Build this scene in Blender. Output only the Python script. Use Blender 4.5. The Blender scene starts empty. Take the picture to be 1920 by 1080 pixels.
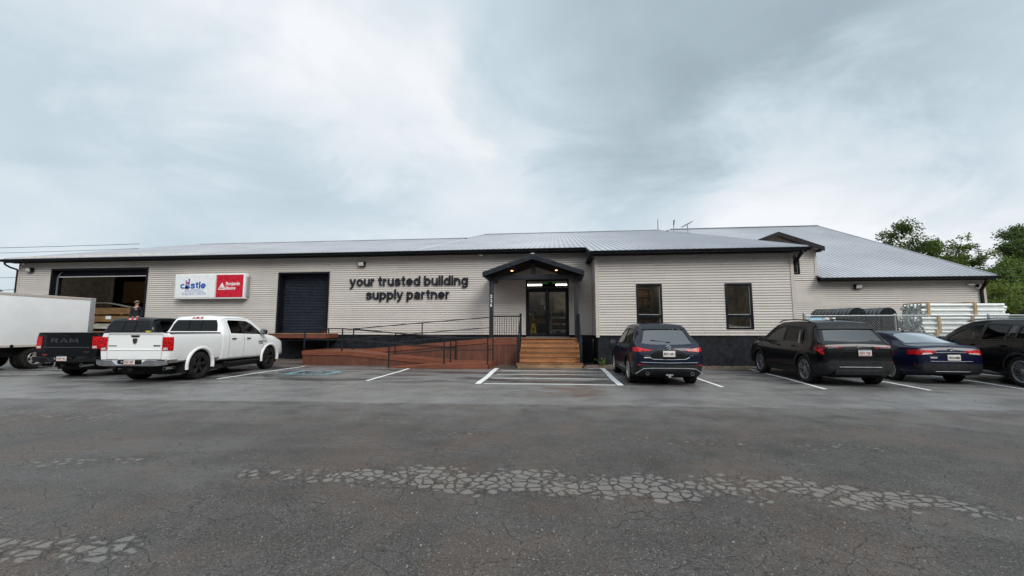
import bpy, bmesh, math, random
from mathutils import Vector, Matrix
R = math.radians
random.seed(7)
sc = bpy.context.scene
col = sc.collection

# ------------------------------------------------------------------ camera
cam_d = bpy.data.cameras.new("camera"); cam = bpy.data.objects.new("camera", cam_d); col.objects.link(cam)
cam_d.sensor_width = 36.0; cam_d.lens = 775.0 / 1920.0 * 36.0
cam_d.clip_start = 0.05; cam_d.clip_end = 2000
PITCH = math.atan(79 / 775.0)
cam.location = (0, 0, 1.4); cam.rotation_euler = (R(90) + PITCH, 0, R(6.0))
sc.camera = cam

# ------------------------------------------------------------------ world, sun, exposure
SUN_EL, SUN_AZ = 38.0, 140.0          # degrees; azimuth clockwise from +Y (behind the camera)
w = bpy.data.worlds.new("World"); sc.world = w; w.use_nodes = True
nt = w.node_tree; nt.nodes.clear()
def N(nt, t, **kw):
    n = nt.nodes.new(t)
    for k, v in kw.items():
        if k.startswith('i_'):
            n.inputs[k[2:].replace('_', ' ')].default_value = v
        else: setattr(n, k, v)
    return n
def lk(nt, a, b): nt.links.new(a, b)
def math_(nt, op, a, b=None, c=None, clamp=False):
    n = nt.nodes.new('ShaderNodeMath'); n.operation = op; n.use_clamp = clamp
    for i, v in enumerate((a, b, c)):
        if v is None: continue
        if isinstance(v, (int, float)): n.inputs[i].default_value = v
        else: nt.links.new(v, n.inputs[i])
    return n.outputs[0]
def vmath(nt, op, a, b=None):
    n = nt.nodes.new('ShaderNodeVectorMath'); n.operation = op
    for i, v in enumerate((a, b)):
        if v is None: continue
        if isinstance(v, (tuple, list)): n.inputs[i].default_value = v
        else: nt.links.new(v, n.inputs[i])
    return n
def smooth(nt, v, lo, hi, tlo=0.0, thi=1.0):
    n = nt.nodes.new('ShaderNodeMapRange'); n.interpolation_type = 'SMOOTHSTEP'
    nt.links.new(v, n.inputs['Value'])
    n.inputs['From Min'].default_value = lo; n.inputs['From Max'].default_value = hi
    n.inputs['To Min'].default_value = tlo; n.inputs['To Max'].default_value = thi
    return n.outputs[0]
def mix(nt, f, a, b, mode='MIX'):
    n = nt.nodes.new('ShaderNodeMix'); n.data_type = 'RGBA'; n.blend_type = mode; n.clamp_factor = True
    for s, v in ((n.inputs[0], f), (n.inputs[6], a), (n.inputs[7], b)):
        if isinstance(v, (int, float)): s.default_value = v if s.type == 'VALUE' else (v, v, v, 1)
        elif isinstance(v, (tuple, list)): s.default_value = (*v, 1) if len(v) == 3 else v
        else: nt.links.new(v, s)
    return n.outputs[2]
def noise(nt, vec, scale, detail=4, rough=0.55, dist=0.0):
    n = nt.nodes.new('ShaderNodeTexNoise'); n.inputs['Scale'].default_value = scale
    n.inputs['Detail'].default_value = detail; n.inputs['Roughness'].default_value = rough
    n.inputs['Distortion'].default_value = dist
    if vec is not None: nt.links.new(vec, n.inputs['Vector'])
    return n
tc = N(nt, 'ShaderNodeTexCoord')
dirv = vmath(nt, 'NORMALIZE', tc.outputs['Generated']).outputs[0]
sep = N(nt, 'ShaderNodeSeparateXYZ'); lk(nt, dirv, sep.inputs[0])
zc = math_(nt, 'MAXIMUM', sep.outputs[2], 0.0)
den = math_(nt, 'ADD', zc, 0.30)
cmb = N(nt, 'ShaderNodeCombineXYZ')
lk(nt, math_(nt, 'DIVIDE', sep.outputs[0], den), cmb.inputs[0]); lk(nt, math_(nt, 'DIVIDE', sep.outputs[1], den), cmb.inputs[1])
n1 = noise(nt, cmb.outputs[0], 1.3, 3, 0.42, 0.4)
mps = N(nt, 'ShaderNodeMapping'); mps.inputs['Rotation'].default_value = (0, 0, R(35)); mps.inputs['Scale'].default_value = (0.8, 1.35, 1.0); lk(nt, cmb.outputs[0], mps.inputs[0])
n2 = noise(nt, mps.outputs[0], 2.4, 6, 0.55, 0.6)
wn_ = noise(nt, cmb.outputs[0], 1.9, 5, 0.6, 0.5)
wsc = vmath(nt, 'SCALE', vmath(nt, 'SUBTRACT', wn_.outputs['Color'], (0.5, 0.5, 0.5)).outputs[0]); wsc.inputs['Scale'].default_value = 0.55
dirw = vmath(nt, 'NORMALIZE', vmath(nt, 'ADD', dirv, wsc.outputs[0]).outputs[0]).outputs[0]
def blob(d, lo, hi):
    dp = vmath(nt, 'DOT_PRODUCT', dirw, tuple(Vector(d).normalized())).outputs['Value']
    return smooth(nt, dp, lo, hi)
import math as _m
def pixdir(x, y):
    cy, sy = math.cos(R(6)), math.sin(R(6)); fh = Vector((-sy, cy, 0)); rt = Vector((cy, sy, 0)); up = Vector((0, 0, 1))
    f = math.cos(PITCH) * fh + math.sin(PITCH) * up; u = math.cos(PITCH) * up - math.sin(PITCH) * fh
    return ((x - 960) / 775 * rt - (y - 540) / 775 * u + f).normalized()
wob = math_(nt, 'MULTIPLY', math_(nt, 'SUBTRACT', n1.outputs[0], 0.5), 0.40)
cloud = math_(nt, 'ADD', 0.74, wob)
cloud = math_(nt, 'ADD', cloud, math_(nt, 'MULTIPLY', math_(nt, 'SUBTRACT', n2.outputs[0], 0.5), 0.20))
for px, py, lo, hi, amt in ((640, 120, 0.94, 0.999, 0.15), (720, 190, 0.975, 0.999, 0.12), (380, 70, 0.97, 1.0, 0.14),
                            (1520, 0, 0.78, 1.0, -0.28), (1250, 120, 0.94, 1.0, -0.08), (1850, 100, 0.90, 1.0, -0.10), (1850, 420, 0.88, 0.99, 0.28),
                            (1450, 390, 0.95, 1.0, 0.22), (1000, 400, 0.93, 1.0, 0.10), (0, 0, 0.95, 1.0, -0.10), (250, 330, 0.93, 1.0, -0.04), (620, 300, 0.96, 1.0, -0.10), (1150, 300, 0.97, 1.0, -0.08)):
    cloud = math_(nt, 'ADD', cloud, math_(nt, 'MULTIPLY', blob(pixdir(px, py), lo, hi), amt))
ramp = N(nt, 'ShaderNodeValToRGB'); e = ramp.color_ramp.elements
e[0].position = 0.0; e[0].color = (0.16, 0.215, 0.27, 1)
e[1].position = 1.0; e[1].color = (0.90, 0.92, 0.95, 1)
x = e.new(0.40); x.color = (0.40, 0.495, 0.555, 1)
x = e.new(0.66); x.color = (0.57, 0.675, 0.745, 1)
lk(nt, cloud, ramp.inputs[0])
# an overcast sky is brighter overhead and round the hidden sun, behind the camera
back = smooth(nt, math_(nt, 'MULTIPLY', sep.outputs[1], -1.0), -0.1, 0.9, 0.0, 0.9)
zen = smooth(nt, sep.outputs[2], 0.70, 1.0, 0.0, 1.2)
gain = math_(nt, 'ADD', math_(nt, 'ADD', back, zen), 1.0)
low = smooth(nt, sep.outputs[2], -0.25, -0.02, 0.25, 1.0)
gain = math_(nt, 'MULTIPLY', gain, low)
# the wooded far side of the road, behind the camera, keeps the low sky there dark
woods = math_(nt, 'MULTIPLY', smooth(nt, sep.outputs[1], 0.25, -0.25), smooth(nt, math_(nt, 'ADD', sep.outputs[2], math_(nt, 'MULTIPLY', math_(nt, 'SUBTRACT', n2.outputs[0], 0.5), 0.3)), 0.42, 0.26))
gain = math_(nt, 'MULTIPLY', gain, math_(nt, 'SUBTRACT', 1.0, math_(nt, 'MULTIPLY', woods, 0.9)))
bg = N(nt, 'ShaderNodeBackground'); lk(nt, ramp.outputs[0], bg.inputs[0]); lk(nt, math_(nt, 'MULTIPLY', gain, 0.71), bg.inputs[1])
sky = N(nt, 'ShaderNodeTexSky'); sky.sky_type = 'NISHITA'; sky.sun_disc = False
sky.sun_elevation = R(SUN_EL); sky.sun_rotation = R(SUN_AZ); sky.dust_density = 3.0
bg2 = N(nt, 'ShaderNodeBackground'); lk(nt, sky.outputs[0], bg2.inputs[0]); bg2.inputs[1].default_value = 0.004
add = N(nt, 'ShaderNodeAddShader'); lk(nt, bg.outputs[0], add.inputs[0]); lk(nt, bg2.outputs[0], add.inputs[1])
wo = N(nt, 'ShaderNodeOutputWorld'); lk(nt, add.outputs[0], wo.inputs[0])
sun_d = bpy.data.lights.new("sun", 'SUN'); sun_d.energy = 1.5; sun_d.angle = R(28); sun_d.color = (1.0, 0.965, 0.92)
sun = bpy.data.objects.new("sun", sun_d); col.objects.link(sun)
sd = Vector((math.sin(R(SUN_AZ)) * math.cos(R(SUN_EL)), math.cos(R(SUN_AZ)) * math.cos(R(SUN_EL)), math.sin(R(SUN_EL))))
sun.rotation_euler = sd.to_track_quat('Z', 'Y').to_euler(); sun.location = sd * 80
sc.view_settings.view_transform = 'Standard'; sc.view_settings.look = 'None'
sc.view_settings.exposure = 0.5; sc.view_settings.gamma = 1.0
try: sc.view_settings.use_curve_mapping = False
except Exception: pass
sc.cycles.max_bounces = 8; sc.cycles.transparent_max_bounces = 16
sc.cycles.sample_clamp_indirect = 6.0

# ------------------------------------------------------------------ helpers: tags, objects, meshes
def tag(o, label=None, cat=None, group=None, kind=None):
    if label: o['label'] = label
    if cat: o['category'] = cat
    if group: o['group'] = group
    if kind: o['kind'] = kind
    return o
def empty(name, loc=(0, 0, 0), rz=0.0, parent=None):
    o = bpy.data.objects.new(name, None); col.objects.link(o); o.location = loc; o.rotation_euler = (0, 0, rz)
    o.empty_display_size = 0.3
    if parent: o.parent = parent
    return o
def thing(name, label, cat, loc=(0, 0, 0), rz=0.0, group=None):
    return tag(empty(name, loc, rz), label, cat, group)
def kids(o): return [c for c in bpy.data.objects if c.parent == o]
def copy_tree(o, parent=None):
    c = o.copy(); col.objects.link(c); c.parent = parent
    for ch in kids(o): copy_tree(ch, c)
    return c
class MB:
    """collects faces; build() links them as ONE mesh object"""
    def __init__(s): s.v = []; s.f = []; s.mi = []; s.m = 0
    def add(s, vs, fs):
        b = len(s.v); s.v += [tuple(p) for p in vs]; s.f += [tuple(b + i for i in f) for f in fs]; s.mi += [s.m] * len(fs)
        return s
    def box(s, x0, x1, y0, y1, z0, z1):
        return s.add([(x0, y0, z0), (x1, y0, z0), (x1, y1, z0), (x0, y1, z0), (x0, y0, z1), (x1, y0, z1), (x1, y1, z1), (x0, y1, z1)],
              [(0, 3, 2, 1), (4, 5, 6, 7), (0, 1, 5, 4), (1, 2, 6, 5), (2, 3, 7, 6), (3, 0, 4, 7)])
    def beam(s, p, q, wd, ht, up=(0, 0, 1)):
        p = Vector(p); q = Vector(q); d = (q - p).normalized(); up = Vector(up)
        if abs(d.dot(up)) > 0.98: up = Vector((0, 1, 0))
        a = d.cross(up).normalized() * wd / 2; b = a.cross(d).normalized() * ht / 2
        vs = [p - a - b, p + a - b, p + a + b, p - a + b, q - a - b, q + a - b, q + a + b, q - a + b]
        return s.add(vs, [(0, 1, 2, 3), (7, 6, 5, 4), (0, 4, 5, 1), (1, 5, 6, 2), (2, 6, 7, 3), (3, 7, 4, 0)])
    def tube(s, p, q, r, n=8, r2=None, cap=True):
        p = Vector(p); q = Vector(q); d = (q - p).normalized(); r2 = r if r2 is None else r2
        a = d.orthogonal().normalized(); b = d.cross(a)
        vs = [p + (a * math.cos(t) + b * math.sin(t)) * r for t in [2 * math.pi * i / n for i in range(n)]]
        vs += [q + (a * math.cos(t) + b * math.sin(t)) * r2 for t in [2 * math.pi * i / n for i in range(n)]]
        fs = [(i, (i + 1) % n, n + (i + 1) % n, n + i) for i in range(n)]
        if cap: fs += [tuple(range(n))[::-1], tuple(range(n, 2 * n))]
        return s.add(vs, fs)
    def path(s, pts, r, n=8):
        for a, b in zip(pts, pts[1:]): s.tube(a, b, r, n)
        return s
    def prism(s, poly, axis, a, b):
        """poly of 2D points; axis 'x','y','z' is the extrusion axis from a to b"""
        n = len(poly)
        def mk(p, t): return {'x': (t, p[0], p[1]), 'y': (p[0], t, p[1]), 'z': (p[0], p[1], t)}[axis]
        vs = [mk(p, a) for p in poly] + [mk(p, b) for p in poly]
        return s.add(vs, [tuple(range(n))[::-1], tuple(range(n, 2 * n))] + [(i, (i + 1) % n, n + (i + 1) % n, n + i) for i in range(n)])
    def quad(s, a, b, c, d): return s.add([a, b, c, d], [(0, 1, 2, 3)])
    def lathe(s, prof, n=32, axis='x', off=(0, 0, 0)):
        """prof: (r, t) pairs, revolved about axis"""
        vs = []; m = len(prof)
        for i in range(n):
            t = 2 * math.pi * i / n; c, si = math.cos(t), math.sin(t)
            for r, a in prof:
                p = {'x': (a, r * c, r * si), 'y': (r * c, a, r * si), 'z': (r * c, r * si, a)}[axis]
                vs.append((p[0] + off[0], p[1] + off[1], p[2] + off[2]))
        fs = [(i * m + j, i * m + j + 1, ((i + 1) % n) * m + j + 1, ((i + 1) % n) * m + j) for i in range(n) for j in range(m - 1)]
        return s.add(vs, fs)
    def build(s, name, mat, parent=None, smooth=False, bevel=0.0, ang=35, fix=True, segs=2):
        me = bpy.data.meshes.new(name); me.from_pydata(s.v, [], s.f)
        mats = mat if isinstance(mat, (list, tuple)) else [mat]
        for m in mats: me.materials.append(m)
        if len(mats) > 1: me.polygons.foreach_set('material_index', s.mi)
        if fix or bevel:
            bm = bmesh.new(); bm.from_mesh(me)
            if bevel:
                ed = [e for e in bm.edges if len(e.link_faces) == 2 and e.calc_face_angle(0) > 0.6]
                bmesh.ops.bevel(bm, geom=ed, offset=bevel, segments=segs, affect='EDGES', profile=0.6, clamp_overlap=True)
            bmesh.ops.recalc_face_normals(bm, faces=bm.faces)
            bm.to_mesh(me); bm.free()
        if smooth or bevel:
            me.shade_smooth() if hasattr(me, 'shade_smooth') else None
            try: me.set_sharp_from_angle(angle=R(ang))
            except Exception: pass
        me.update()
        o = bpy.data.objects.new(name, me); col.objects.link(o)
        if parent: o.parent = parent
        return o
def struct(name, mb, mat, **kw):
    o = mb.build(name, mat, **kw); o['kind'] = 'structure'; return o
_fc = {}
def text(name, body, mat, parent, width=None, height=None, ctr=(0, 0, 0), depth=0.01, bold=0.0, face='-y', shear=0.0, spacing=1.0, rot=0.0, keep=False, align='C'):
    """lettering as a real mesh fitted to width x height, standing in a vertical plane; ctr is its centre"""
    cu = bpy.data.curves.new(name, 'FONT'); cu.body = body; cu.size = 1.0; cu.extrude = 0.5; cu.offset = bold; cu.shear = shear
    cu.space_character = spacing; cu.resolution_u = 3
    to = bpy.data.objects.new(name, cu); me = bpy.data.meshes.new_from_object(to)
    bpy.data.objects.remove(to)
    xs = [v.co.x for v in me.vertices]; ys = [v.co.y for v in me.vertices]
    x0, x1, y0, y1 = min(xs), max(xs), min(ys), max(ys)
    sx = width / (x1 - x0) if width else None; sy = height / (y1 - y0) if height else None
    sx = sx or sy; sy = sy or sx
    rm = Matrix.Rotation(rot, 3, 'Y')
    for v in me.vertices:
        x = (v.co.x - (x0 + x1) / 2) * sx; z = (v.co.y - (y0 + y1) / 2) * sy; t = v.co.z * depth
        if face == '-y': p = Vector((x, -t, z))
        elif face == '+x': p = Vector((t, x, z))
        elif face == '-x': p = Vector((-t, -x, z))
        p = rm @ p
        v.co = (p.x + ctr[0], p.y + ctr[1], p.z + ctr[2])
    me.materials.clear(); me.materials.append(mat)
    o = bpy.data.objects.new(name, me); col.objects.link(o)
    if parent: o.parent = parent
    return o

# ------------------------------------------------------------------ bold grotesque letters drawn as strokes
def arc(cx, cy, rx, ry, a0, a1, n=14): return [(cx + rx * math.cos(R(a0 + (a1 - a0) * i / n)), cy + ry * math.sin(R(a0 + (a1 - a0) * i / n))) for i in range(n + 1)]
GL = {'o': (1.0, [arc(.5, .5, .37, .38, 0, 360, 28)]), 'c': (.95, [arc(.5, .5, .37, .38, 42, 318, 22)]),
 'n': (.93, [[(.13, 0), (.13, 1)], [(.13, .5)] + arc(.465, .54, .335, .33, 180, 0) + [(.80, 0)]]), 'u': (.93, [[(.80, 0), (.80, 1)], [(.13, 1)] + arc(.465, .46, .335, .33, 180, 360) + [(.80, .5)]]),
 'm': (1.45, [[(.13, 0), (.13, 1)], [(.13, .5)] + arc(.43, .57, .295, .30, 180, 0) + [(.725, 0)], [(.725, .5)] + arc(1.02, .57, .295, .30, 180, 0) + [(1.315, 0)]]),
 'r': (.60, [[(.13, 0), (.13, 1)], [(.13, .45)] + arc(.50, .46, .37, .41, 180, 88, 8)]), 't': (.60, [[(.29, 1.28), (.29, .36)] + arc(.52, .34, .23, .22, 180, 275, 7), [(.0, .89), (.57, .89)]]),
 's': (.90, [[(.78, .68), (.72, .80), (.60, .87), (.44, .89), (.27, .86), (.17, .77), (.17, .66), (.26, .58), (.44, .53), (.62, .48), (.74, .41), (.78, .30), (.72, .18), (.58, .12), (.44, .11), (.28, .13), (.16, .21), (.11, .33)]]),
 'e': (1.0, [[(.2, .48), (.86, .48)] + arc(.5, .5, .37, .38, 0, 318, 24)]), 'd': (1.0, [arc(.48, .5, .35, .38, 0, 360, 26), [(.87, 0), (.87, 1.37)]]), 'b': (1.0, [arc(.52, .5, .35, .38, 0, 360, 26), [(.13, 0), (.13, 1.37)]]),
 'p': (1.0, [arc(.52, .5, .35, .38, 0, 360, 26), [(.13, -.38), (.13, 1)]]), 'g': (1.0, [arc(.48, .52, .35, .36, 0, 360, 26), [(.87, 1), (.87, 0)] + arc(.5, -.03, .37, .25, 0, -155, 12)]),
 'i': (.26, [[(.13, 0), (.13, 1)], [(.13, 1.14), (.13, 1.37)]]), 'j': (.36, [[(.23, 1), (.23, -.1)] + arc(.03, -.12, .20, .16, 0, -90, 5), [(.23, 1.14), (.23, 1.37)]]), 'l': (.26, [[(.13, 0), (.13, 1.37)]]),
 'y': (.95, [[(.10, 1), (.48, .02)], [(.85, 1), (.47, -.04), (.38, -.20), (.26, -.27), (.08, -.27)]]),
 'a': (.95, [[(.14, .68), (.20, .80), (.34, .88), (.50, .89), (.67, .85), (.76, .74), (.76, .12), (.80, 0)], [(.76, .57), (.60, .53), (.36, .48), (.18, .40), (.13, .27), (.20, .15), (.36, .10), (.54, .13), (.68, .24), (.76, .38)]]),
 'B': (1.05, [[(.13, 0), (.13, 1.37)], [(.13, 1.24), (.6, 1.24)] + arc(.62, .99, .25, .25, 90, -90, 8) + [(.13, .74)], [(.13, .74), (.64, .74)] + arc(.64, .435, .28, .305, 90, -90, 8) + [(.13, .13)]]),
 'M': (1.3, [[(.13, 0), (.13, 1.37)], [(1.17, 0), (1.17, 1.37)], [(.16, 1.3), (.65, .15), (1.14, 1.3)]]), 'A': (1.2, [[(.08, 0), (.6, 1.30), (1.12, 0)], [(.28, .42), (.92, .42)]]),
 'R': (1.1, [[(.13, 0), (.13, 1.37)], [(.13, 1.24), (.62, 1.24)] + arc(.66, .95, .27, .29, 90, -90, 8) + [(.13, .66)], [(.55, .62), (.95, 0)]])}
def stroke_text(name, body, mat, parent, width, height, ctr, depth=.04, tw=.25, gap=.12, world=True):
    """each glyph is a few mitred ribbons; every ribbon sits a hair prouder than the last so no faces coincide"""
    mb = MB(); x = 0; k = 0
    for ch in body:
        if ch == ' ': x += .42; continue
        adv, strokes = GL[ch]
        for pts in strokes:
            closed = math.dist(pts[0], pts[-1]) < 1e-3; P_ = pts[:-1] if closed else pts; n = len(P_); Lf, Rt = [], []
            for i in range(n):
                p = Vector(P_[i]); a = Vector(P_[i - 1]) if (i > 0 or closed) else None; c = Vector(P_[(i + 1) % n]) if (i < n - 1 or closed) else None
                d1 = (p - a).normalized() if a is not None else (c - p).normalized(); d2 = (c - p).normalized() if c is not None else d1
                t = (d1 + d2).normalized() if (d1 + d2).length > .1 else d1; nn = Vector((-t.y, t.x)); m_ = min(1.6, 1 / max(.4, nn.dot(Vector((-d1.y, d1.x)))))
                Lf.append(p + nn * tw / 2 * m_); Rt.append(p - nn * tw / 2 * m_)
            m = n if closed else n - 1; yo = -depth - (k % 9) * .0006; k += 1
            vs = [(x + q.x, yy, q.y) for yy in (yo, 0.0) for l in (Lf, Rt) for q in l]
            for i in range(m):
                j = (i + 1) % n
                mb.add([vs[i], vs[j], vs[n + j], vs[n + i], vs[2 * n + i], vs[2 * n + j], vs[3 * n + j], vs[3 * n + i]], [(0, 1, 2, 3), (0, 4, 5, 1), (3, 2, 6, 7)])
            if not closed:
                for i in (0, n - 1): mb.add([vs[i], vs[n + i], vs[3 * n + i], vs[2 * n + i]], [(0, 1, 2, 3)])
        x += adv + gap
    xs = [v[0] for v in mb.v]; zs = [v[2] for v in mb.v]; x0, x1, z0, z1 = min(xs), max(xs), min(zs), max(zs)
    mb.v = [((v[0] - (x0 + x1) / 2) * width / (x1 - x0) + ctr[0], v[1] + ctr[1], (v[2] - (z0 + z1) / 2) * height / (z1 - z0) + ctr[2]) for v in mb.v]
    o = mb.build(name, mat, fix=False)
    if parent: 
        o.parent = parent
        if world: o.matrix_parent_inverse = Matrix.Translation(parent.location).inverted()
    return o
# ------------------------------------------------------------------ materials
def new_mat(name):
    m = bpy.data.materials.new(name); m.use_nodes = True; n = m.node_tree; b = n.nodes['Principled BSDF']; return m, n, b
def mat_basic(name, c, rough=0.5, metal=0.0, nscale=6.0, namt=0.10, bump=0.0, bscale=60.0, coat=0.0, spec=0.5, rvar=0.08, dirt=None, stretch=None):
    m, n, b = new_mat(name)
    t = N(n, 'ShaderNodeTexCoord'); v = t.outputs['Object']
    if stretch:
        mp = N(n, 'ShaderNodeMapping'); mp.inputs['Scale'].default_value = stretch; lk(n, v, mp.inputs[0]); v = mp.outputs[0]
    nz = noise(n, v, nscale, 5, 0.6)
    lo = tuple(max(0, k * (1 - namt * 2.2)) for k in c); hi = tuple(min(1, k * (1 + namt * 1.6)) for k in c)
    cc = mix(n, smooth(n, nz.outputs[0], 0.3, 0.7), lo, hi)
    if dirt:
        nd = noise(n, v, dirt[2] if len(dirt) > 2 else 3.0, 6, 0.65)
        cc = mix(n, smooth(n, nd.outputs[0], 0.45, 0.75, 0.0, dirt[1]), cc, dirt[0])
    lk(n, cc, b.inputs['Base Color'])
    lk(n, smooth(n, nz.outputs[0], 0.2, 0.8, max(0.02, rough - rvar), min(1, rough + rvar)), b.inputs['Roughness'])
    b.inputs['Metallic'].default_value = metal; b.inputs['Coat Weight'].default_value = coat; b.inputs['Coat Roughness'].default_value = 0.06
    b.inputs['Specular IOR Level'].default_value = spec
    if bump:
        nb = noise(n, v, bscale, 4, 0.6); bp = N(n, 'ShaderNodeBump'); bp.inputs['Strength'].default_value = bump; bp.inputs['Distance'].default_value = 0.01
        lk(n, nb.outputs[0], bp.inputs['Height']); lk(n, bp.outputs[0], b.inputs['Normal'])
    return m
def mat_emit(name, c, s):
    m, n, b = new_mat(name); b.inputs['Base Color'].default_value = (*c, 1); b.inputs['Emission Color'].default_value = (*c, 1); b.inputs['Emission Strength'].default_value = s
    return m
def mat_glass(name, tint, refl=1.0, ior=1.5, wav=0.0, rough=0.0, k=1.6):
    """a pane: tinted see-through plus fresnel reflection"""
    m = bpy.data.materials.new(name); m.use_nodes = True; n = m.node_tree; n.nodes.clear()
    o = N(n, 'ShaderNodeOutputMaterial'); tr = N(n, 'ShaderNodeBsdfTransparent'); tr.inputs[0].default_value = (*tint, 1)
    gl = N(n, 'ShaderNodeBsdfGlossy'); gl.inputs['Roughness'].default_value = rough; gl.inputs[0].default_value = (refl, refl, refl, 1)
    fr = N(n, 'ShaderNodeFresnel'); fr.inputs[0].default_value = ior
    if wav:
        t = N(n, 'ShaderNodeTexCoord'); nz = noise(n, t.outputs['Object'], 1.6, 2, 0.5); bp = N(n, 'ShaderNodeBump'); bp.inputs['Strength'].default_value = wav; bp.inputs['Distance'].default_value = 0.05
        lk(n, nz.outputs[0], bp.inputs['Height']); lk(n, bp.outputs[0], gl.inputs['Normal'])
    mx = N(n, 'ShaderNodeMixShader'); lk(n, math_(n, 'MULTIPLY', fr.outputs[0], k, clamp=True), mx.inputs[0]); lk(n, tr.outputs[0], mx.inputs[1]); lk(n, gl.outputs[0], mx.inputs[2]); lk(n, mx.outputs[0], o.inputs[0])
    return m
def mat_paint(name, c, metal=0.0, rough=0.35, dirt=0.35, dirtc=(0.13, 0.12, 0.11), coat=0.42):
    m, n, b = new_mat(name); t = N(n, 'ShaderNodeTexCoord'); v = t.outputs['Object']
    sp = N(n, 'ShaderNodeSeparateXYZ'); lk(n, v, sp.inputs[0])
    nz = noise(n, v, 5.0, 6, 0.65); nf = noise(n, v, 38.0, 3, 0.6)
    low = smooth(n, sp.outputs[2], 0.25, 0.85, 1.0, 0.0)       # road film thrown up by the wheels
    f = math_(n, 'MULTIPLY', math_(n, 'MULTIPLY', low, smooth(n, nz.outputs[0], 0.35, 0.7)), dirt)
    f = math_(n, 'ADD', f, math_(n, 'MULTIPLY', smooth(n, nf.outputs[0], 0.5, 0.9), 0.015), clamp=True)
    lk(n, mix(n, f, c, dirtc), b.inputs['Base Color']); b.inputs['Metallic'].default_value = metal
    lk(n, math_(n, 'ADD', rough, math_(n, 'MULTIPLY', f, 0.6), clamp=True), b.inputs['Roughness'])
    b.inputs['Coat Weight'].default_value = coat; b.inputs['Specular IOR Level'].default_value = 0.12
    lk(n, math_(n, 'ADD', 0.025, math_(n, 'MULTIPLY', f, 0.5)), b.inputs['Coat Roughness'])
    return m
def mat_wood(name, c1, c2, axis=0, knots=True, rough=0.55, board=0.0, baxis=0, wet=0.0):
    """stained softwood: grain along axis; board>0 adds joints every board metres along baxis"""
    m, n, b = new_mat(name); t = N(n, 'ShaderNodeTexCoord'); v = t.outputs['Object']
    mp = N(n, 'ShaderNodeMapping'); s = [26.0, 26.0, 26.0]; s[axis] = 1.6; mp.inputs['Scale'].default_value = s; lk(n, v, mp.inputs[0])
    g = noise(n, mp.outputs[0], 1.0, 5, 0.6, 0.8); big = noise(n, v, 1.7, 4, 0.6)
    cc = mix(n, smooth(n, g.outputs[0], 0.32, 0.68), c1, c2)
    cc = mix(n, smooth(n, big.outputs[0], 0.35, 0.7, 0.0, 0.45), cc, tuple(k * 0.45 for k in c1))
    sp = N(n, 'ShaderNodeSeparateXYZ'); lk(n, v, sp.inputs[0])
    if board:
        q = math_(n, 'DIVIDE', sp.outputs[baxis], board); fl = math_(n, 'FLOOR', q); fr = math_(n, 'FRACT', q)
        wn = N(n, 'ShaderNodeTexWhiteNoise'); wn.noise_dimensions = '1D'; lk(n, fl, wn.inputs['W'])
        cc = mix(n, math_(n, 'MULTIPLY', wn.outputs['Value'], 0.45), cc, tuple(k * 0.55 for k in c1))
        gap = math_(n, 'LESS_THAN', math_(n, 'ABSOLUTE', math_(n, 'SUBTRACT', fr, 0.5)), 0.47)
        cc = mix(n, gap, tuple(k * 0.12 for k in c1), cc)
    if knots:
        mp2 = N(n, 'ShaderNodeMapping'); s2 = [9.0, 9.0, 9.0]; s2[axis] = 4.0; mp2.inputs['Scale'].default_value = s2; lk(n, v, mp2.inputs[0])
        vo = N(n, 'ShaderNodeTexVoronoi'); vo.inputs['Scale'].default_value = 0.75; lk(n, mp2.outputs[0], vo.inputs['Vector'])
        k = smooth(n, vo.outputs['Distance'], 0.06, 0.17, 1.0, 0.0)
        cc = mix(n, k, cc, tuple(k_ * 0.22 for k_ in c1))
    lk(n, cc, b.inputs['Base Color']); b.inputs['Roughness'].default_value = rough
    bp = N(n, 'ShaderNodeBump'); bp.inputs['Strength'].default_value = 0.25; bp.inputs['Distance'].default_value = 0.006
    lk(n, g.outputs[0], bp.inputs['Height']); lk(n, bp.outputs[0], b.inputs['Normal'])
    return m
M = {}
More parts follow.
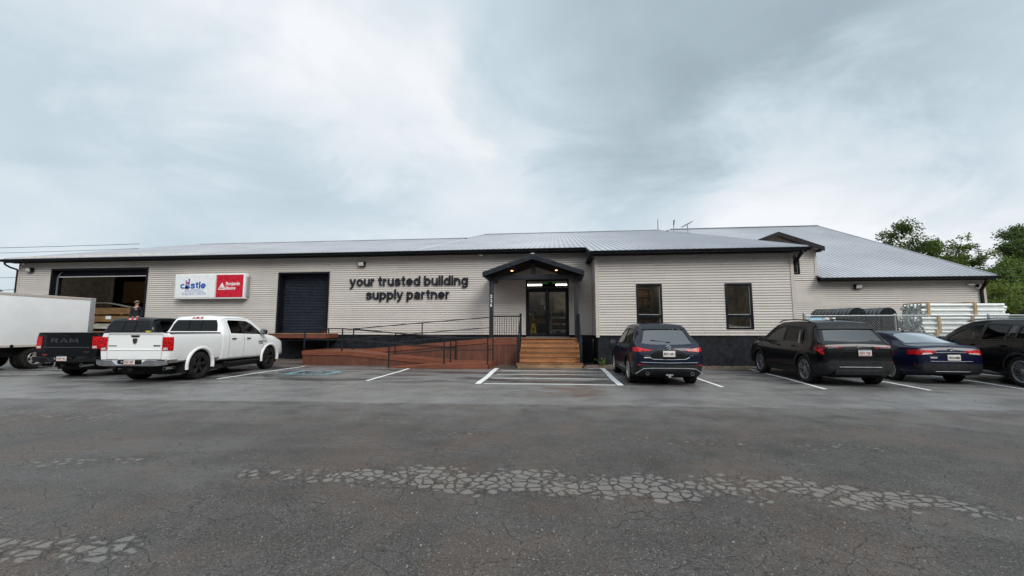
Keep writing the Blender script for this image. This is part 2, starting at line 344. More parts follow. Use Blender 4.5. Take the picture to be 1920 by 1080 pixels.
def mat_siding():
    m, n, b = new_mat('vinyl_siding'); t = N(n, 'ShaderNodeTexCoord'); v = t.outputs['Object']; sp = N(n, 'ShaderNodeSeparateXYZ'); lk(n, v, sp.inputs[0])
    hor = math_(n, 'ADD', sp.outputs[0], sp.outputs[1])
    row = math_(n, 'FLOOR', math_(n, 'DIVIDE', math_(n, 'SUBTRACT', sp.outputs[2], 1.18), 0.2)); w1 = N(n, 'ShaderNodeTexWhiteNoise'); w1.noise_dimensions = '1D'; lk(n, row, w1.inputs['W'])
    q = math_(n, 'DIVIDE', math_(n, 'ADD', hor, math_(n, 'MULTIPLY', w1.outputs['Value'], 3.66)), 3.66); idn = math_(n, 'FLOOR', q); fr = math_(n, 'FRACT', q)
    w2 = N(n, 'ShaderNodeTexWhiteNoise'); w2.noise_dimensions = '2D'; c2 = N(n, 'ShaderNodeCombineXYZ'); lk(n, idn, c2.inputs[0]); lk(n, row, c2.inputs[1]); lk(n, c2.outputs[0], w2.inputs['Vector'])
    cc = mix(n, w2.outputs['Value'], (0.530, 0.482, 0.440), (0.590, 0.538, 0.492))
    mp = N(n, 'ShaderNodeMapping'); mp.inputs['Scale'].default_value = (0.9, 0.9, 0.25); lk(n, v, mp.inputs[0]); nd = noise(n, mp.outputs[0], 1.6, 6, 0.65); nf = noise(n, v, 22, 4, 0.6)
    cc = mix(n, smooth(n, nd.outputs[0], 0.42, 0.72, 0.0, 0.20), cc, (0.42, 0.375, 0.335))
    low = smooth(n, sp.outputs[2], 1.15, 1.75, 0.35, 0.0); cc = mix(n, math_(n, 'MULTIPLY', low, smooth(n, nf.outputs[0], 0.35, 0.65)), cc, (0.30, 0.255, 0.215))
    seam = math_(n, 'LESS_THAN', fr, 0.0030); cc = mix(n, math_(n, 'MULTIPLY', seam, 0.40), cc, (0.12, 0.10, 0.09))
    lk(n, cc, b.inputs['Base Color']); b.inputs['Roughness'].default_value = 0.55; b.inputs['Specular IOR Level'].default_value = 0.35
    wv = noise(n, mp.outputs[0], 2.6, 2, 0.5); bp = N(n, 'ShaderNodeBump'); bp.inputs['Strength'].default_value = 0.35; bp.inputs['Distance'].default_value = 0.03; lk(n, wv.outputs[0], bp.inputs['Height']); lk(n, bp.outputs[0], b.inputs['Normal']); return m
M['siding'] = mat_siding()
M['siding_trim'] = mat_basic('siding_trim', (0.52, 0.45, 0.40), 0.5, namt=0.04)
M['black_metal'] = mat_basic('black_trim_metal', (0.008, 0.0085, 0.011), 0.45, 0.0, namt=0.25, spec=0.25)
M['rail'] = mat_basic('railing_metal', (0.010, 0.011, 0.015), 0.40, 0.0, namt=0.2, spec=0.35)
M['frame'] = mat_basic('dark_frame', (0.007, 0.008, 0.012), 0.5, namt=0.2, spec=0.2)
M['door_slate'] = mat_basic('slate_door', (0.030, 0.034, 0.048), 0.6, namt=0.12, bump=0.2, bscale=120, spec=0.2)
M['foundation'] = mat_basic('black_parged_concrete', (0.010, 0.012, 0.016), 0.72, nscale=5, namt=0.35, bump=0.5, bscale=45, dirt=((0.035, 0.034, 0.034), 0.35, 2.2), spec=0.22)
M['roofmetal'] = mat_basic('painted_steel_roof', (0.42, 0.425, 0.45), 0.50, 0.0, nscale=0.35, namt=0.05, dirt=((0.30, 0.30, 0.31), 0.25, 0.6), spec=0.3)
M['soffit'] = mat_basic('soffit', (0.010, 0.010, 0.012), 0.6, spec=0.2)
M['fascia'] = mat_basic('fascia_brown_black', (0.022, 0.019, 0.018), 0.65, nscale=20, namt=0.3, bump=0.3, spec=0.2)
M['slatewood'] = mat_wood('dark_stained_timber', (0.010, 0.011, 0.016), (0.026, 0.028, 0.036), 2, False, 0.55)
M['slatewood_x'] = mat_wood('dark_stained_beam', (0.010, 0.011, 0.016), (0.028, 0.030, 0.038), 0, False, 0.55)
M['porchroof'] = mat_basic('slate_fascia_metal', (0.024, 0.027, 0.036), 0.5, namt=0.12, spec=0.25)
M['redwood'] = mat_wood('red_stained_boards', (0.112, 0.037, 0.021), (0.185, 0.062, 0.034), 2, False, 0.55, 0.14, 0)
M['reddeck'] = mat_wood('red_stained_deck', (0.165, 0.052, 0.027), (0.25, 0.085, 0.045), 0, False, 0.34, 0.0, 0)
M['redtrim'] = mat_wood('red_stained_trim', (0.145, 0.040, 0.020), (0.22, 0.068, 0.034), 0, False, 0.5)
M['cedar'] = mat_wood('orange_stained_steps', (0.33, 0.125, 0.040), (0.52, 0.225, 0.080), 0, True, 0.55, 0.1808, 2)
M['plywood'] = mat_wood('weathered_plank', (0.20, 0.125, 0.07), (0.40, 0.235, 0.115), 0, True, 0.6)
M['lumber'] = mat_wood('lumber', (0.20, 0.105, 0.042), (0.36, 0.20, 0.085), 0, False, 0.7)
M['lumber_pale'] = mat_basic('wrapped_lumber', (0.40, 0.38, 0.33), 0.6, namt=0.15)
M['osb'] = mat_basic('osb_board', (0.26, 0.17, 0.085), 0.8, nscale=25, namt=0.3)
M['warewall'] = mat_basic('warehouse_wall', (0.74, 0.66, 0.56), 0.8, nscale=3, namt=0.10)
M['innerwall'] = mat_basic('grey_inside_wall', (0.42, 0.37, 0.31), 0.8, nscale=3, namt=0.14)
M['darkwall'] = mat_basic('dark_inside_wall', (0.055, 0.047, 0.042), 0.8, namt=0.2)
M['concrete'] = mat_basic('concrete', (0.28, 0.27, 0.25), 0.75, nscale=4, namt=0.18, bump=0.3)
M['galv'] = mat_basic('galvanised_steel', (0.42, 0.44, 0.45), 0.42, 0.7, nscale=30, namt=0.12)
M['white_plastic'] = mat_basic('white_plastic', (0.72, 0.72, 0.70), 0.4, namt=0.04)
M['pvc'] = mat_basic('white_pvc', (0.74, 0.76, 0.73), 0.33, namt=0.04, dirt=((0.5, 0.5, 0.46), 0.25, 3))
M['pvc_lit_disc'] = mat_basic('bore_light_disc', (0.46, 0.50, 0.46), 0.6, namt=0.1)  # pale colour stands in for light showing through the pipes
M['black_plastic'] = mat_basic('black_plastic', (0.006, 0.006, 0.007), 0.4, namt=0.3, spec=0.3)
M['cladding'] = mat_basic('textured_cladding', (0.013, 0.0135, 0.015), 0.6, nscale=8, namt=0.25, bump=0.2, bscale=200, dirt=((0.05, 0.045, 0.04), 0.3, 5), spec=0.25)
M['rubber'] = mat_basic('tyre_rubber', (0.012, 0.0115, 0.011), 0.85, nscale=12, namt=0.3, dirt=((0.05, 0.044, 0.037), 0.5, 5), spec=0.2)
M['well'] = mat_basic('wheel_well', (0.006, 0.006, 0.006), 0.9)
M['chrome'] = mat_basic('chrome', (0.62, 0.63, 0.64), 0.14, 1.0, nscale=5, namt=0.05, dirt=((0.22, 0.20, 0.18), 0.3, 4))
M['bumper_chrome'] = mat_basic('dull_chrome', (0.46, 0.47, 0.49), 0.26, 0.9, nscale=5, namt=0.08, dirt=((0.20, 0.18, 0.16), 0.5, 3))
M['alloy'] = mat_basic('silver_alloy', (0.48, 0.46, 0.42), 0.35, 0.6, nscale=10, namt=0.12, dirt=((0.16, 0.13, 0.10), 0.5, 6))
M['black_alloy'] = mat_basic('black_alloy', (0.012, 0.012, 0.013), 0.33, 0.2, nscale=12, namt=0.3, dirt=((0.06, 0.055, 0.05), 0.3, 6))
M['grey_alloy'] = mat_basic('grey_alloy', (0.30, 0.30, 0.31), 0.3, 0.7, namt=0.1)
M['red_lens'] = mat_basic('red_lens', (0.50, 0.006, 0.008), 0.25, 0.0, nscale=22, namt=0.35, coat=0.35, spec=0.2)
M['dark_red_lens'] = mat_basic('dark_red_lens', (0.16, 0.010, 0.012), 0.2, 0.0, nscale=14, namt=0.3, coat=0.4, spec=0.2)
M['smoke_lens'] = mat_basic('smoked_lens', (0.20, 0.19, 0.20), 0.10, 0.3, nscale=30, namt=0.4, coat=1.0)
M['clear_lens'] = mat_basic('clear_lens', (0.62, 0.58, 0.56), 0.12, 0.2, nscale=40, namt=0.2, coat=1.0)
M['gap'] = mat_basic('panel_gap', (0.004, 0.004, 0.004), 0.8)
M['plate'] = mat_basic('plate_white', (0.66, 0.62, 0.56), 0.45, namt=0.05)
M['plate_red'] = mat_basic('plate_red', (0.22, 0.02, 0.02), 0.5)
M['plate_blue'] = mat_basic('plate_blue', (0.05, 0.12, 0.35), 0.5)
M['plate_dark'] = mat_basic('plate_dark', (0.03, 0.03, 0.04), 0.5)
M['seat'] = mat_basic('seat_fabric', (0.022, 0.022, 0.024), 0.85, namt=0.2)
M['glass_dark'] = mat_glass('privacy_glass', (0.018, 0.022, 0.028), 0.55, 1.45, k=1.0)
M['glass_green'] = mat_glass('green_tinted_glass', (0.60, 0.80, 0.72), 0.8, 1.45, k=1.1)
M['glass_rear'] = mat_glass('rear_glass', (0.05, 0.06, 0.065), 0.9, 1.75)
M['glass_saloon'] = mat_glass('saloon_rear_glass', (0.30, 0.36, 0.36), 1.0, 2.0, k=3.0)
M['glass_pane'] = mat_glass('window_pane', (0.62, 0.62, 0.58), 0.55, 1.5, 0.06)
M['signwhite'] = mat_basic('sign_white', (0.80, 0.81, 0.80), 0.3, namt=0.02)
M['signred'] = mat_basic('sign_red', (0.56, 0.010, 0.030), 0.3, namt=0.06)
M['signblue'] = mat_basic('sign_blue', (0.015, 0.085, 0.40), 0.35, namt=0.04)
M['signgrey'] = mat_basic('sign_lavender', (0.30, 0.36, 0.56), 0.4, namt=0.04)
M['leafred'] = mat_basic('leaf_red', (0.70, 0.01, 0.02), 0.4, namt=0.03)
M['letter'] = mat_basic('dark_lettering', (0.016, 0.018, 0.026), 0.5, namt=0.12, spec=0.2)
M['white_letter'] = mat_basic('white_lettering', (0.8, 0.8, 0.8), 0.4, namt=0.02)
M['lampglass'] = mat_basic('floodlight_glass', (0.68, 0.66, 0.60), 0.2, namt=0.04)
M['warm'] = mat_emit('warm_lamp', (1.0, 0.50, 0.18), 4.5)
M['tube'] = mat_emit('tube_lamp', (1.0, 0.97, 0.90), 6.0)
M['green_led'] = mat_emit('green_led', (0.06, 0.35, 0.10), 0.3)
M['yellow'] = mat_basic('yellow_plastic', (0.72, 0.52, 0.01), 0.4, namt=0.06)
M['skin'] = mat_basic('skin', (0.50, 0.27, 0.19), 0.5, namt=0.06)
M['jacket'] = mat_basic('black_jacket', (0.012, 0.012, 0.018), 0.8, namt=0.3)
M['trousers'] = mat_basic('dark_trousers', (0.02, 0.022, 0.03), 0.85, namt=0.2)
M['capc'] = mat_basic('camo_cap', (0.22, 0.19, 0.13), 0.8, nscale=60, namt=0.4)
M['paint_line'] = None
# ------------------------------------------------------------------ ground
def edge_y(n, X):   # the seam between the old road surface and the newer parking surface
    return math_(n, 'ADD', 7.97, math_(n, 'MULTIPLY', X, 0.034))
def mat_asphalt():
    m, n, b = new_mat('asphalt'); t = N(n, 'ShaderNodeTexCoord'); v = t.outputs['Object']
    sp = N(n, 'ShaderNodeSeparateXYZ'); lk(n, v, sp.inputs[0]); X, Y = sp.outputs[0], sp.outputs[1]
    nb = noise(n, v, 0.35, 5, 0.6); nm = noise(n, v, 1.6, 5, 0.62); nf = noise(n, v, 14, 5, 0.65)
    ny = noise(n, v, 2.0, 6, 0.65)
    seam = math_(n, 'SUBTRACT', Y, math_(n, 'ADD', edge_y(n, X), math_(n, 'MULTIPLY', math_(n, 'SUBTRACT', ny.outputs[0], 0.5), 0.55)))
    isnew = smooth(n, seam, -0.10, 0.12)
    # aggregate: two sizes of chips in the old surface, fine grain in the new one
    vo = N(n, 'ShaderNodeTexVoronoi'); vo.inputs['Scale'].default_value = 95; lk(n, v, vo.inputs['Vector'])
    wn = N(n, 'ShaderNodeSeparateColor'); lk(n, vo.outputs['Color'], wn.inputs[0])
    chip = math_(n, 'MULTIPLY', smooth(n, wn.outputs[0], 0.62, 1.0), smooth(n, vo.outputs['Distance'], 0.12, 0.5, 1.0, 0.0))
    vo2 = N(n, 'ShaderNodeTexVoronoi'); vo2.inputs['Scale'].default_value = 38; lk(n, v, vo2.inputs['Vector'])
    wn2 = N(n, 'ShaderNodeSeparateColor'); lk(n, vo2.outputs['Color'], wn2.inputs[0])
    chip2 = math_(n, 'MULTIPLY', math_(n, 'GREATER_THAN', wn2.outputs[1], 0.93), smooth(n, vo2.outputs['Distance'], 0.1, 0.32, 1.0, 0.0))
    pit = math_(n, 'MULTIPLY', math_(n, 'GREATER_THAN', wn2.outputs[0], 0.90), smooth(n, vo2.outputs['Distance'], 0.1, 0.38, 1.0, 0.0))
    old = mix(n, smooth(n, nm.outputs[0], 0.3, 0.72), (0.036, 0.032, 0.029), (0.088, 0.081, 0.075))
    old = mix(n, smooth(n, nf.outputs[0], 0.35, 0.7, 0.0, 0.6), old, (0.026, 0.0225, 0.020))
    ng = noise(n, v, 48, 4, 0.75); old = mix(n, smooth(n, ng.outputs[0], 0.50, 0.66, 0.0, 0.75), old, (0.120, 0.106, 0.092)); old = mix(n, smooth(n, ng.outputs[0], 0.32, 0.48, 0.85, 0.0), old, (0.012, 0.010, 0.009))
    wid = noise(n, v, 0.22, 3, 0.5, 0.8); old = mix(n, smooth(n, wid.outputs[0], 0.42, 0.62, 0.0, 0.30), old, (0.092, 0.085, 0.078))
    # reddish soil trodden into the surface
    nr = noise(n, v, 0.75, 6, 0.68, 0.6)
    red = math_(n, 'MULTIPLY', smooth(n, nr.outputs[0], 0.44, 0.62), smooth(n, nf.outputs[0], 0.30, 0.6, 0.35, 1.0))
    old = mix(n, math_(n, 'MULTIPLY', red, 0.46), old, (0.112, 0.072, 0.053))
    old = mix(n, math_(n, 'MULTIPLY', chip, 0.85), old, (0.26, 0.24, 0.215))
    old = mix(n, math_(n, 'MULTIPLY', chip2, 0.8), old, (0.30, 0.27, 0.24))
    old = mix(n, math_(n, 'MULTIPLY', pit, 0.85), old, (0.010, 0.009, 0.009))
    # crazed (alligator) cracking: plates rubbed pale, the joints dark
    mpw = vmath(n, 'ADD', v, None); wv = noise(n, v, 6.0, 5, 0.6)
    sc_ = vmath(n, 'SCALE', wv.outputs['Color']); sc_.inputs['Scale'].default_value = 0.11; lk(n, sc_.outputs[0], mpw.inputs[1])
    ve = N(n, 'ShaderNodeTexVoronoi'); ve.feature = 'DISTANCE_TO_EDGE'; ve.inputs['Scale'].default_value = 9.2; lk(n, mpw.outputs[0], ve.inputs['Vector'])
    ve2 = N(n, 'ShaderNodeTexVoronoi'); ve2.feature = 'DISTANCE_TO_EDGE'; ve2.inputs['Scale'].default_value = 3.1; lk(n, mpw.outputs[0], ve2.inputs['Vector'])
    nb2 = noise(n, v, 1.9, 5, 0.65)
    nz = math_(n, 'MULTIPLY', math_(n, 'SUBTRACT', nb2.outputs[0], 0.5), 3.4)
    masks = None
    # (centre x, centre y, slope, half length, half width, strength)
    for cx, cy, sl, hl, hw, st in ((-0.1, 3.97, 0.0, 2.3, 0.38, 1.0), (0.75, 3.95, 0.0, 1.35, 0.40, 0.5), (2.45, 3.98, -0.22, 1.05, 0.33, 1.0), (-2.1, 3.95, 0.02, 1.2, 0.22, 0.75),
                               (-3.5, 2.44, 0.12, 0.95, 0.22, 0.9), (-4.95, 4.12, 0.25, 0.75, 0.16, 0.62), (-8.3, 6.2, 0.0, 1.7, 0.5, 0.5), (1.6, 5.6, 0.0, 0.9, 0.22, 0.5), (-1.4, 5.7, 0.0, 0.8, 0.2, 0.42), (3.3, 5.5, 0.0, 0.7, 0.16, 0.5), (-3.0, 6.4, 0, 0.5, 0.15, 0.5)):
        dx = math_(n, 'SUBTRACT', X, cx); dy = math_(n, 'SUBTRACT', math_(n, 'SUBTRACT', Y, cy), math_(n, 'MULTIPLY', dx, sl))
        q = math_(n, 'ADD', math_(n, 'POWER', math_(n, 'ABSOLUTE', math_(n, 'DIVIDE', dx, hl)), 4.0), math_(n, 'POWER', math_(n, 'ABSOLUTE', math_(n, 'DIVIDE', dy, hw)), 2.0))
        q = math_(n, 'ADD', q, nz)
        mk = math_(n, 'MULTIPLY', smooth(n, q, 0.1, 1.25, 1.0, 0.0), st)
        masks = mk if masks is None else math_(n, 'MAXIMUM', masks, mk)
    thr = math_(n, 'ADD', 0.085, math_(n, 'MULTIPLY', math_(n, 'SUBTRACT', 1.0, masks), 0.40)); thr = math_(n, 'ADD', thr, math_(n, 'MULTIPLY', math_(n, 'SUBTRACT', nf.outputs[0], 0.5), 0.16))
    plate = smooth(n, math_(n, 'SUBTRACT', ve.outputs['Distance'], thr), -0.012, 0.05)
    plate = math_(n, 'MULTIPLY', plate, math_(n, 'GREATER_THAN', masks, 0.05))
    plate = math_(n, 'MULTIPLY', plate, smooth(n, nf.outputs[0], 0.25, 0.6, 0.55, 1.0))
    cr_zone = smooth(n, nb.outputs[0], 0.44, 0.6)
    crk = math_(n, 'MULTIPLY', smooth(n, ve.outputs['Distance'], 0.0, 0.035, 1.0, 0.0), math_(n, 'MAXIMUM', smooth(n, masks, 0.1, 0.6), math_(n, 'MULTIPLY', cr_zone, smooth(n, nm.outputs[0], 0.48, 0.6))))
    crk2 = math_(n, 'MULTIPLY', smooth(n, ve2.outputs['Distance'], 0.0, 0.012, 1.0, 0.0), smooth(n, nm.outputs[0], 0.42, 0.55))
    old = mix(n, math_(n, 'MULTIPLY', plate, 0.54), old, (0.250, 0.235, 0.210))
    ck = math_(n, 'MAXIMUM', crk, crk2)
    old = mix(n, math_(n, 'MULTIPLY', ck, 0.75), old, (0.012, 0.011, 0.010))
    fringe = math_(n, 'MULTIPLY', smooth(n, seam, -2.6, -0.05), smooth(n, nm.outputs[0], 0.35, 0.65, 0.25, 0.9)); old = mix(n, math_(n, 'MULTIPLY', fringe, 0.75), old, (0.140, 0.132, 0.125))
    # newer surface of the parking area, damp in streaks
    mpn = N(n, 'ShaderNodeMapping'); mpn.inputs['Scale'].default_value = (0.35, 1.5, 1); lk(n, v, mpn.inputs[0]); ns = noise(n, mpn.outputs[0], 0.9, 5, 0.6, 0.5)
    new = mix(n, smooth(n, nm.outputs[0], 0.3, 0.7), (0.130, 0.123, 0.118), (0.200, 0.190, 0.182))
    new = mix(n, math_(n, 'MULTIPLY', chip, 0.5), new, (0.19, 0.185, 0.18))
    new = mix(n, math_(n, 'MULTIPLY', pit, 0.6), new, (0.02, 0.02, 0.02))
    new = mix(n, smooth(n, ng.outputs[0], 0.34, 0.5, 0.6, 0.0), new, (0.045, 0.043, 0.042)); new = mix(n, smooth(n, nf.outputs[0], 0.5, 0.75, 0.0, 0.5), new, (0.24, 0.232, 0.224))
    wet = math_(n, 'MULTIPLY', smooth(n, ns.outputs[0], 0.45, 0.58), smooth(n, seam, 2.0, 3.8))
    new = mix(n, math_(n, 'MULTIPLY', wet, 0.80), new, (0.026, 0.025, 0.025))
    near = smooth(n, Y, 14.2, 16.2)     # grit swept up against the building
    new = mix(n, math_(n, 'MULTIPLY', near, smooth(n, nf.outputs[0], 0.4, 0.65, 0.1, 0.8)), new, (0.10, 0.070, 0.052))
    # red stain that runs off the steps
    dx = math_(n, 'SUBTRACT', X, 0.55); dyy = math_(n, 'SUBTRACT', Y, 9.9)
    rs = math_(n, 'ADD', math_(n, 'MULTIPLY', dx, dx), math_(n, 'MULTIPLY', math_(n, 'MULTIPLY', dyy, dyy), 0.35))
    rs = smooth(n, math_(n, 'ADD', rs, nz), 0.0, 0.55, 0.5, 0.0)
    new = mix(n, rs, new, (0.11, 0.052, 0.034))
    cc = mix(n, isnew, old, new)
    joint = smooth(n, math_(n, 'ABSOLUTE', seam), 0.0, 0.03, 0.35, 0.0)
    cc = mix(n, joint, cc, (0.03, 0.028, 0.026))
    lk(n, cc, b.inputs['Base Color'])
    pud = smooth(n, noise(n, mpn.outputs[0], 0.55, 4, 0.55, 0.8).outputs[0], 0.52, 0.62)
    ro = math_(n, 'SUBTRACT', 0.56, math_(n, 'MULTIPLY', pud, 0.20))
    rn = math_(n, 'SUBTRACT', 0.44, math_(n, 'MULTIPLY', smooth(n, ns.outputs[0], 0.42, 0.62), 0.16))
    rr = mix(n, isnew, ro, rn)
    lk(n, rr, b.inputs['Roughness'])
    lk(n, mix(n, isnew, 0.26, 0.40), b.inputs['Specular IOR Level'])
    h = math_(n, 'ADD', math_(n, 'MULTIPLY', chip, 0.5), math_(n, 'MULTIPLY', chip2, 0.8))
    h = math_(n, 'SUBTRACT', h, math_(n, 'MULTIPLY', pit, 0.8)); h = math_(n, 'SUBTRACT', h, math_(n, 'MULTIPLY', ck, 1.6))
    h = math_(n, 'ADD', h, math_(n, 'MULTIPLY', noise(n, v, 120, 3, 0.6).outputs[0], 0.8))
    bp = N(n, 'ShaderNodeBump'); bp.inputs['Distance'].default_value = 0.008
    lk(n, mix(n, isnew, 0.55, 0.25), bp.inputs['Strength'])
    lk(n, h, bp.inputs['Height']); lk(n, bp.outputs[0], b.inputs['Normal'])
    return m
g = MB()
xs = [-600, -80, -20, 0, 20, 80, 600]; ys = [-200, -30, 0, 8, 20, 80, 900]
for i in range(6):
    for j in range(6): g.quad((xs[i], ys[j], 0), (xs[i + 1], ys[j], 0), (xs[i + 1], ys[j + 1], 0), (xs[i], ys[j + 1], 0))
struct('ground', g, mat_asphalt(), fix=True)
def soil_mat():
    m = mat_basic('soil_and_gravel', (0.13, 0.092, 0.066), 0.9, nscale=12, namt=0.4, bump=1.0, bscale=70, dirt=((0.05, 0.04, 0.035), 0.5, 4)); return m
M['soil'] = soil_mat()
def mound(name, x0, x1, y0, y1, h):
    mb = MB(); nx = int((x1 - x0) / 0.15); ny = 6; vs = []
    for j in range(ny + 1):
        for i in range(nx + 1):
            t = j / ny; z = 0.002 + h * (t ** 0.7) * (1 if 0 < i < nx else 0.2) + (random.uniform(-0.012, 0.012) if j else 0)
            vs.append((x0 + (x1 - x0) * i / nx, y0 + (y1 - y0) * t + (random.uniform(-0.05, 0.05) if j == 0 else 0), max(0.002, z) if j else -0.02))
    mb.add(vs, [(j * (nx + 1) + i, j * (nx + 1) + i + 1, (j + 1) * (nx + 1) + i + 1, (j + 1) * (nx + 1) + i) for j in range(ny) for i in range(nx)])
    o = mb.build(name, M['soil'], smooth=True, ang=80); o['kind'] = 'structure'; return o
mound('soil_strip', 1.05, 9.2, 15.75, 16.40, 0.07)
mound('soil_strip', -28, -10.3, 17.6, 18.4, 0.06)
mound('soil_strip', 9.3, 24, 16.2, 21.5, 0.05)

# painted markings
def paint_mat(name, c, wear):
    m, n, b = new_mat(name); t = N(n, 'ShaderNodeTexCoord'); v = t.outputs['Object']
    a = noise(n, v, 9, 6, 0.7); a2 = noise(n, v, 60, 3, 0.6)
    f = math_(n, 'MAXIMUM', smooth(n, a.outputs[0], wear, wear + 0.12), smooth(n, a2.outputs[0], 0.62, 0.75))
    lk(n, mix(n, f, c, (0.085, 0.083, 0.083)), b.inputs['Base Color']); b.inputs['Roughness'].default_value = 0.5; return m
M['paint'] = paint_mat('white_road_paint', (0.74, 0.73, 0.71), 0.56)
M['paint_faint'] = paint_mat('worn_road_paint', (0.42, 0.42, 0.41), 0.44)
M['paint_teal'] = paint_mat('worn_teal_paint', (0.17, 0.36, 0.40), 0.46)
def stripe(pts, wd=0.11, mat='paint', z=0.004, name='parking_line'):
    mb = MB(); fine = []
    for (x0, y0), (x1, y1) in zip(pts, pts[1:]):
        k = max(1, int(math.hypot(x1 - x0, y1 - y0) / 0.5))
        for i in range(k): fine.append((x0 + (x1 - x0) * i / k, y0 + (y1 - y0) * i / k))
    fine.append(pts[-1]); vs = []
    for i, p in enumerate(fine):
        a = fine[max(0, i - 1)]; c = fine[min(len(fine) - 1, i + 1)]; d = Vector((c[0] - a[0], c[1] - a[1])).normalized(); nn = Vector((-d.y, d.x)) * wd / 2 * random.uniform(0.93, 1.07)
        o_ = random.uniform(-0.008, 0.008)
        vs += [(p[0] + nn.x + o_, p[1] + nn.y + o_, z), (p[0] - nn.x + o_, p[1] - nn.y + o_, z)]
    mb.add(vs, [(2 * i, 2 * i + 1, 2 * i + 3, 2 * i + 2) for i in range(len(fine) - 1)])
    return struct(name, mb, M[mat])
stripe([(-9.72, 11.2), (-9.76, 13.2), (-9.69, 15.3)])
stripe([(-5.23, 11.2), (-5.28, 13.2), (-5.30, 14.0), (-5.38, 14.9)])
stripe([(-17.6, 11.4), (-17.6, 13.3)], 0.09, 'paint_faint'); stripe([(-13.05, 10.9), (-12.6, 12.0), (-12.5, 14.4)], 0.09, 'paint_faint')
stripe([(4.08, 10.87), (4.11, 15.2)], 0.10); stripe([(6.37, 10.74), (6.66, 13.0), (6.75, 14.4), (6.95, 15.9)], 0.10)
stripe([(8.69, 10.8), (8.88, 12.3), (8.95, 15.5)], 0.10); stripe([(11.02, 11.0), (11.45, 13.0), (11.6, 15.5)], 0.10)
# access aisle before the steps
stripe([(-2.04, 10.86), (-2.07, 12.6), (-2.13, 14.0), (-2.18, 15.35)], 0.16); stripe([(1.64, 10.95), (1.63, 12.6), (1.68, 14.0), (1.68, 15.75)], 0.16)
for yy, wd in ((10.98, 0.10), (12.25, 0.085), (13.35, 0.08), (14.55, 0.08)):
    stripe([(-1.90, yy - 0.08), (-0.3, yy), (1.52, yy)], wd, z=0.004)
stripe([(1.14, 15.62), (1.72, 15.6)], 0.08)
# worn wheelchair bay mark: teal square ring with a pale symbol
mb = MB(); z = 0.004
for a, b_, c, d in ((-8.75, -7.15, 13.5, 13.72), (-8.75, -7.15, 12.5, 12.72), (-8.75, -8.5, 12.72, 13.5), (-7.42, -7.15, 12.72, 13.5)): mb.quad((a, c, z), (b_, c, z), (b_, d, z), (a, d, z))
struct('bay_marking', mb, M['paint_teal'])
mb = MB()
for k in range(20):
    a0, a1 = [R(-200 + 240 * t / 20) for t in (k, k + 1)]
    mb.add([(-7.95 + r * math.cos(a), 12.98 + r * math.sin(a), z) for r, a in ((0.24, a0), (0.30, a0), (0.30, a1), (0.24, a1))], [(0, 1, 2, 3)])
mb.quad((-8.05, 13.0, z + .004), (-7.97, 13.0, z + .004), (-7.97, 13.35, z + .004), (-8.05, 13.35, z + .004)); mb.quad((-8.07, 13.38, z), (-7.95, 13.38, z), (-7.95, 13.48, z), (-8.07, 13.48, z))
mb.quad((-7.96, 13.02, z), (-7.72, 12.98, z), (-7.62, 12.78, z), (-7.74, 12.9, z))
struct('bay_marking', mb, M['paint_faint'])
# loose stones on the road in front
mb = MB(); rg = random.Random(3)
def stone(x, y, s):
    vs = []
    for k in range(6):
        t = k * math.pi / 3 + rg.uniform(-0.3, 0.3); vs.append((x + s * math.cos(t) * rg.uniform(.7, 1.1), y + s * math.sin(t) * rg.uniform(.7, 1.1), 0.0))
    top = [(x + (a - x) * .6, y + (b_ - y) * .6, s * rg.uniform(.5, 1.0)) for a, b_, c in vs]
    mb.add(vs + top, [(i, (i + 1) % 6, 6 + (i + 1) % 6, 6 + i) for i in range(6)] + [tuple(range(6, 12))])
for k in range(9000):
    y = 1.9 + rg.random() ** 2.2 * 9; x = rg.uniform(-1.35, 1.35) * (y + 0.6)
    if y < 3.3 and rg.random() < 0.62: x = rg.gauss(-0.1, 0.75)
    stone(x, y, rg.uniform(0.002, 0.0062) * (1.7 if rg.random() < 0.06 else 1))
for k in range(260): stone(rg.uniform(-12, 11), rg.uniform(8.5, 16), rg.uniform(0.008, 0.018))
def gravel_mat():
    m, n, b = new_mat('loose_stones'); t = N(n, 'ShaderNodeTexCoord'); wn = N(n, 'ShaderNodeTexWhiteNoise')
    s_ = vmath(n, 'SNAP', t.outputs['Object'], (0.03, 0.03, 10)); lk(n, s_.outputs[0], wn.inputs['Vector'])
    rp = N(n, 'ShaderNodeValToRGB'); e = rp.color_ramp.elements; e[0].color = (0.035, 0.033, 0.03, 1); e[1].color = (0.30, 0.27, 0.24, 1); x_ = e.new(0.6); x_.color = (0.12, 0.10, 0.085, 1); x_ = e.new(0.35); x_.color = (0.10, 0.055, 0.04, 1)
    lk(n, wn.outputs['Value'], rp.inputs[0]); lk(n, rp.outputs[0], b.inputs['Base Color']); b.inputs['Roughness'].default_value = 0.75; return m
o = mb.build('loose_gravel', gravel_mat(), fix=False); tag(o, 'loose grit and small stones scattered on the old asphalt in front', 'gravel', kind='stuff')

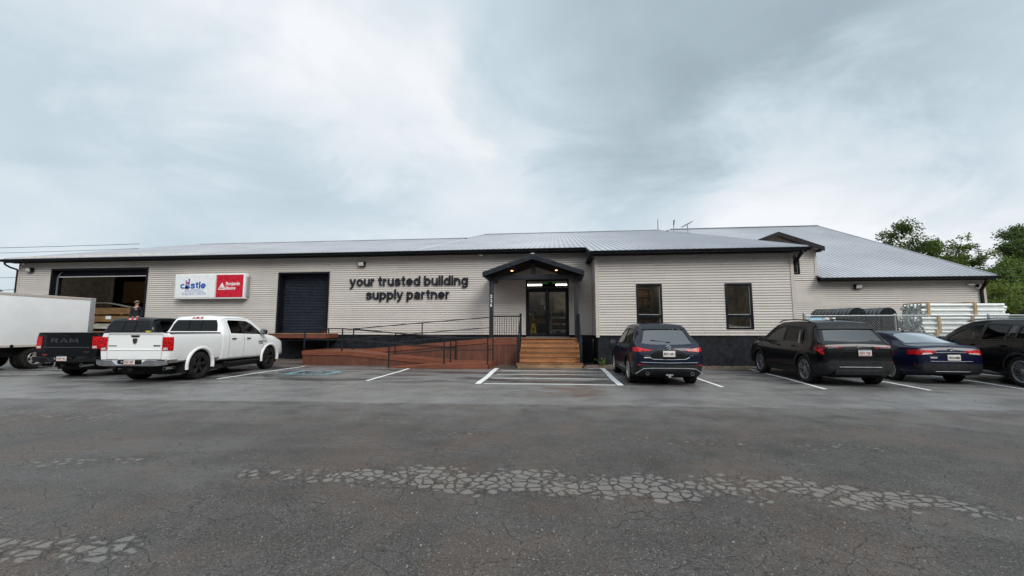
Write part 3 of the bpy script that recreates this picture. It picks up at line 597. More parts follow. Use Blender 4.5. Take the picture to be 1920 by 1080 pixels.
# ------------------------------------------------------------------ building
B = thing('building', 'long low building supply store with beige siding and pale metal roof', 'building', (0, 18.4, 0))
def pb(mb, name, mat, parent=None, **kw):
    """world-coordinate mesh parented under a thing without moving it"""
    o = mb.build(name, mat, **kw); p = parent or B; o.parent = p
    m = Matrix.Translation(p.location) if p.parent is None else None
    if m is not None: o.matrix_parent_inverse = (Matrix.Translation(p.location) @ Matrix.Rotation(p.rotation_euler.z, 4, 'Z')).inverted() if p.type == 'EMPTY' else Matrix()
    return o
def sub(mb, name, mat, parent, **kw):   # a sub-part in the same world coordinates as its part
    o = mb.build(name, mat, **kw); o.parent = parent; return o
C = 0.1
def siding(mb, x0, x1, Y, z0, z1, holes=(), top=None, axis='y', sgn=-1):
    """lapped vinyl courses 0.1 m high as real geometry, each with a shadow groove under its butt; top(z)->(xa,xb) narrows a gable"""
    G = 0.019
    prof = [(0.0, -0.010), (G, -0.010), (G, 0.022), (0.045, 0.020), (C, 0.006), (C, -0.010)]   # (height in course, stand-off)
    def off(h):
        if h < G: return -0.010
        if h < .045: return .022
        return .020 + (.006 - .020) * (h - .045) / (C - .045)
    zs = z0
    while zs < z1 - 1e-6:
        ze = min(zs + C, z1)
        lv = [zs, zs + G, zs + .045, zs + C]
        cuts = sorted({round(v, 5) for v in lv if v <= ze + 1e-6} | {round(ze, 5)} | {round(h, 5) for hh in holes for h in hh[2:4] if zs < h < ze})
        for a, b_ in zip(cuts, cuts[1:]):
            if b_ - a < 1e-5: continue
            zm = (a + b_) / 2; xa, xb = (x0, x1) if top is None else top(zm)
            if xb <= xa: continue
            iv = [(xa, xb)]
            for hx0, hx1, hz0, hz1 in holes:
                if hz0 < zm < hz1:
                    nv = []
                    for p, q in iv:
                        if hx0 > p: nv.append((p, min(q, hx0)))
                        if hx1 < q: nv.append((max(p, hx1), q))
                    iv = [t for t in nv if t[1] - t[0] > 1e-4]
            groove = zm - zs < G
            da = off(a - zs + 1e-6); db = off(b_ - zs - 1e-6)
            for p, q in iv:
                if axis == 'y': P_ = lambda u, d, z: (u, Y + sgn * d, z)
                else: P_ = lambda u, d, z: (Y + sgn * d, u, z)
                mb.quad(P_(p, da, a), P_(q, da, a), P_(q, db, b_), P_(p, db, b_))
                if groove and abs(b_ - zs - G) < 1e-4: mb.quad(P_(p, -.010, b_), P_(q, -.010, b_), P_(q, .022, b_), P_(p, .022, b_))
                if groove and abs(a - zs) < 1e-4: mb.quad(P_(p, .006, a), P_(q, .006, a), P_(q, -.010, a), P_(p, -.010, a))
        zs = ze
Z0 = 1.18
BAY = (-25.62, -20.12, 0.0, 4.52); ROLL = (-13.18, -10.60, 1.12, 4.15); DOOR = (-1.31, 0.59, 1.09, 3.66)
W1 = (3.12, 4.09, 1.45, 3.18); W2 = (6.40, 7.38, 1.43, 3.17); WD = (11.25, 12.02, 4.15, 5.36)
mb = MB(); siding(mb, -27.5, 1.6, 18.4, Z0, 4.88, (BAY, ROLL, DOOR)); pb(mb, 'siding_wall', M['siding'], fix=False)
mb = MB(); siding(mb, 1.6, 8.86, 16.4, Z0, 4.42, (W1, W2)); pb(mb, 'siding_wall', M['siding'], fix=False)
mb = MB(); siding(mb, 16.4, 18.4, 1.6, Z0, 4.45, axis='x', sgn=-1); pb(mb, 'siding_wall', M['siding'], fix=False)
mb = MB(); siding(mb, 16.4, 21.6, 8.86, Z0, 4.45, axis='x', sgn=1); pb(mb, 'siding_wall', M['siding'], fix=False)
SL = 0.272
def main_z(y): return 5.0 + SL * (y - 18)
mb = MB(); siding(mb, 8.87, 20.1, 21.6, 0.5, 3.82); pb(mb, 'siding_wall', M['siding'], fix=False)
PKX, PKZ, EVX, EVZ = 10.93, 6.20, 12.98, 5.42
dsl = (PKZ - EVZ) / (EVX - PKX)
def dtop(z):
    hw = 12.78 - PKX
    if z <= EVZ - 0.03: return (PKX - hw, 12.78)
    k = (PKZ - 0.12 - z) / dsl; return (PKX - min(hw, k), PKX + min(hw, k))
mb = MB(); siding(mb, 0, 0, 21.6, 3.82, PKZ - 0.12, (WD,), top=dtop); pb(mb, 'dormer_wall', M['siding'], fix=False)
pb(MB().quad((12.78, 21.6, 3.8), (12.78, 24.6, 3.8), (12.78, 24.6, 5.4), (12.78, 21.6, 5.4)), 'dormer_cheek', M['siding_trim'], fix=False)
mb = MB(); mb.quad((2 * PKX - 12.78, 21.6, 3.8), (2 * PKX - 12.78, 24.6, 3.8), (2 * PKX - 12.78, 24.6, 5.4), (2 * PKX - 12.78, 21.6, 5.4))
pb(mb, 'dormer_cheek', M['siding_trim'], fix=False)
# gable ends and back walls
mb = MB()
mb.add([(-27.5, 18.4, Z0), (-27.5, 40.6, Z0), (-27.5, 40.6, 4.9), (-27.5, 29.5, main_z(29.5) - 0.05), (-27.5, 18.4, 4.9)], [(0, 1, 2, 3, 4)])
mb.add([(-6.2, 29.5, 7.9), (-6.2, 37.0, main_z(37) - 0.05), (-6.2, 44.6, 7.9)], [(0, 1, 2)])
mb.add([(8.87, 21.6, 4.0), (8.87, 52, 4.0), (8.87, 58, 4.3), (8.87, 37, main_z(37) - 0.05), (8.87, 16.4, 4.45), (8.87, 21.5, 4.45)], [(0, 1, 2, 3, 4, 5)])
mb.add([(20.1, 21.6, 0), (20.1, 46, 0), (20.1, 46, 3.9), (20.1, 33.7, 9.3), (20.1, 21.6, 3.9)], [(0, 1, 2, 3, 4)])
mb.quad((-27.5, 40.6, 0), (-6.2, 40.6, 0), (-6.2, 40.6, 4.9), (-27.5, 40.6, 4.9)); mb.quad((-6.2, 55.9, 0), (8.87, 55.9, 0), (8.87, 55.9, 4.9), (-6.2, 55.9, 4.9)); mb.quad((8.87, 46, 0), (20.1, 46, 0), (20.1, 46, 3.9), (8.87, 46, 3.9))
mb.quad((-6.2, 40.6, 0), (-6.2, 55.9, 0), (-6.2, 55.9, 5), (-6.2, 40.6, 5))
pb(mb, 'gable_wall', M['siding_trim'], fix=False)
# foundation
mb = MB(); mb.box(-27.47, -25.7, 18.43, 18.8, 0, Z0); mb.box(-25.7, -20.05, 18.43, 18.8, 0, 1.09); mb.box(-20.05, 1.60, 18.43, 18.8, 0, Z0)
mb.box(1.63, 1.9, 16.7, 18.43, 0, Z0); mb.box(1.63, 8.83, 16.43, 16.7, 0, Z0); mb.box(8.6, 8.83, 16.7, 21.6, 0, Z0)
pb(mb, 'foundation', M['foundation'])
mb = MB(); mb.box(8.9, 20.07, 21.63, 21.9, 0, 0.5); pb(mb, 'foundation', M['foundation'])
# corner boards, starter strip and J-channels
mb = MB()
for x0, x1, y0, y1, z0, z1 in ((-27.56, -27.46, 18.365, 18.46, Z0 - .02, 4.85), (1.575, 1.685, 16.365, 16.40, Z0 - .06, 4.4), (1.56, 1.60, 16.368, 16.47, Z0 - .06, 4.4), (8.78, 8.90, 16.365, 16.46, Z0 - .02, 4.4),
                                 (1.53, 1.585, 18.35, 18.398, Z0, 4.8), (20.04, 20.14, 21.565, 21.66, 0.5, 3.8), (12.70, 12.81, 21.565, 21.64, 3.98, 5.4)): pb(MB().box(x0, x1, y0, y1, z0, z1), 'corner_trim', M['siding_trim'])
def jch(hole, Y, t=0.035, skip=()):
    x0, x1, z0, z1 = hole; q = MB()
    q.box(x0 - t, x0, Y - .022, Y + .01, z0, z1 + t); q.box(x1, x1 + t, Y - .022, Y + .01, z0, z1 + t); q.box(x0, x1, Y - .022, Y + .01, z1, z1 + t); return q
for h, Y in ((BAY, 18.4), (ROLL, 18.4)): pb(jch(h, Y), 'opening_trim', M['siding_trim'])

# roofs: sheets with standing ribs every 9 inches
def roof(name, x0, x1, y0, y1, zf, parent_part=None, rib0=0.0, thick=0.04):
    q = MB(); q.add([(x0, y0, zf(y0)), (x1, y0, zf(y0)), (x1, y1, zf(y1)), (x0, y1, zf(y1)), (x0, y0, zf(y0) - thick), (x1, y0, zf(y0) - thick), (x1, y1, zf(y1) - thick), (x0, y1, zf(y1) - thick)],
                  [(0, 1, 2, 3), (7, 6, 5, 4), (0, 4, 5, 1), (1, 5, 6, 2), (2, 6, 7, 3), (3, 7, 4, 0)])
    k = math.ceil((x0 - rib0) / 0.2286)
    while rib0 + k * 0.2286 < x1 - 0.02:
        x = rib0 + k * 0.2286; k += 1
        if x < x0 + 0.02: continue
        pr = ((-0.034, 0.0), (-0.018, 0.036), (0.018, 0.036), (0.034, 0.0))
        vs = [(x + a, yy, zf(yy) + h + 0.001) for yy in (y0 - 0.004, y1) for a, h in pr]
        q.add(vs, [(0, 1, 5, 4), (1, 2, 6, 5), (2, 3, 7, 6), (0, 3, 2, 1)])
    return q
def merge(*mbs):
    q = MB()
    for m in mbs: q.add(m.v, m.f)
    return q
bk1 = lambda y: main_z(29.5) - SL * (y - 29.5); bk2 = lambda y: main_z(37) - SL * (y - 37)
rz = lambda y: 3.93 + 0.44 * (y - 21.2); rzb = lambda y: rz(33.7) - 0.44 * (y - 33.7)
pb(merge(roof('r', -27.85, -6.40, 17.95, 29.5, main_z), roof('r', -6.40, 1.35, 17.95, 37, main_z), roof('r', 1.35, 9.2, 15.95, 37, main_z)), 'roof', M['roofmetal'], fix=False)
def plain(x0, x1, y0, y1, zf): return MB().quad((x0, y0, zf(y0)), (x1, y0, zf(y0)), (x1, y1, zf(y1)), (x0, y1, zf(y1)))
pb(merge(plain(-27.85, -6.40, 29.5, 41, bk1), plain(-6.40, 9.2, 37, 56.2, bk2), plain(9.0, 20.25, 33.7, 46.3, rzb)), 'back_roof', M['roofmetal'], fix=False)
pb(merge(roof('r', 12.74, 20.25, 21.15, 33.7, rz), roof('r', 9.0, 12.74, 24.4, 33.7, rz)), 'wing_roof', M['roofmetal'], fix=False)
mb = MB()
mb.beam((-27.85, 29.5, main_z(29.5) + .03), (-6.40, 29.5, main_z(29.5) + .03), 0.3, 0.03); mb.beam((-6.4, 37, main_z(37) + .03), (9.2, 37, main_z(37) + .03), 0.3, 0.03); mb.beam((9.25, 33.7, rz(33.7) + .03), (20.25, 33.7, rz(33.7) + .03), 0.3, 0.03)
for x, ya, yb, zf in ((-27.86, 17.95, 29.5, main_z), (9.21, 15.95, 37, main_z), (20.26, 21.15, 33.7, rz), (-6.42, 29.5, 37, main_z)):
    mb.beam((x, ya, zf(ya) + .0), (x, yb, zf(yb) + .0), 0.035, 0.10)
pb(mb, 'roof_flashing', M['roofmetal'])
# eaves: gutters, fascias, soffits
def gutter(x0, x1, y, z):
    q = MB(); pr = [(y - 0.13, z), (y - 0.145, z - 0.02), (y - 0.13, z - 0.055), (y - 0.105, z - 0.075), (y - 0.095, z - 0.125), (y - 0.0, z - 0.125), (y - 0.0, z - 0.10), (y - 0.085, z - 0.10), (y - 0.095, z - 0.06), (y - 0.118, z - 0.045), (y - 0.118, z)]
    q.prism(pr, 'x', x0, x1); q.box(x0 - .004, x0, y - .14, y, z - .13, z); q.box(x1, x1 + .004, y - .14, y, z - .13, z); return q
pb(gutter(-27.95, 1.30, 17.99, 4.975), 'gutter', M['black_metal']); pb(gutter(1.36, 9.25, 15.99, 4.435), 'gutter', M['black_metal']); pb(gutter(12.72, 20.35, 21.19, 3.90), 'gutter', M['black_metal'])
mb = MB(); mb.box(-27.85, 1.35, 18.0, 18.03, 4.80, 4.965); pb(mb, 'fascia', M['black_metal'])
mb = MB(); mb.box(1.35, 9.2, 16.0, 16.03, 4.27, 4.425); pb(mb, 'fascia', M['black_metal'])
mb = MB(); mb.add([(1.349, 16.0, 4.27), (1.349, 18.05, 4.80), (1.349, 18.05, 5.0), (1.349, 16.0, 4.455), (1.325, 16.0, 4.27), (1.325, 18.05, 4.80), (1.325, 18.05, 5.0), (1.325, 16.0, 4.455)], [(0, 1, 2, 3), (7, 6, 5, 4), (0, 4, 5, 1), (1, 5, 6, 2), (2, 6, 7, 3), (3, 7, 4, 0)]); pb(mb, 'fascia', M['black_metal'])
mb = MB(); mb.box(12.75, 20.25, 21.2, 21.23, 3.74, 3.89); pb(mb, 'fascia', M['black_metal'])
mb = MB(); mb.box(-27.85, 1.349, 18.03, 18.42, 4.83, 4.86); mb.box(1.35, 9.2, 16.03, 16.42, 4.30, 4.33); mb.box(1.35, 1.6, 16.42, 18.42, 4.36, 4.39); mb.box(8.87, 9.2, 16.42, 21.2, 4.30, 4.33); mb.box(12.8, 20.25, 21.23, 21.62, 3.76, 3.79)
pb(mb, 'soffit', M['soffit'])
mb = MB(); mb.path([(-27.78, 17.93, 4.86), (-27.78, 17.95, 4.72), (-27.72, 18.12, 4.60), (-27.60, 18.36, 4.50), (-27.60, 18.36, 0.3)], 0.042, 10); pb(mb, 'downspout', M['black_metal'], smooth=True)
mb = MB(); mb.beam((1.47, 18.30, 4.42), (1.47, 18.30, 4.30), 0.12, 0.18); pb(mb, 'eave_return', M['black_metal']); mb = MB(); mb.beam((1.49, 16.05, 4.32), (1.49, 16.05, 4.18), 0.11, 0.12, up=(0, 1, 0)); pb(mb, 'eave_return', M['black_metal'])
mb = MB(); mb.beam((9.0, 15.93, 4.33), (9.0, 15.95, 4.22), 0.09, 0.07, up=(0, 1, 0)); mb.beam((9.0, 15.95, 4.24), (8.96, 16.34, 3.95), 0.09, 0.07, up=(1, 0, 0)); mb.beam((8.95, 16.34, 3.98), (8.93, 16.52, 3.84), 0.08, 0.07, up=(1, 0, 0)); mb.beam((8.93, 16.52, 3.88), (8.93, 16.52, 0.2), 0.07, 0.07, up=(0, 1, 0)); pb(mb, 'downspout', M['black_metal'])
mb = MB(); mb.beam((19.85, 21.15, 3.80), (19.85, 21.20, 3.62), 0.10, 0.08, up=(0, 1, 0)); mb.beam((19.85, 21.18, 3.66), (19.92, 21.52, 3.30), 0.10, 0.08, up=(1, 0, 0)); mb.beam((19.92, 21.53, 3.34), (19.92, 21.53, 0.2), 0.10, 0.08, up=(0, 1, 0)); pb(mb, 'downspout', M['black_metal'])
# dormer roof
def dz(x): return PKZ - dsl * abs(x - PKX)
mb = MB(); yb = 27.2
for s in (-1, 1):
    e = PKX + s * (EVX - PKX)
    mb.add([(PKX, 21.2, PKZ), (e, 21.2, dz(e)), (e, yb, dz(e)), (PKX, yb, PKZ), (PKX, 21.2, PKZ - .05), (e, 21.2, dz(e) - .05), (e, yb, dz(e) - .05), (PKX, yb, PKZ - .05)],
           [(0, 1, 2, 3), (7, 6, 5, 4), (0, 4, 5, 1), (1, 5, 6, 2), (2, 6, 7, 3), (3, 7, 4, 0)])
pb(mb, 'dormer_roof', M['roofmetal'])
mb = MB()
for s in (-1, 1):
    e = PKX + s * (EVX - PKX)
    mb.add([(PKX, 21.14, PKZ + .01), (e, 21.14, dz(e) + .01), (e, 21.14, dz(e) - .20), (PKX, 21.14, PKZ - .20), (PKX, 21.197, PKZ + .01), (e, 21.197, dz(e) + .01), (e, 21.197, dz(e) - .20), (PKX, 21.197, PKZ - .20)],
           [(0, 1, 2, 3), (7, 6, 5, 4), (0, 4, 5, 1), (1, 5, 6, 2), (2, 6, 7, 3), (3, 7, 4, 0)])
    mb.add([(e, 21.2, dz(e) - .2), (e - s * .25, 21.2, dz(e) - .2), (e - s * .25, 21.62, dz(e) - .2), (e, 21.62, dz(e) - .2)], [(0, 1, 2, 3)])
    mb.beam((e, 21.2, dz(e) - .08), (e, 24.6, dz(e) - .08), .03, .14)
pb(mb, 'dormer_fascia', M['fascia'])

# windows
def window(hole, Y, mull, label=None, glass='glass_pane'):
    x0, x1, z0, z1 = hole; f = MB(); t = 0.075
    for a in ((x0, x0 + t, z0, z1), (x1 - t, x1, z0, z1), (x0 + t, x1 - t, z1 - t, z1), (x0 + t, x1 - t, z0, z0 + t), (x0 + t, x1 - t, mull - .045, mull + .045)):
        f.box(a[0], a[1], Y - .035, Y + .14, a[2], a[3])
    fo = pb(f, 'window', M['frame'], bevel=0.006)
    g = MB(); g.quad((x0 + t, Y + .06, z0 + t), (x1 - t, Y + .06, z0 + t), (x1 - t, Y + .06, mull - .045), (x0 + t, Y + .06, mull - .045)); g.quad((x0 + t, Y + .04, mull + .045), (x1 - t, Y + .04, mull + .045), (x1 - t, Y + .04, z1 - t), (x0 + t, Y + .04, z1 - t))
    sub(g, 'pane', M[glass], fo, fix=False)
    s = MB(); q = .012
    for (a, b_, c, d, yy) in ((x0 + t, x1 - t, mull + .045, z1 - t, Y + .03), (x0 + t, x1 - t, z0 + t, mull - .045, Y + .05)):
        s.box(a, b_, yy - .006, yy, c, c + q); s.box(b_ - q * 1.6, b_, yy - .006, yy, c + q, d)
    sub(s, 'sash_bead', M['white_plastic'], fo); return fo
window(W1, 16.4, 1.95); window(W2, 16.4, 1.94); window(WD, 21.6, 4.72)

# loading bay on the left: reveal, half-raised door, tracks, room behind
x0, x1, z0, z1 = BAY; mb = MB()
for a in ((x0 - .0, x0 + .10, 1.09, z1), (x1 - .10, x1, 1.09, z1), (x0 + .10, x1 - .10, z1 - .10, z1)): mb.box(a[0], a[1], 18.36, 18.80, a[2], a[3])
fr = pb(mb, 'bay_frame', M['frame'])
mb = MB(); mb.box(x0 + .10, x1 - .10, 18.62, 18.67, 4.14, 4.42)
for k in range(3): mb.box(x0 + .10, x1 - .10, 18.605, 18.62, 4.16 + k * .09, 4.235 + k * .09)
dr = pb(mb, 'overhead_door', M['frame'])
mb = MB(); mb.box(x0 + .12, x1 - .12, 18.59, 18.66, 4.105, 4.14); sub(mb, 'bottom_seal', M['white_plastic'], dr)
mb = MB(); mb.box(x0 + .11, x0 + .17, 18.56, 18.60, 1.1, 4.1); mb.beam((x0 + .14, 18.57, 4.12), (x0 + .36, 18.57, 4.38), .03, .05, up=(0, 1, 0)); pb(mb, 'door_track', M['galv']); pb(MB().box(x1 - .17, x1 - .11, 18.56, 18.60, 1.1, 4.1), 'door_track', M['galv'])
mb = MB(); mb.box(x0 - 6, x1 + 2.6, 18.8, 27, 1.02, 1.09); pb(mb, 'warehouse_floor', mat_basic('pale_concrete', (0.5, 0.48, 0.44), 0.7, nscale=3, namt=0.1))
mb = MB(); mb.quad((-34 + 7, 22.6, 1.09), (-24.9, 22.6, 1.09), (-24.9, 22.6, 5.2), (-27, 22.6, 5.2)); mb.quad((-27.3, 18.81, 1.09), (-27.3, 22.6, 1.09), (-27.3, 22.6, 5.2), (-27.3, 18.81, 5.2))
mb.box(-27.3, -24.45, 22.6, 22.7, 1.09, 5.2); mb.box(-24.45, -23.4, 22.6, 22.7, 1.09, 5.2)
pb(mb, 'inside_wall', M['warewall'], fix=False)
mb = MB(); mb.box(-26.3, -24.9, 22.55, 22.59, 3.05, 4.35); pb(mb, 'wall_board', M['osb'])
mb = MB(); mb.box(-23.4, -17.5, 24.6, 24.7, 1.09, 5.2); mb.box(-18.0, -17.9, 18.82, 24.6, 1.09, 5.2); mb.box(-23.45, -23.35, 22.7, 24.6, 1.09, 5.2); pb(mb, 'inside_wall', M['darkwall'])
mb = MB(); mb.box(-27.4, -17.5, 18.8, 24.7, 5.2, 5.25); mb.box(-27.4, -17.5, 18.45, 18.8, 4.55, 5.2); pb(mb, 'warehouse_ceiling', M['warewall'])
# roller door between the signs
x0, x1, z0, z1 = ROLL; mb = MB()
for a in ((x0, x0 + .09, z0, z1), (x1 - .07, x1, z0, z1), (x0 + .09, x1 - .07, z1 - .08, z1)): mb.box(a[0], a[1], 18.36, 18.78, a[2], a[3])
pb(mb, 'door_frame', M['frame'])
mb = MB(); mb.box(x0 + .09, x1 - .07, 18.74, 18.80, z0, z1 - .08); n_ = 40; hh = (z1 - .08 - z0) / n_
for k in range(n_): mb.add([(x0 + .12, 18.735, z0 + k * hh), (x1 - .09, 18.735, z0 + k * hh), (x1 - .09, 18.70, z0 + (k + .5) * hh), (x0 + .12, 18.70, z0 + (k + .5) * hh), (x1 - .09, 18.735, z0 + (k + .92) * hh), (x0 + .12, 18.735, z0 + (k + .92) * hh)], [(0, 1, 2, 3), (3, 2, 4, 5)])
rd = pb(mb, 'roller_door', M['door_slate'])
mb = MB(); mb.box(x0 + .09, x0 + .13, 18.66, 18.70, z0, z1 - .08); sub(mb, 'guide_rail', M['frame'], rd)
mb = MB(); mb.box(-10.98, -10.84, 18.68, 18.70, 1.30, 1.335); sub(mb, 'reflector', M['leafred'], rd)
# little landing shelf under the roller door
SH = thing('loading_shelf', 'reddish plank shelf on the wall below the dark roller door', 'shelf', (-11.4, 17.9, 0))
mb = MB(); mb.box(-12.76, -10.08, 17.36, 17.40, 1.05, 1.225); mb.box(-12.76, -12.72, 17.40, 18.42, 1.0, 1.225); mb.box(-10.12, -10.08, 17.40, 18.42, 1.05, 1.225); pb(mb, 'face_board', M['redtrim'], SH)
mb = MB(); mb.box(-12.78, -10.06, 17.34, 18.42, 1.225, 1.26); pb(mb, 'top_board', M['plywood'], SH)
mb = MB(); mb.box(-12.72, -10.12, 17.5, 18.42, 0.92, 1.04); pb(mb, 'bearer', M['foundation'], SH)

# ------------------------------------------------------------------ entrance doors and the shop behind
x0, x1, z0, z1 = DOOR; mb = MB(); f = .07
for a in ((x0, x0 + f, z0, z1), (x1 - f, x1, z0, z1), (x0 + f, x1 - f, z1 - f, z1), (x0 + f, x1 - f, 3.17, 3.27)): mb.box(a[0], a[1], 18.37, 18.52, a[2], a[3])
ef = pb(mb, 'entrance_frame', M['frame'], bevel=.004)
mb = MB(); mb.quad((x0 + f, 18.45, 3.27), (x1 - f, 18.45, 3.27), (x1 - f, 18.45, z1 - f), (x0 + f, 18.45, z1 - f)); sub(mb, 'transom_pane', M['glass_pane'], ef, fix=False)
xm = (x0 + x1) / 2
for a, b_, hx in ((x0 + f, xm - .006, xm - .12), (xm + .006, x1 - f, xm + .12)):
    mb = MB(); s = .075
    for c in ((a, a + s, 1.11, 3.165), (b_ - s, b_, 1.11, 3.165), (a + s, b_ - s, 3.09, 3.165), (a + s, b_ - s, 1.11, 1.25)): mb.box(c[0], c[1], 18.405, 18.455, c[2], c[3])
    d = pb(mb, 'entrance_door', M['frame'], bevel=.004)
    mb = MB(); mb.quad((a + s, 18.43, 1.25), (b_ - s, 18.43, 1.25), (b_ - s, 18.43, 3.09), (a + s, 18.43, 3.09)); sub(mb, 'pane', M['glass_pane'], d, fix=False)
    mb = MB(); sgn = 1 if hx > xm else -1
    mb.path([(hx - sgn * .0, 18.40, 1.85), (hx, 18.33, 1.85), (hx, 18.33, 2.15), (hx, 18.40, 2.15)], .014, 8); sub(mb, 'handle', M['black_metal'], d, smooth=True)
mb = MB(); mb.box(x0, x1, 18.30, 18.52, 1.088, 1.112); pb(mb, 'threshold', M['galv'])
mb = MB(); mb.box(-6, 1.9, 18.81, 24.5, 1.0, 1.085); pb(mb, 'shop_floor', M['concrete'])
mb = MB(); mb.box(-6, 1.9, 24.4, 24.5, 1.085, 3.9); mb.box(-6.0, -5.9, 18.9, 24.4, 1.085, 3.9); mb.box(1.9, 2.0, 18.9, 24.4, 1.085, 3.9); pb(mb, 'shop_wall', M['innerwall'])
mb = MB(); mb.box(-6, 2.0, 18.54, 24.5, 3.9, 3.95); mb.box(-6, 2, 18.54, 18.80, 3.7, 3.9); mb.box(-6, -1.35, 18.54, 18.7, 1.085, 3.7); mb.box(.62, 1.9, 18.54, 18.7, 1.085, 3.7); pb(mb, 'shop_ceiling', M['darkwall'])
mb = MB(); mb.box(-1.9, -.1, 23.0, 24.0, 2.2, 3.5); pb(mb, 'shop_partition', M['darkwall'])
for k, (a, b_, y) in enumerate(((-3.1, -.9, 20.2), (-.7, 1.6, 20.2), (-3.1, 1.6, 22.4))):
    t_ = tag(MB().box(a, b_, y, y + .16, 3.82, 3.88).build('tube_lamp', M['tube']), ('lit ceiling tube inside the shop, left one near the doors', 'lit ceiling tube inside the shop, right one near the doors', 'long lit ceiling tube deep inside the shop')[k], 'ceiling lamp')
sg = thing('opening_sign', 'small dark panel with green marks inside above the entrance doors', 'sign', (0, 19.4, 0))
o = MB().box(-.62, .02, 19.4, 19.44, 3.38, 3.66).build('panel', M['black_plastic']); o.parent = sg; o.matrix_parent_inverse = Matrix.Translation(sg.location).inverted()
mb = MB(); rg2 = random.Random(5); xx = -.58
while xx < -.04:
    wdt = rg2.uniform(.02, .04)
    if rg2.random() > .18: mb.box(xx, xx + wdt, 19.385, 19.399, 3.56 + rg2.uniform(0, .015), 3.63)
    xx += wdt + .012
o = mb.build('marks', M['green_led']); o.parent = sg; o.matrix_parent_inverse = Matrix.Translation(sg.location).inverted()
# shelves of goods seen through the door and the two windows
def shelf_unit(x, y, w, h, rows, label, z0=1.085, cols=((.04, .05, .10), (.05, .05, .05), (.12, .02, .02), (.45, .42, .36), (.22, .12, .05)), seed=1, frame='white_plastic', top=None):
    rr_ = random.Random(seed); t = thing('display_shelf', label, 'shelf', (x, y, z0)); m_ = MB()
    for a in (0, w): m_.box(a - .015, a + .015, 0, .4, 0, h)
    for k in range(rows + 1): m_.box(-.015, w + .015, 0, .4, h * k / rows, h * k / rows + .025)
    o = m_.build('rack', M[frame]); o.parent = t
    for k in range(rows):
        c = cols[rr_.randrange(len(cols))]; key = 'goods%s' % (c,)
        if key not in M: M[key] = mat_basic('goods', c, .5, namt=.5, nscale=16)
        m_ = MB(); xx = .03
        while xx < w - .08:
            ww = rr_.uniform(.05, .11); m_.box(xx, xx + ww * .85, .03, .3, h * k / rows + .027, h * k / rows + .027 + (h / rows) * rr_.uniform(.55, .85)); xx += ww
        o = m_.build('goods', M[key]); o.parent = t
    return t
shelf_unit(-.2, 20.2, .95, 1.25, 4, 'white wire shelf of jars seen through the right entrance door', seed=4, cols=((.03, .05, .10), (.02, .02, .03), (.14, .02, .02)))
shelf_unit(-3.3, 22.3, 2.2, 1.3, 3, 'low dark shelf far inside the shop behind the left door', seed=9, frame='black_plastic')
shelf_unit(2.6, 18.4, 1.5, 2.1, 6, 'shelf of brown tins inside the window behind the blue vehicle', seed=2, frame='lumber', cols=((.24, .13, .05), (.16, .10, .05), (.30, .17, .06), (.05, .05, .05)))
shelf_unit(5.3, 18.6, 1.9, 1.6, 4, 'tall cream shelf inside the right-hand window', seed=6, frame='innerwall', cols=((.10, .08, .05), (.05, .05, .04), (.20, .15, .09)))
def loose(name, label, cat, mb, mat, **kw): return tag(mb.build(name, M[mat], **kw), label, cat)
loose('counter', 'brown wooden counter with cartons behind the left entrance door', 'counter', MB().box(-1.9, -.35, 20.4, 21.0, 1.085, 1.95).box(-1.7, -1.1, 20.45, 20.9, 1.95, 2.15), 'lumber', bevel=.01)
loose('black_bin', 'black bin on the floor just inside the left entrance door', 'bin', MB().box(-.85, -.35, 19.4, 19.9, 1.085, 1.75), 'black_plastic', bevel=.03)
loose('notice', 'pale blue notice stuck inside the left entrance door', 'notice', MB().box(-.66, -.40, 18.458, 18.462, 2.52, 2.76), 'clear_lens')
loose('notice', 'small white notice below the blue one on the left entrance door', 'notice', MB().box(-.50, -.40, 18.458, 18.462, 2.30, 2.49), 'signwhite')
ws = thing('floor_sign', 'yellow folding wet floor sign inside the left entrance door', 'floor sign', (-1.0, 18.75, 1.085))
for k, dy in ((0, -.12), (1, .12)):
    mb = MB(); mb.add([(-.17, dy, 0), (.17, dy, 0), (.07, 0, .62), (-.07, 0, .62), (-.17, dy + .012, 0), (.17, dy + .012, 0), (.07, .012, .62), (-.07, .012, .62)], [(0, 1, 2, 3), (7, 6, 5, 4), (0, 4, 5, 1), (1, 5, 6, 2), (2, 6, 7, 3), (3, 7, 4, 0)])
    o = mb.build('panel', M['yellow']); o.parent = ws
mb = MB(); mb.box(-.03, .03, -.10, -.095, .30, .42); mb.box(-.06, .06, -.115, -.11, .12, .18); o = mb.build('symbol', M['black_plastic']); o.parent = ws
mb = MB(); mb.box(1.9, 8.6, 16.75, 21, 1.0, 1.085); pb(mb, 'office_floor', M['concrete'])
mb = MB(); mb.box(1.9, 8.6, 20.8, 20.9, 1.085, 4.3); mb.box(4.5, 4.6, 17.4, 20.8, 1.085, 4.3); mb.box(1.85, 1.9, 16.75, 20.8, 1.085, 4.3); mb.box(8.6, 8.65, 16.75, 20.8, 1.085, 4.3); pb(mb, 'office_wall', M['innerwall'])
mb = MB(); mb.box(1.9, 8.6, 16.7, 20.8, 3.9, 3.95); pb(mb, 'office_ceiling', M['innerwall'])
for k, (a, b_) in enumerate(((2.2, 4.2), (5.2, 8.2))):  # tubes out of view above the windows, added to brighten both rooms
    tag(MB().box(a, b_, 17.9, 18.05, 3.84, 3.89).build('tube_lamp', M['tube']), ('unseen ceiling tube added to brighten the room behind the window nearer the porch', 'unseen ceiling tube added to brighten the room behind the right-hand window')[k], 'ceiling lamp')
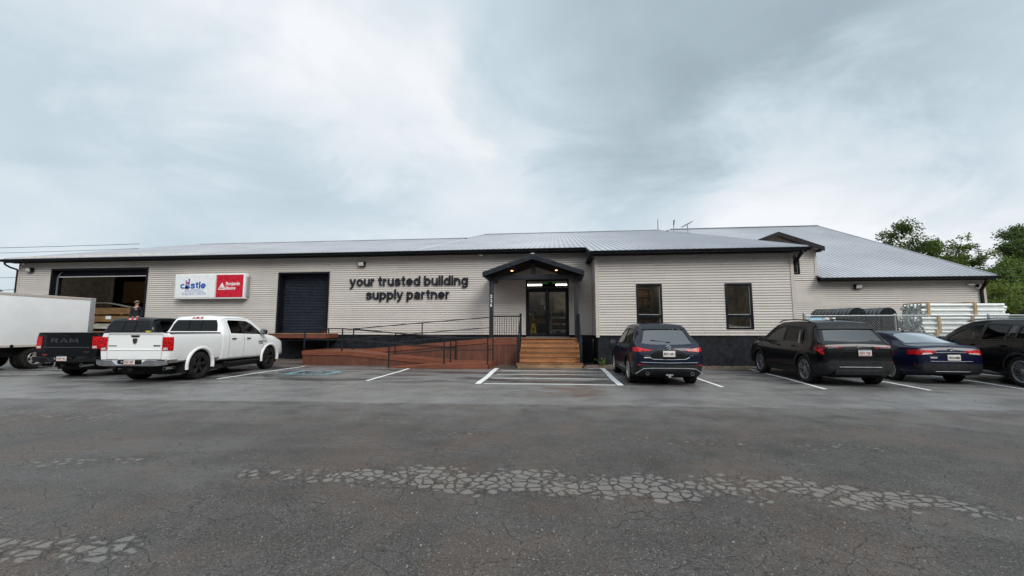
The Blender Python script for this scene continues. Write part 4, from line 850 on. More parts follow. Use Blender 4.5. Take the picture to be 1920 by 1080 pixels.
# ------------------------------------------------------------------ porch
PO = thing('entrance_porch', 'dark timber gabled porch over the glass entrance doors', 'porch', (-0.9, 17.0, 0))
DZ = 1.085
mb = MB(); mb.box(-2.74, 0.98, 17.0, 18.36, DZ - .045, DZ); pb(mb, 'deck', M['reddeck'], PO)
mb = MB(); mb.box(-2.74, -1.50, 16.975, 17.0, 0.0, .80); mb.box(-2.74, -2.72, 17.0, 18.36, 0, .9); pb(mb, 'skirt', M['redwood'], PO); pb(MB().box(.94, .965, 17.02, 18.36, .0, .9), 'skirt', M['redwood'], PO)
mb = MB(); mb.box(-2.76, -1.49, 16.955, 16.975, .80, DZ - .003); pb(mb, 'fascia_board', M['redtrim'], PO)
for k, (x0, x1) in enumerate(((-2.735, -2.575), (.775, .935))):
    mb = MB(); mb.box(x0, x1, 16.985, 17.145, DZ, 3.50); p = pb(mb, 'post', M['slatewood'], PO, bevel=.006)
    mb = MB(); mb.box(x0 - .015, x1 + .015, 16.97, 17.16, DZ, DZ + .06); sub(mb, 'post_base', M['black_metal'], p)
mb = MB(); mb.box(-2.80, 1.0, 16.98, 17.15, 3.49, 3.69); mb.box(-2.73, -2.58, 17.15, 18.38, 3.49, 3.69); mb.box(.78, .93, 17.15, 18.38, 3.49, 3.69); pb(mb, 'beam', M['slatewood_x'], PO, bevel=.006)
for s, bx in ((1, -2.575), (-1, .775)):
    mb = MB(); mb.box(bx, bx + s * .10, 17.0, 17.12, 3.39, 3.49) if s > 0 else mb.box(bx - .10, bx, 17.0, 17.12, 3.39, 3.49); pb(mb, 'bracket', M['slatewood'], PO)
GX, GZ, GE, GEZ = -0.895, 4.44, 2.05, 3.745
gs = (GZ - GEZ) / GE
def gz(x): return GZ - gs * abs(x - GX)
mb = MB(); mb.box(-.98, -.81, 16.99, 17.12, 3.69, 4.18); pb(mb, 'king_post', M['slatewood'], PO, bevel=.006)
mb = MB()
for s in (-1, 1):
    e = GX + s * GE
    mb.add([(GX, 16.5, GZ), (e, 16.5, gz(e)), (e, 18.39, gz(e)), (GX, 18.39, GZ), (GX, 16.5, GZ - .05), (e, 16.5, gz(e) - .05), (e, 18.39, gz(e) - .05), (GX, 18.39, GZ - .05)],
           [(0, 1, 2, 3), (7, 6, 5, 4), (0, 4, 5, 1), (1, 5, 6, 2), (2, 6, 7, 3), (3, 7, 4, 0)])
    for k in range(8):
        y = 16.62 + k * .2286; mb.beam((GX, y, GZ + .01), (e, y, gz(e) + .01), .035, .02)
pb(mb, 'roof', M['porchroof'], PO)
mb = MB()
for s in (-1, 1):
    e = GX + s * GE
    for (ya, yb, t0, t1) in ((16.455, 16.497, .012, -.085), (16.47, 16.497, -.088, -.175)):
        mb.add([(GX, ya, GZ + t0), (e, ya, gz(e) + t0), (e, ya, gz(e) + t1), (GX, ya, GZ + t1), (GX, yb, GZ + t0), (e, yb, gz(e) + t0), (e, yb, gz(e) + t1), (GX, yb, GZ + t1)],
               [(0, 1, 2, 3), (7, 6, 5, 4), (0, 4, 5, 1), (1, 5, 6, 2), (2, 6, 7, 3), (3, 7, 4, 0)])
    mb.box(min(e, e - s * .03), max(e, e - s * .03), 16.5, 18.38, gz(e) - .17, gz(e) - .052)
    mb.add([(e - s * .03, 16.5, gz(e) - .17), (e - s * .38, 16.98, 3.50), (e - s * .38, 18.38, 3.50), (e - s * .03, 18.38, gz(e) - .17)], [(0, 1, 2, 3)])
    mb.add([(e - s * .03, 16.5, gz(e) - .17), (e - s * .38, 16.98, 3.50), (e - s * .38, 16.98, 3.69), (e - s * .38, 16.6, gz(e - s * .38) - .06)], [(0, 1, 2, 3)])
pb(mb, 'fascia', M['porchroof'], PO)
mb = MB()
for s in (-1, 1):
    e = GX + s * (GE - .05); mb.add([(GX, 16.5, GZ - .20), (e, 16.5, gz(e) - .20), (e, 18.38, gz(e) - .20), (GX, 18.38, GZ - .20)], [(0, 1, 2, 3)])
pb(mb, 'ceiling', M['soffit'], PO, fix=False)
mb = MB(); mb.add([(GX - .12, 16.44, GZ + .02), (GX, 16.44, GZ + .075), (GX + .12, 16.44, GZ + .02), (GX - .12, 18.39, GZ + .02), (GX, 18.39, GZ + .075), (GX + .12, 18.39, GZ + .02)], [(0, 1, 4, 3), (1, 2, 5, 4), (0, 2, 1), (3, 4, 5)]); pb(mb, 'ridge_cap', M['roofmetal'], PO)
for x, n_ in ((-1.83, 0), (.06, 1)):
    z = gz(x) - .205; mb = MB(); mb.lathe([(0.0, z - .012), (.055, z - .012), (.06, z)], 16, 'z', (x, 17.35, 0)); pb(mb, 'downlight', M['warm'], PO, fix=True)
text('house_number', '2\n2\n6', M['white_letter'], None, height=.50, width=.085, ctr=(-2.655, 16.978, 2.62), depth=.012, bold=.02).name = 'house_number'
hn = bpy.data.objects['house_number']; hn.parent = PO; hn.matrix_parent_inverse = Matrix.Translation(PO.location).inverted()
# guard rail beside the steps
GR = thing('porch_guard', 'black baluster guard between porch post and steps', 'guard rail', (-2.0, 17.04, DZ))
mb = MB(); mb.beam((-2.575, 17.05, 1.975), (-1.47, 17.05, 1.975), .055, .045); pb(mb, 'top_rail', M['rail'], GR)
mb = MB(); mb.beam((-2.575, 17.05, 1.15), (-1.47, 17.05, 1.15), .035, .035); pb(mb, 'bottom_rail', M['rail'], GR)
for k in range(11): pb(MB().box(-2.50 + k * .098 - .009, -2.50 + k * .098 + .009, 17.041, 17.059, 1.165, 1.955), 'baluster', M['rail'], GR)
mb = MB(); mb.box(-1.47, -1.395, 17.01, 17.085, DZ, 2.06); pb(mb, 'newel', M['rail'], GR)
mb = MB(); mb.box(-1.48, -1.385, 17.0, 17.095, 2.06, 2.08); pb(mb, 'newel_cap', M['rail'], GR)
# ------------------------------------------------------------------ steps
ST = thing('steps', 'orange stained wooden steps up to the entrance doors', 'steps', (-.25, 16.3, 0))
XL, XR = -1.40, .91; rise = DZ / 6; run = .262; YF = 15.68
mb = MB(); mb.box(XL - .08, XR + .08, YF, YF + .04, 0, rise - .035); pb(mb, 'riser', M['plywood'], ST)
mb = MB(); mb.box(XL - .08, XR + .08, YF - .02, YF + run + .03, rise - .035, rise); pb(mb, 'tread', M['cedar'], ST, bevel=.004)
for k in range(1, 5):
    y = YF + k * run + .015
    pb(MB().box(XL, XR, y, y + .035, k * rise, (k + 1) * rise - .035), 'riser', M['cedar'], ST)
    pb(MB().box(XL, XR, y - .022, y + run + .03, (k + 1) * rise - .035, (k + 1) * rise), 'tread', M['cedar'], ST, bevel=.004)
pb(MB().box(XL, XR, YF + 5 * run + .012, YF + 5 * run + .05, 5 * rise, DZ - .05), 'riser', M['cedar'], ST)
pb(MB().box(XL, XR, YF + 5 * run - .04, YF + 5 * run + .10, DZ - .04, DZ + .004), 'top_board', M['cedar'], ST, bevel=.004)
for s, x in ((-1, XL - .06), (1, XR + .025)):
    pr = [(YF, 0), (YF, .06), (YF + 5 * run, .95), (17.0, .95), (17.0, .70), (YF + .4, 0)]
    pb(MB().prism(pr, 'x', x - .02 if s < 0 else x + .02, x + .015 if s < 0 else x + .055), 'stringer', M['redtrim'], ST)
for s, x, lab in ((-1, XL - .02, 'black handrail on the left side of the orange steps'), (1, XR + .02, 'black handrail on the right side of the orange steps')):
    H_ = thing('handrail', lab, 'handrail', (x, 16.4, 0))
    pb(MB().box(x - .05, x + .05, YF + .06, YF + .15, rise, 1.14), 'lower_post', M['rail'], H_, bevel=.006)
    pb(MB().box(x - .06, x + .06, YF + .05, YF + .16, 1.14, 1.16), 'post_cap', M['rail'], H_)
    if s > 0: pb(MB().box(x - .045, x + .045, 16.93, 16.98, DZ - .2, 2.06), 'upper_post', M['rail'], H_)
    pb(MB().beam((x, YF + .10, 1.10), (x, 17.0, 2.00), .05, .05), 'rail', M['rail'], H_)
    pb(MB().beam((x, YF + .10, .42), (x, 17.0, 1.28), .035, .035), 'lower_rail', M['rail'], H_)
# ------------------------------------------------------------------ wheelchair ramp: three runs and two landings
RP = thing('wheelchair_ramp', 'red stained wooden switchback ramp with black rails by the wall', 'ramp', (-6.5, 16.5, 0))
LZ, LLZ = .575, .175
Ya, Yb, Yc, Yd = 15.02, 15.98, 17.0, 18.0     # front run | middle run | back run
def slab(x0, x1, z0, z1, y0, y1, t=.045):
    return MB().add([(x0, y0, z0), (x1, y0, z1), (x1, y1, z1), (x0, y1, z0), (x0, y0, z0 - t), (x1, y0, z1 - t), (x1, y1, z1 - t), (x0, y1, z0 - t)],
              [(0, 1, 2, 3), (7, 6, 5, 4), (0, 4, 5, 1), (1, 5, 6, 2), (2, 6, 7, 3), (3, 7, 4, 0)])
def face(pts, y, t=.02):   # vertical board face at y: pts (x,z)
    return MB().prism(pts, 'y', y, y + t)
XT = -8.35                # right end of the upper-left landing
XB = -4.05                # left end of the lower landing
pb(slab(-10.22, XT, LZ, LZ, Yb - .02, Yd), 'upper_landing', M['reddeck'], RP)
pb(slab(XT, XB, LZ, LLZ, Yb - .02, Yc - .03), 'middle_ramp', M['reddeck'], RP)
pb(slab(XT, -2.735, LZ, DZ - .02, Yc - .02, Yd), 'back_ramp', M['reddeck'], RP)
pb(slab(XB, -2.44, LLZ, LLZ, Ya - .02, Yc - .03), 'lower_landing', M['reddeck'], RP)
pb(slab(-6.25, XB, .012, LLZ, Ya - .02, Yb - .06), 'front_ramp', M['reddeck'], RP)
pb(face([(-10.18, 0), (XB - .5, 0), (XB - .5, .1), (XT, LZ - .17), (-10.18, LZ - .17)], Yb), 'skirt', M['redwood'], RP)
pb(merge(face([(-10.24, LZ - .18), (XT, LZ - .18), (XT, LZ - .02), (-10.24, LZ - .02)], Yb - .03, .028), face([(XT, LZ - .18), (XB - .25, LLZ - .15), (XB - .25, LLZ + .0), (XT, LZ - .02)], Yb - .03, .028)), 'fascia_board', M['redtrim'], RP)
pb(face([(XT, 0), (-2.74, 0), (-2.74, DZ - .22), (XT, LZ - .18)], Yc), 'skirt', M['redwood'], RP)
pb(face([(XT, LZ - .19), (-2.74, DZ - .21), (-2.74, DZ - .03), (XT, LZ - .02)], Yc - .03, .028), 'fascia_board', M['redtrim'], RP)
pb(merge(MB().box(XB, -2.42, Ya - .05, Ya - .022, 0, LLZ - .01), MB().box(-2.44, -2.415, Ya - .05, Yc - .05, 0, LLZ - .01)), 'fascia_board', M['redtrim'], RP)
pb(face([(-6.28, 0.0), (XB, 0.0), (XB, LLZ - .01), (-6.28, .012)], Ya - .05, .028), 'fascia_board', M['redtrim'], RP)
pb(merge(MB().box(-10.22, -10.2, Yb, Yd, 0, LZ - .05)), 'skirt', M['redtrim'], RP)
RR = .019
def railrun(label, pts, posts, low=-.43):
    """pts: top rail (x,y,z) path; posts: (x,y,ztop,zfoot)"""
    T = thing('ramp_railing', label, 'railing', (pts[0][0], pts[0][1], 0), group=None)
    pb(MB().path(pts, RR, 8), 'top_rail', M['rail'], T, smooth=True)
    pb(MB().path([(x, y, z + low) for x, y, z in pts], RR * .9, 8), 'mid_rail', M['rail'], T, smooth=True)
    for x, y, zt, zf in posts:
        p = pb(MB().box(x - .02, x + .02, y - .02, y + .02, zf, zt), 'post', M['rail'], T)
        sub(MB().box(x - .045, x + .045, y - .03, y + .03, zf, zf + .012), 'foot_plate', M['rail'], p)
    return T
railrun('black railing along the front run and lower landing of the ramp', [(-6.2, Ya, .92), (-4.09, Ya, 1.11), (-2.47, Ya, 1.11), (-2.47, 16.3, 1.11)],
        ((-6.2, Ya, .92, .03), (-4.09, Ya, 1.11, LLZ), (-2.47, Ya, 1.11, LLZ), (-2.47, 16.3, 1.11, LLZ)))
railrun('black railing round the outside of the upper landing and middle run', [(-10.17, Yc + .75, 1.455), (-10.17, Yb, 1.465), (-8.56, Yb, 1.455), (-4.09, Yb, 1.10)],
        ((-10.17, Yb, 1.46, LZ), (-10.17, Yc + .75, 1.455, LZ), (-8.56, Yb, 1.455, LZ), (-4.09, Yb, 1.10, LLZ)))
railrun('black railing between the middle and back runs, sloping down right', [(-8.62, Yc - .03, 1.46), (-6.75, Yc - .03, 1.28), (-4.12, Yc - .03, 1.115)],
        ((-8.59, Yc - .03, 1.46, LZ), (-6.73, Yc - .03, 1.28, .43), (-4.12, Yc - .03, 1.115, LLZ)))
railrun('black railing of the back run rising right to the porch post', [(-8.60, Yc + .03, 1.455), (-5.6, Yc + .03, 1.71), (-2.73, Yc + .03, 1.93)],
        ((-5.6, Yc + .03, 1.71, .80),))

# ------------------------------------------------------------------ lettering and signs on the wall
WL = thing('wall_lettering', 'dark raised letters reading your trusted building supply partner', 'lettering', (-6.8, 18.36, 3.4))
def wt(name, body, w_, h_, cx, cz): return stroke_text(name, body, M['letter'], WL, w_, h_, (cx, 18.375, cz), .06, .225)
wt('upper_line', 'your trusted building', 5.64, .575, -6.76, 3.605)
wt('lower_line', 'supply partner', 3.95, .575, -6.78, 2.985)
SG = thing('shop_sign', 'white and red lightbox sign on the wall between the two dock doors', 'sign', (-16.5, 18.1, 3.5))
pb(MB().box(-18.33, -14.69, 18.10, 18.36, 2.895, 4.105), 'cabinet', M['signwhite'], SG, bevel=.012)
pb(MB().box(-18.25, -16.18, 18.088, 18.099, 2.96, 4.04), 'white_panel', M['signwhite'], SG)
rp_ = pb(MB().box(-16.13, -14.76, 18.088, 18.099, 2.96, 4.04), 'red_panel', M['signred'], SG)
pb(MB().box(-16.18, -16.13, 18.084, 18.099, 2.95, 4.05), 'divider', M['siding_trim'], SG)
pb(MB().box(-14.69, -14.62, 18.20, 18.36, 3.0, 3.95), 'side_bracket', M['galv'], SG)
def st(name, body, mat, w_, h_, cx, cz, y=18.084, **kw):
    o = text(name, body, M[mat], None, width=w_, height=h_, ctr=(cx, y, cz), depth=.006, **kw); o.parent = SG; o.matrix_parent_inverse = Matrix.Translation(SG.location).inverted(); return o
stroke_text('logo_letter', 'c', M['signblue'], SG, .21, .235, (-17.915, 18.088, 3.505), .006, .28)
stroke_text('logo_letters', 'stle', M['signblue'], SG, .80, .34, (-17.085, 18.088, 3.555), .006, .28)
st('name_line', 'BRUDENELL', 'signgrey', .98, .135, -17.27, 3.30, bold=-.002)
st('name_line', 'BUILDING CENTRE', 'signgrey', 1.24, .125, -17.28, 3.145, bold=-.002)
stroke_text('name_line', 'Benjamin', M['white_letter'], SG, .72, .215, (-15.28, 18.088, 3.585), .006, .24)
stroke_text('name_line', 'Moore', M['white_letter'], SG, .50, .165, (-15.39, 18.088, 3.395), .006, .24)
# the tower-shaped letter: two crenellated turrets, a peaked keep and a red leaf between them
mb = MB(); yy = (18.078, 18.087)
def flat(pts, m_): return m_.prism(pts, 'y', yy[0], yy[1])
flat([(-17.80, 3.385), (-17.76, 3.40), (-17.665, 3.56), (-17.60, 3.385)], mb); flat([(-17.79, 3.385), (-17.665, 3.60), (-17.54, 3.385)], mb)
flat([(-17.79, 3.44), (-17.745, 3.52), (-17.745, 3.76), (-17.76, 3.80), (-17.735, 3.78), (-17.725, 3.81), (-17.71, 3.78), (-17.70, 3.80), (-17.715, 3.50), (-17.77, 3.40)], mb)
flat([(-17.545, 3.40), (-17.60, 3.52), (-17.60, 3.80), (-17.615, 3.87), (-17.585, 3.84), (-17.57, 3.88), (-17.555, 3.84), (-17.53, 3.88), (-17.545, 3.80), (-17.545, 3.52), (-17.50, 3.44)], mb)
pb(mb, 'tower_emblem', M['signblue'], SG)
mb = MB(); flat([(-17.655, 3.615), (-17.72, 3.635), (-17.705, 3.665), (-17.735, 3.695), (-17.69, 3.695), (-17.655, 3.75), (-17.62, 3.695), (-17.575, 3.695), (-17.605, 3.665), (-17.59, 3.635)], mb); pb(mb, 'leaf_emblem', M['leafred'], SG)
mb = MB(); cx, b0, h_, hwd = -15.835, 3.32, .34, .205
for (o0, o1) in ((0, .20), (.34, .48), (.62, .72)):
    A = [(cx - hwd * (1 - o0), b0 + h_ * .12 * o0), (cx, b0 + h_ * (1 - o0 * .8)), (cx + hwd * (1 - o0), b0 + h_ * .12 * o0)]; B_ = [(cx - hwd * (1 - o1), b0 + h_ * .12 * o1 + .02), (cx, b0 + h_ * (1 - o1 * .8) - .03), (cx + hwd * (1 - o1), b0 + h_ * .12 * o1 + .02)]
    flat([A[0], A[1], B_[1], B_[0]], mb); flat([A[1], A[2], B_[2], B_[1]], mb)
flat([(cx - hwd, b0), (cx + hwd, b0), (cx + hwd * .9, b0 + .035), (cx - hwd * .9, b0 + .035)], mb)
pb(mb, 'triangle_emblem', M['white_letter'], SG)
# floodlights
def flood(x, y, z, lab):
    t = thing('wall_floodlight', lab, 'floodlight', (x, y, z), group=None)
    mb = MB(); mb.add([(-.16, -.20, .10), (.16, -.20, .10), (.16, -.13, -.11), (-.16, -.13, -.11), (-.16, 0, .11), (.16, 0, .11), (.16, 0, -.11), (-.16, 0, -.11)], [(0, 1, 2, 3), (7, 6, 5, 4), (0, 4, 5, 1), (1, 5, 6, 2), (2, 6, 7, 3), (3, 7, 4, 0)])
    o = mb.build('housing', M['black_metal'], bevel=.012); o.parent = t
    mb = MB(); mb.add([(-.13, -.203, .075), (.13, -.203, .075), (.13, -.146, -.085), (-.13, -.146, -.085)], [(0, 1, 2, 3)]); o = mb.build('lens', M['lampglass'], fix=False); o.parent = t; return t
flood(-9.0, 18.38, 4.47, 'black floodlight on the wall above the dark lettering'); flood(-26.8, 18.38, 4.47, 'black floodlight at the far left corner of the wall'); flood(14.55, 21.58, 3.49, 'black floodlight under the eave above the black drainage chambers')
def camr(x, y, z, lab, big=1.0):
    t = thing('security_camera', lab, 'camera', (x, y, z))
    mb = MB(); mb.tube((-.10 * big, -.05, 0), (.10 * big, -.09, -.01), .038 * big, 12); o = mb.build('body', M['white_plastic'], smooth=True); o.parent = t
    mb = MB(); mb.lathe([(0, -.075 * big), (.04, -.06), (.05, -.02), (.045, .02), (0, .02)], 14, 'z', (.0, -.07, 0)); o = mb.build('eyeball', M['white_plastic'], smooth=True); o.parent = t
    mb = MB(); mb.tube((.10 * big, -.09, -.01), (.108 * big, -.092, -.012), .03 * big, 12); o = mb.build('lens', M['black_plastic']); o.parent = t
camr(-3.32, 18.24, 4.78, 'small white camera under the eave left of the porch roof'); camr(-27.0, 18.24, 4.78, 'small white camera under the eave by the far left corner'); camr(19.45, 21.56, 3.55, 'white camera beside the downspout at the right end', 1.3)
mb = MB(); mb.lathe([(0, .02), (.05, .02), (.06, 0), (.05, -.10), (.02, -.12), (0, -.12)], 14, 'z', (19.75, 21.5, 3.52)); tag(mb.build('junction_box', M['black_plastic'], smooth=True), 'small black junction box between white camera and right downspout', 'junction box')
# roof equipment
t = thing('whip_antenna', 'thin pale antenna rod standing on the roof ridge', 'antenna', (9.0, 36.6, 10.05))
o = MB().tube((0, 0, -.2), (0, 0, 1.05), .035, 8, .02).build('rod', M['fascia']); o.parent = t
o = MB().box(-.06, .06, -.06, .06, -.12, .06).build('bracket', M['galv']); o.parent = t
t = thing('vent_pipe', 'slim brown-topped mast beside the satellite dish on the roof', 'mast', (9.15, 32.4, 8.9))
o = MB().tube((0, 0, -.2), (0, 0, .62), .035, 8).build('pipe', M['galv']); o.parent = t
o = MB().tube((0, 0, .58), (.05, 0, .98), .045, 8).build('head', M['fascia']); o.parent = t
t = thing('satellite_dish', 'flat grey satellite dish tilted on a short roof mast', 'dish', (9.0 + .85, 31.6, 8.75))
t.location = (9.1, 29.0, 7.98)
o = MB().tube((0, 0, -.1), (0, 0, .62), .03, 8).build('mast', M['galv']); o.parent = t
mb = MB(); c, s = math.cos(R(27)), math.sin(R(27))
for r0, r1, d0, d1 in ((0, .28, 0, .015), (.28, .40, .015, .05)):
    for k in range(24):
        a0, a1 = 2 * math.pi * k / 24, 2 * math.pi * (k + 1) / 24; q = []
        for r_, d_, a in ((r0, d0, a0), (r1, d1, a0), (r1, d1, a1), (r0, d0, a1)):
            x, y, z = r_ * 1.2 * math.cos(a), r_ * math.sin(a), d_; q.append((x * c - z * s, y, x * s + z * c + .64))
        mb.add(q, [(0, 1, 2, 3)])
o = mb.build('reflector', M['galv'], smooth=True); o.parent = t

# ------------------------------------------------------------------ fence
FZ = 1.93
FE = thing('chain_link_fence', 'galvanised chain link fence running right from the building corner', 'fence', (12, 16.5, 0))
for x in (9.22, 12.32, 15.39, 18.6):
    p = pb(MB().tube((x, 16.5, 0), (x, 16.5, FZ + (.09 if x < 10 else .02)), .045 if x in (9.22, 15.39) else .032, 12), 'post', M['galv'], FE, smooth=True)
    sub(MB().lathe([(0, .05), (.035, .03), (.05, 0)], 12, 'z', (x, 16.5, FZ + (.09 if x < 10 else .02))), 'cap', M['galv'], p, smooth=True)
pb(MB().tube((9.22, 16.5, FZ), (22, 16.5, FZ), .024, 10), 'top_rail', M['galv'], FE, smooth=True)
pb(MB().tube((15.39, 16.5, FZ - .33), (22, 16.5, FZ - .33), .02, 8), 'mid_rail', M['galv'], FE, smooth=True)
mb = MB(); d = .062; hh = FZ - .03; i = 0; x = 9.26 - hh
def wire(a, b_):
    mb.beam(a, b_, .0046, .0046)
while x < 20.5:
    for s in (1, -1):
        xa, xb = (x, x + hh); za, zb = (.03, hh + .03)
        if s < 0: za, zb = zb, za
        xa2, xb2 = max(xa, 9.26), min(xb, 20.4)
        if xb2 > xa2:
            f0 = (xa2 - xa) / hh; f1 = (xb2 - xa) / hh; yo = .003 * s
            wire((xa2, 16.5 + yo, za + (zb - za) * f0), (xb2, 16.5 + yo, za + (zb - za) * f1))
    x += d * math.sqrt(2) * .98
pb(mb, 'mesh', M['galv'], FE, fix=False)
BN = thing('banner', 'pale blue and white banner tied on the chain link fence', 'banner', (9.9, 16.46, 1.6))
pb(MB().box(9.36, 9.83, 16.462, 16.47, 1.62, 1.86), 'blue_panel', mat_basic('banner_blue', (.22, .52, .70), .5, namt=.06), BN)
pb(MB().box(9.832, 10.28, 16.462, 16.47, 1.60, 1.86), 'white_panel', mat_basic('banner_print', (.62, .62, .60), .5, nscale=9, namt=.4), BN)
rg3 = random.Random(8); mb = MB()
for zz in (1.79, 1.72):
    xx = 9.42
    while xx < 9.78:
        w_ = rg3.uniform(.02, .05); mb.box(xx, xx + w_, 16.458, 16.4615, zz, zz + .035); xx += w_ + .018
pb(mb, 'lettering', M['signwhite'], BN)
tag(MB().box(8.93, 9.12, 16.30, 16.345, 1.66, 1.72).build('meter_plate', M['black_plastic']), 'small dark number plate at the building corner beside the fence', 'plate')

# ------------------------------------------------------------------ pvc pipe bundles and drainage chambers
def pipe_mesh(L, r=.057):
    mb = MB(); n_ = 12
    mb.tube((0, 0, 0), (L, 0, 0), r, n_, cap=False); mb.tube((.004, 0, 0), (L - .004, 0, 0), r * .74, n_, cap=False)
    for x in (0, L):
        vs = [(x, r_ * math.cos(2 * math.pi * k / n_), r_ * math.sin(2 * math.pi * k / n_)) for r_ in (r, r * .74) for k in range(n_)]
        mb.add(vs, [(k, (k + 1) % n_, n_ + (k + 1) % n_, n_ + k) for k in range(n_)])
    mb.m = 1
    for x in (.015, L - .015): mb.add([(x, r * .74 * math.cos(2 * math.pi * k / n_), r * .74 * math.sin(2 * math.pi * k / n_)) for k in range(n_)], [tuple(range(n_))])  # added discs close the hollow pipes, light in the bores put into their colour
    return mb
def bundle(x0, L, y0, z0, ny, nz, lab, r=.057, straps=(.7, 2.2), frame=True, rz=0.0):
    t = thing('pipe_bundle', lab, 'pipe bundle', (x0, y0, z0), rz, 'bundles of white pipes behind the fence')
    p0 = None
    for j in range(nz):
        for i in range(ny):
            dx = random.uniform(-.05, .05) + (.10 if (i + j) % 3 == 0 else 0); yy = (i + .5 * (j % 2)) * 2 * r + r; zz = j * r * 1.76 + r
            if p0 is None: p0 = pipe_mesh(L, r).build('pipe', [M['pvc'], M['pvc_lit_disc']], smooth=True, fix=False); o = p0
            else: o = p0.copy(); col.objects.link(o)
            o.parent = t; o.location = (dx, yy, zz)
    H_ = nz * r * 1.76 + r * .3; W_ = (ny + .5) * 2 * r
    for s in straps:
        mb = MB(); mb.box(s, s + .09, -.04, 0, -.04, H_ + .06); mb.box(s, s + .09, 0, W_, H_ + .02, H_ + .06); mb.box(s, s + .09, W_, W_ + .04, -.04, H_ + .06); mb.box(s, s + .09, -.04, W_ + .04, -.075, -.04)
        o = mb.build('timber_strap', M['lumber_straps']); o.parent = t
    return t
M['lumber_straps'] = mat_wood('pale_batten', (.40, .25, .12), (.58, .40, .22), 2, False, .7)
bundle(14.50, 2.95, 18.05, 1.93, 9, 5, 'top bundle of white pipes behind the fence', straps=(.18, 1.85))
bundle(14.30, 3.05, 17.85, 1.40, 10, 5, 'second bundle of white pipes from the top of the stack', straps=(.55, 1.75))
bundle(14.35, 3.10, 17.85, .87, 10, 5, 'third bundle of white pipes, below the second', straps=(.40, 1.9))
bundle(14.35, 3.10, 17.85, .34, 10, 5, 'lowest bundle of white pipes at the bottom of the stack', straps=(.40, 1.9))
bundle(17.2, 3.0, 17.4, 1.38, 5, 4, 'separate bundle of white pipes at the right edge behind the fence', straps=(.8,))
def chamber(L=1.72, W_=.95, H_=.92):
    mb = MB(); n_ = 16; m_ = 60; vs = []
    for i in range(m_ + 1):
        u = i / m_; rib = .5 - .5 * math.cos(u * 2 * math.pi * 11); rib = rib ** .6; k = 1 - .11 * rib
        endf = 1.0 if .02 < u < .98 else .97
        for j in range(n_ + 1):
            a = math.pi * j / n_; c, s = math.cos(a), math.sin(a)
            x = W_ / 2 * (abs(c) ** .9) * (1 if c > 0 else -1) * k * endf; z = H_ * .42 * s * k * endf
            if j in (0, n_): z = -H_ * .58
            vs.append((u * L, x, H_ * .58 + z))
    mb.add(vs, [(i * (n_ + 1) + j, i * (n_ + 1) + j + 1, (i + 1) * (n_ + 1) + j + 1, (i + 1) * (n_ + 1) + j) for i in range(m_) for j in range(n_)])
    mb.add([(L * .998, 0, 0)] + [(L * .998, v[1] * .93, v[2] * .97) for v in vs[-(n_ + 1):]], [tuple(range(1, n_ + 2))])
    mb.add([(L * .002, v[1] * .93, v[2] * .97) for v in vs[:n_ + 1]], [tuple(range(n_ + 1))])
    return mb
M['hdpe'] = mat_basic('black_hdpe', (.008, .0085, .010), .24, nscale=9, namt=.3, spec=.7)
ch0 = None; GRP = 'black drainage chambers behind the fence'
# pairs of end positions: each pile is a column of nested chambers
for pile, (px, py, rz_, nm) in enumerate(((11.86, 20.15, R(-69), 'left'), (13.02, 20.15, R(-69), 'right'))):
    for k in range(9):
        z = .10 + k * .165
        if ch0 is None:
            ch0 = tag(empty('drainage_chamber', (px, py, z), rz_), None, 'drainage chamber', GRP); o = chamber().build('shell', M['hdpe'], smooth=True, ang=60); o.parent = ch0; o = ch0
        else: o = copy_tree(ch0)
        o.location = (px + random.uniform(-.02, .02), py, z); o.rotation_euler = (0, 0, rz_)
        if k == 8: o['label'] = 'topmost ribbed black drainage chamber of the %s pile behind the fence' % nm; o['group'] = GRP
        else: o['label'] = 'black drainage chamber nested lower in the %s pile behind the fence' % nm; o['group'] = 'lower chambers of the %s pile' % nm

# ------------------------------------------------------------------ lumber and things in the loading bay
def lumber(x0, x1, y0, z0, nb, nl, lab, mat='lumber', bw=.14, bh=.038, dy=None, seed=0, name='lumber_stack'):
    rr_ = random.Random(seed); t = thing(name, lab, 'lumber', (x0, y0, z0)); mb = MB()
    for k in range(nl):
        for j in range(nb):
            e = rr_.uniform(-.12, .12); s = rr_.uniform(-.008, .008); mb.box(x0 + e, x1 + e, y0 + j * bw, y0 + j * bw + bw * .95, z0 + .06 + k * bh + s * 0, z0 + .06 + (k + .93) * bh)
    pb(mb, 'boards', M[mat], t)
    mb = MB()
    for q in (.15, .5, .85): x = x0 + (x1 - x0) * q; mb.box(x - .04, x + .04, y0 + .02, y0 + nb * bw - .02, z0, z0 + .058)
    pb(mb, 'bearers', M['lumber'], t); return t
lumber(-27.0, -23.5, 19.9, 1.09, 6, 5, 'brown board stack at the bottom of the pile in the open bay', seed=1)
lumber(-26.9, -23.4, 19.9, 1.42, 6, 7, 'pale wrapped boards in the middle of the pile in the open bay', 'lumber_pale', seed=2)
lumber(-27.0, -22.75, 19.95, 1.80, 6, 8, 'brown board stack above the pale boards in the open bay', seed=3)
lumber(-26.8, -22.70, 20.0, 2.20, 6, 9, 'top brown board stack of the pile in the open bay', seed=4)
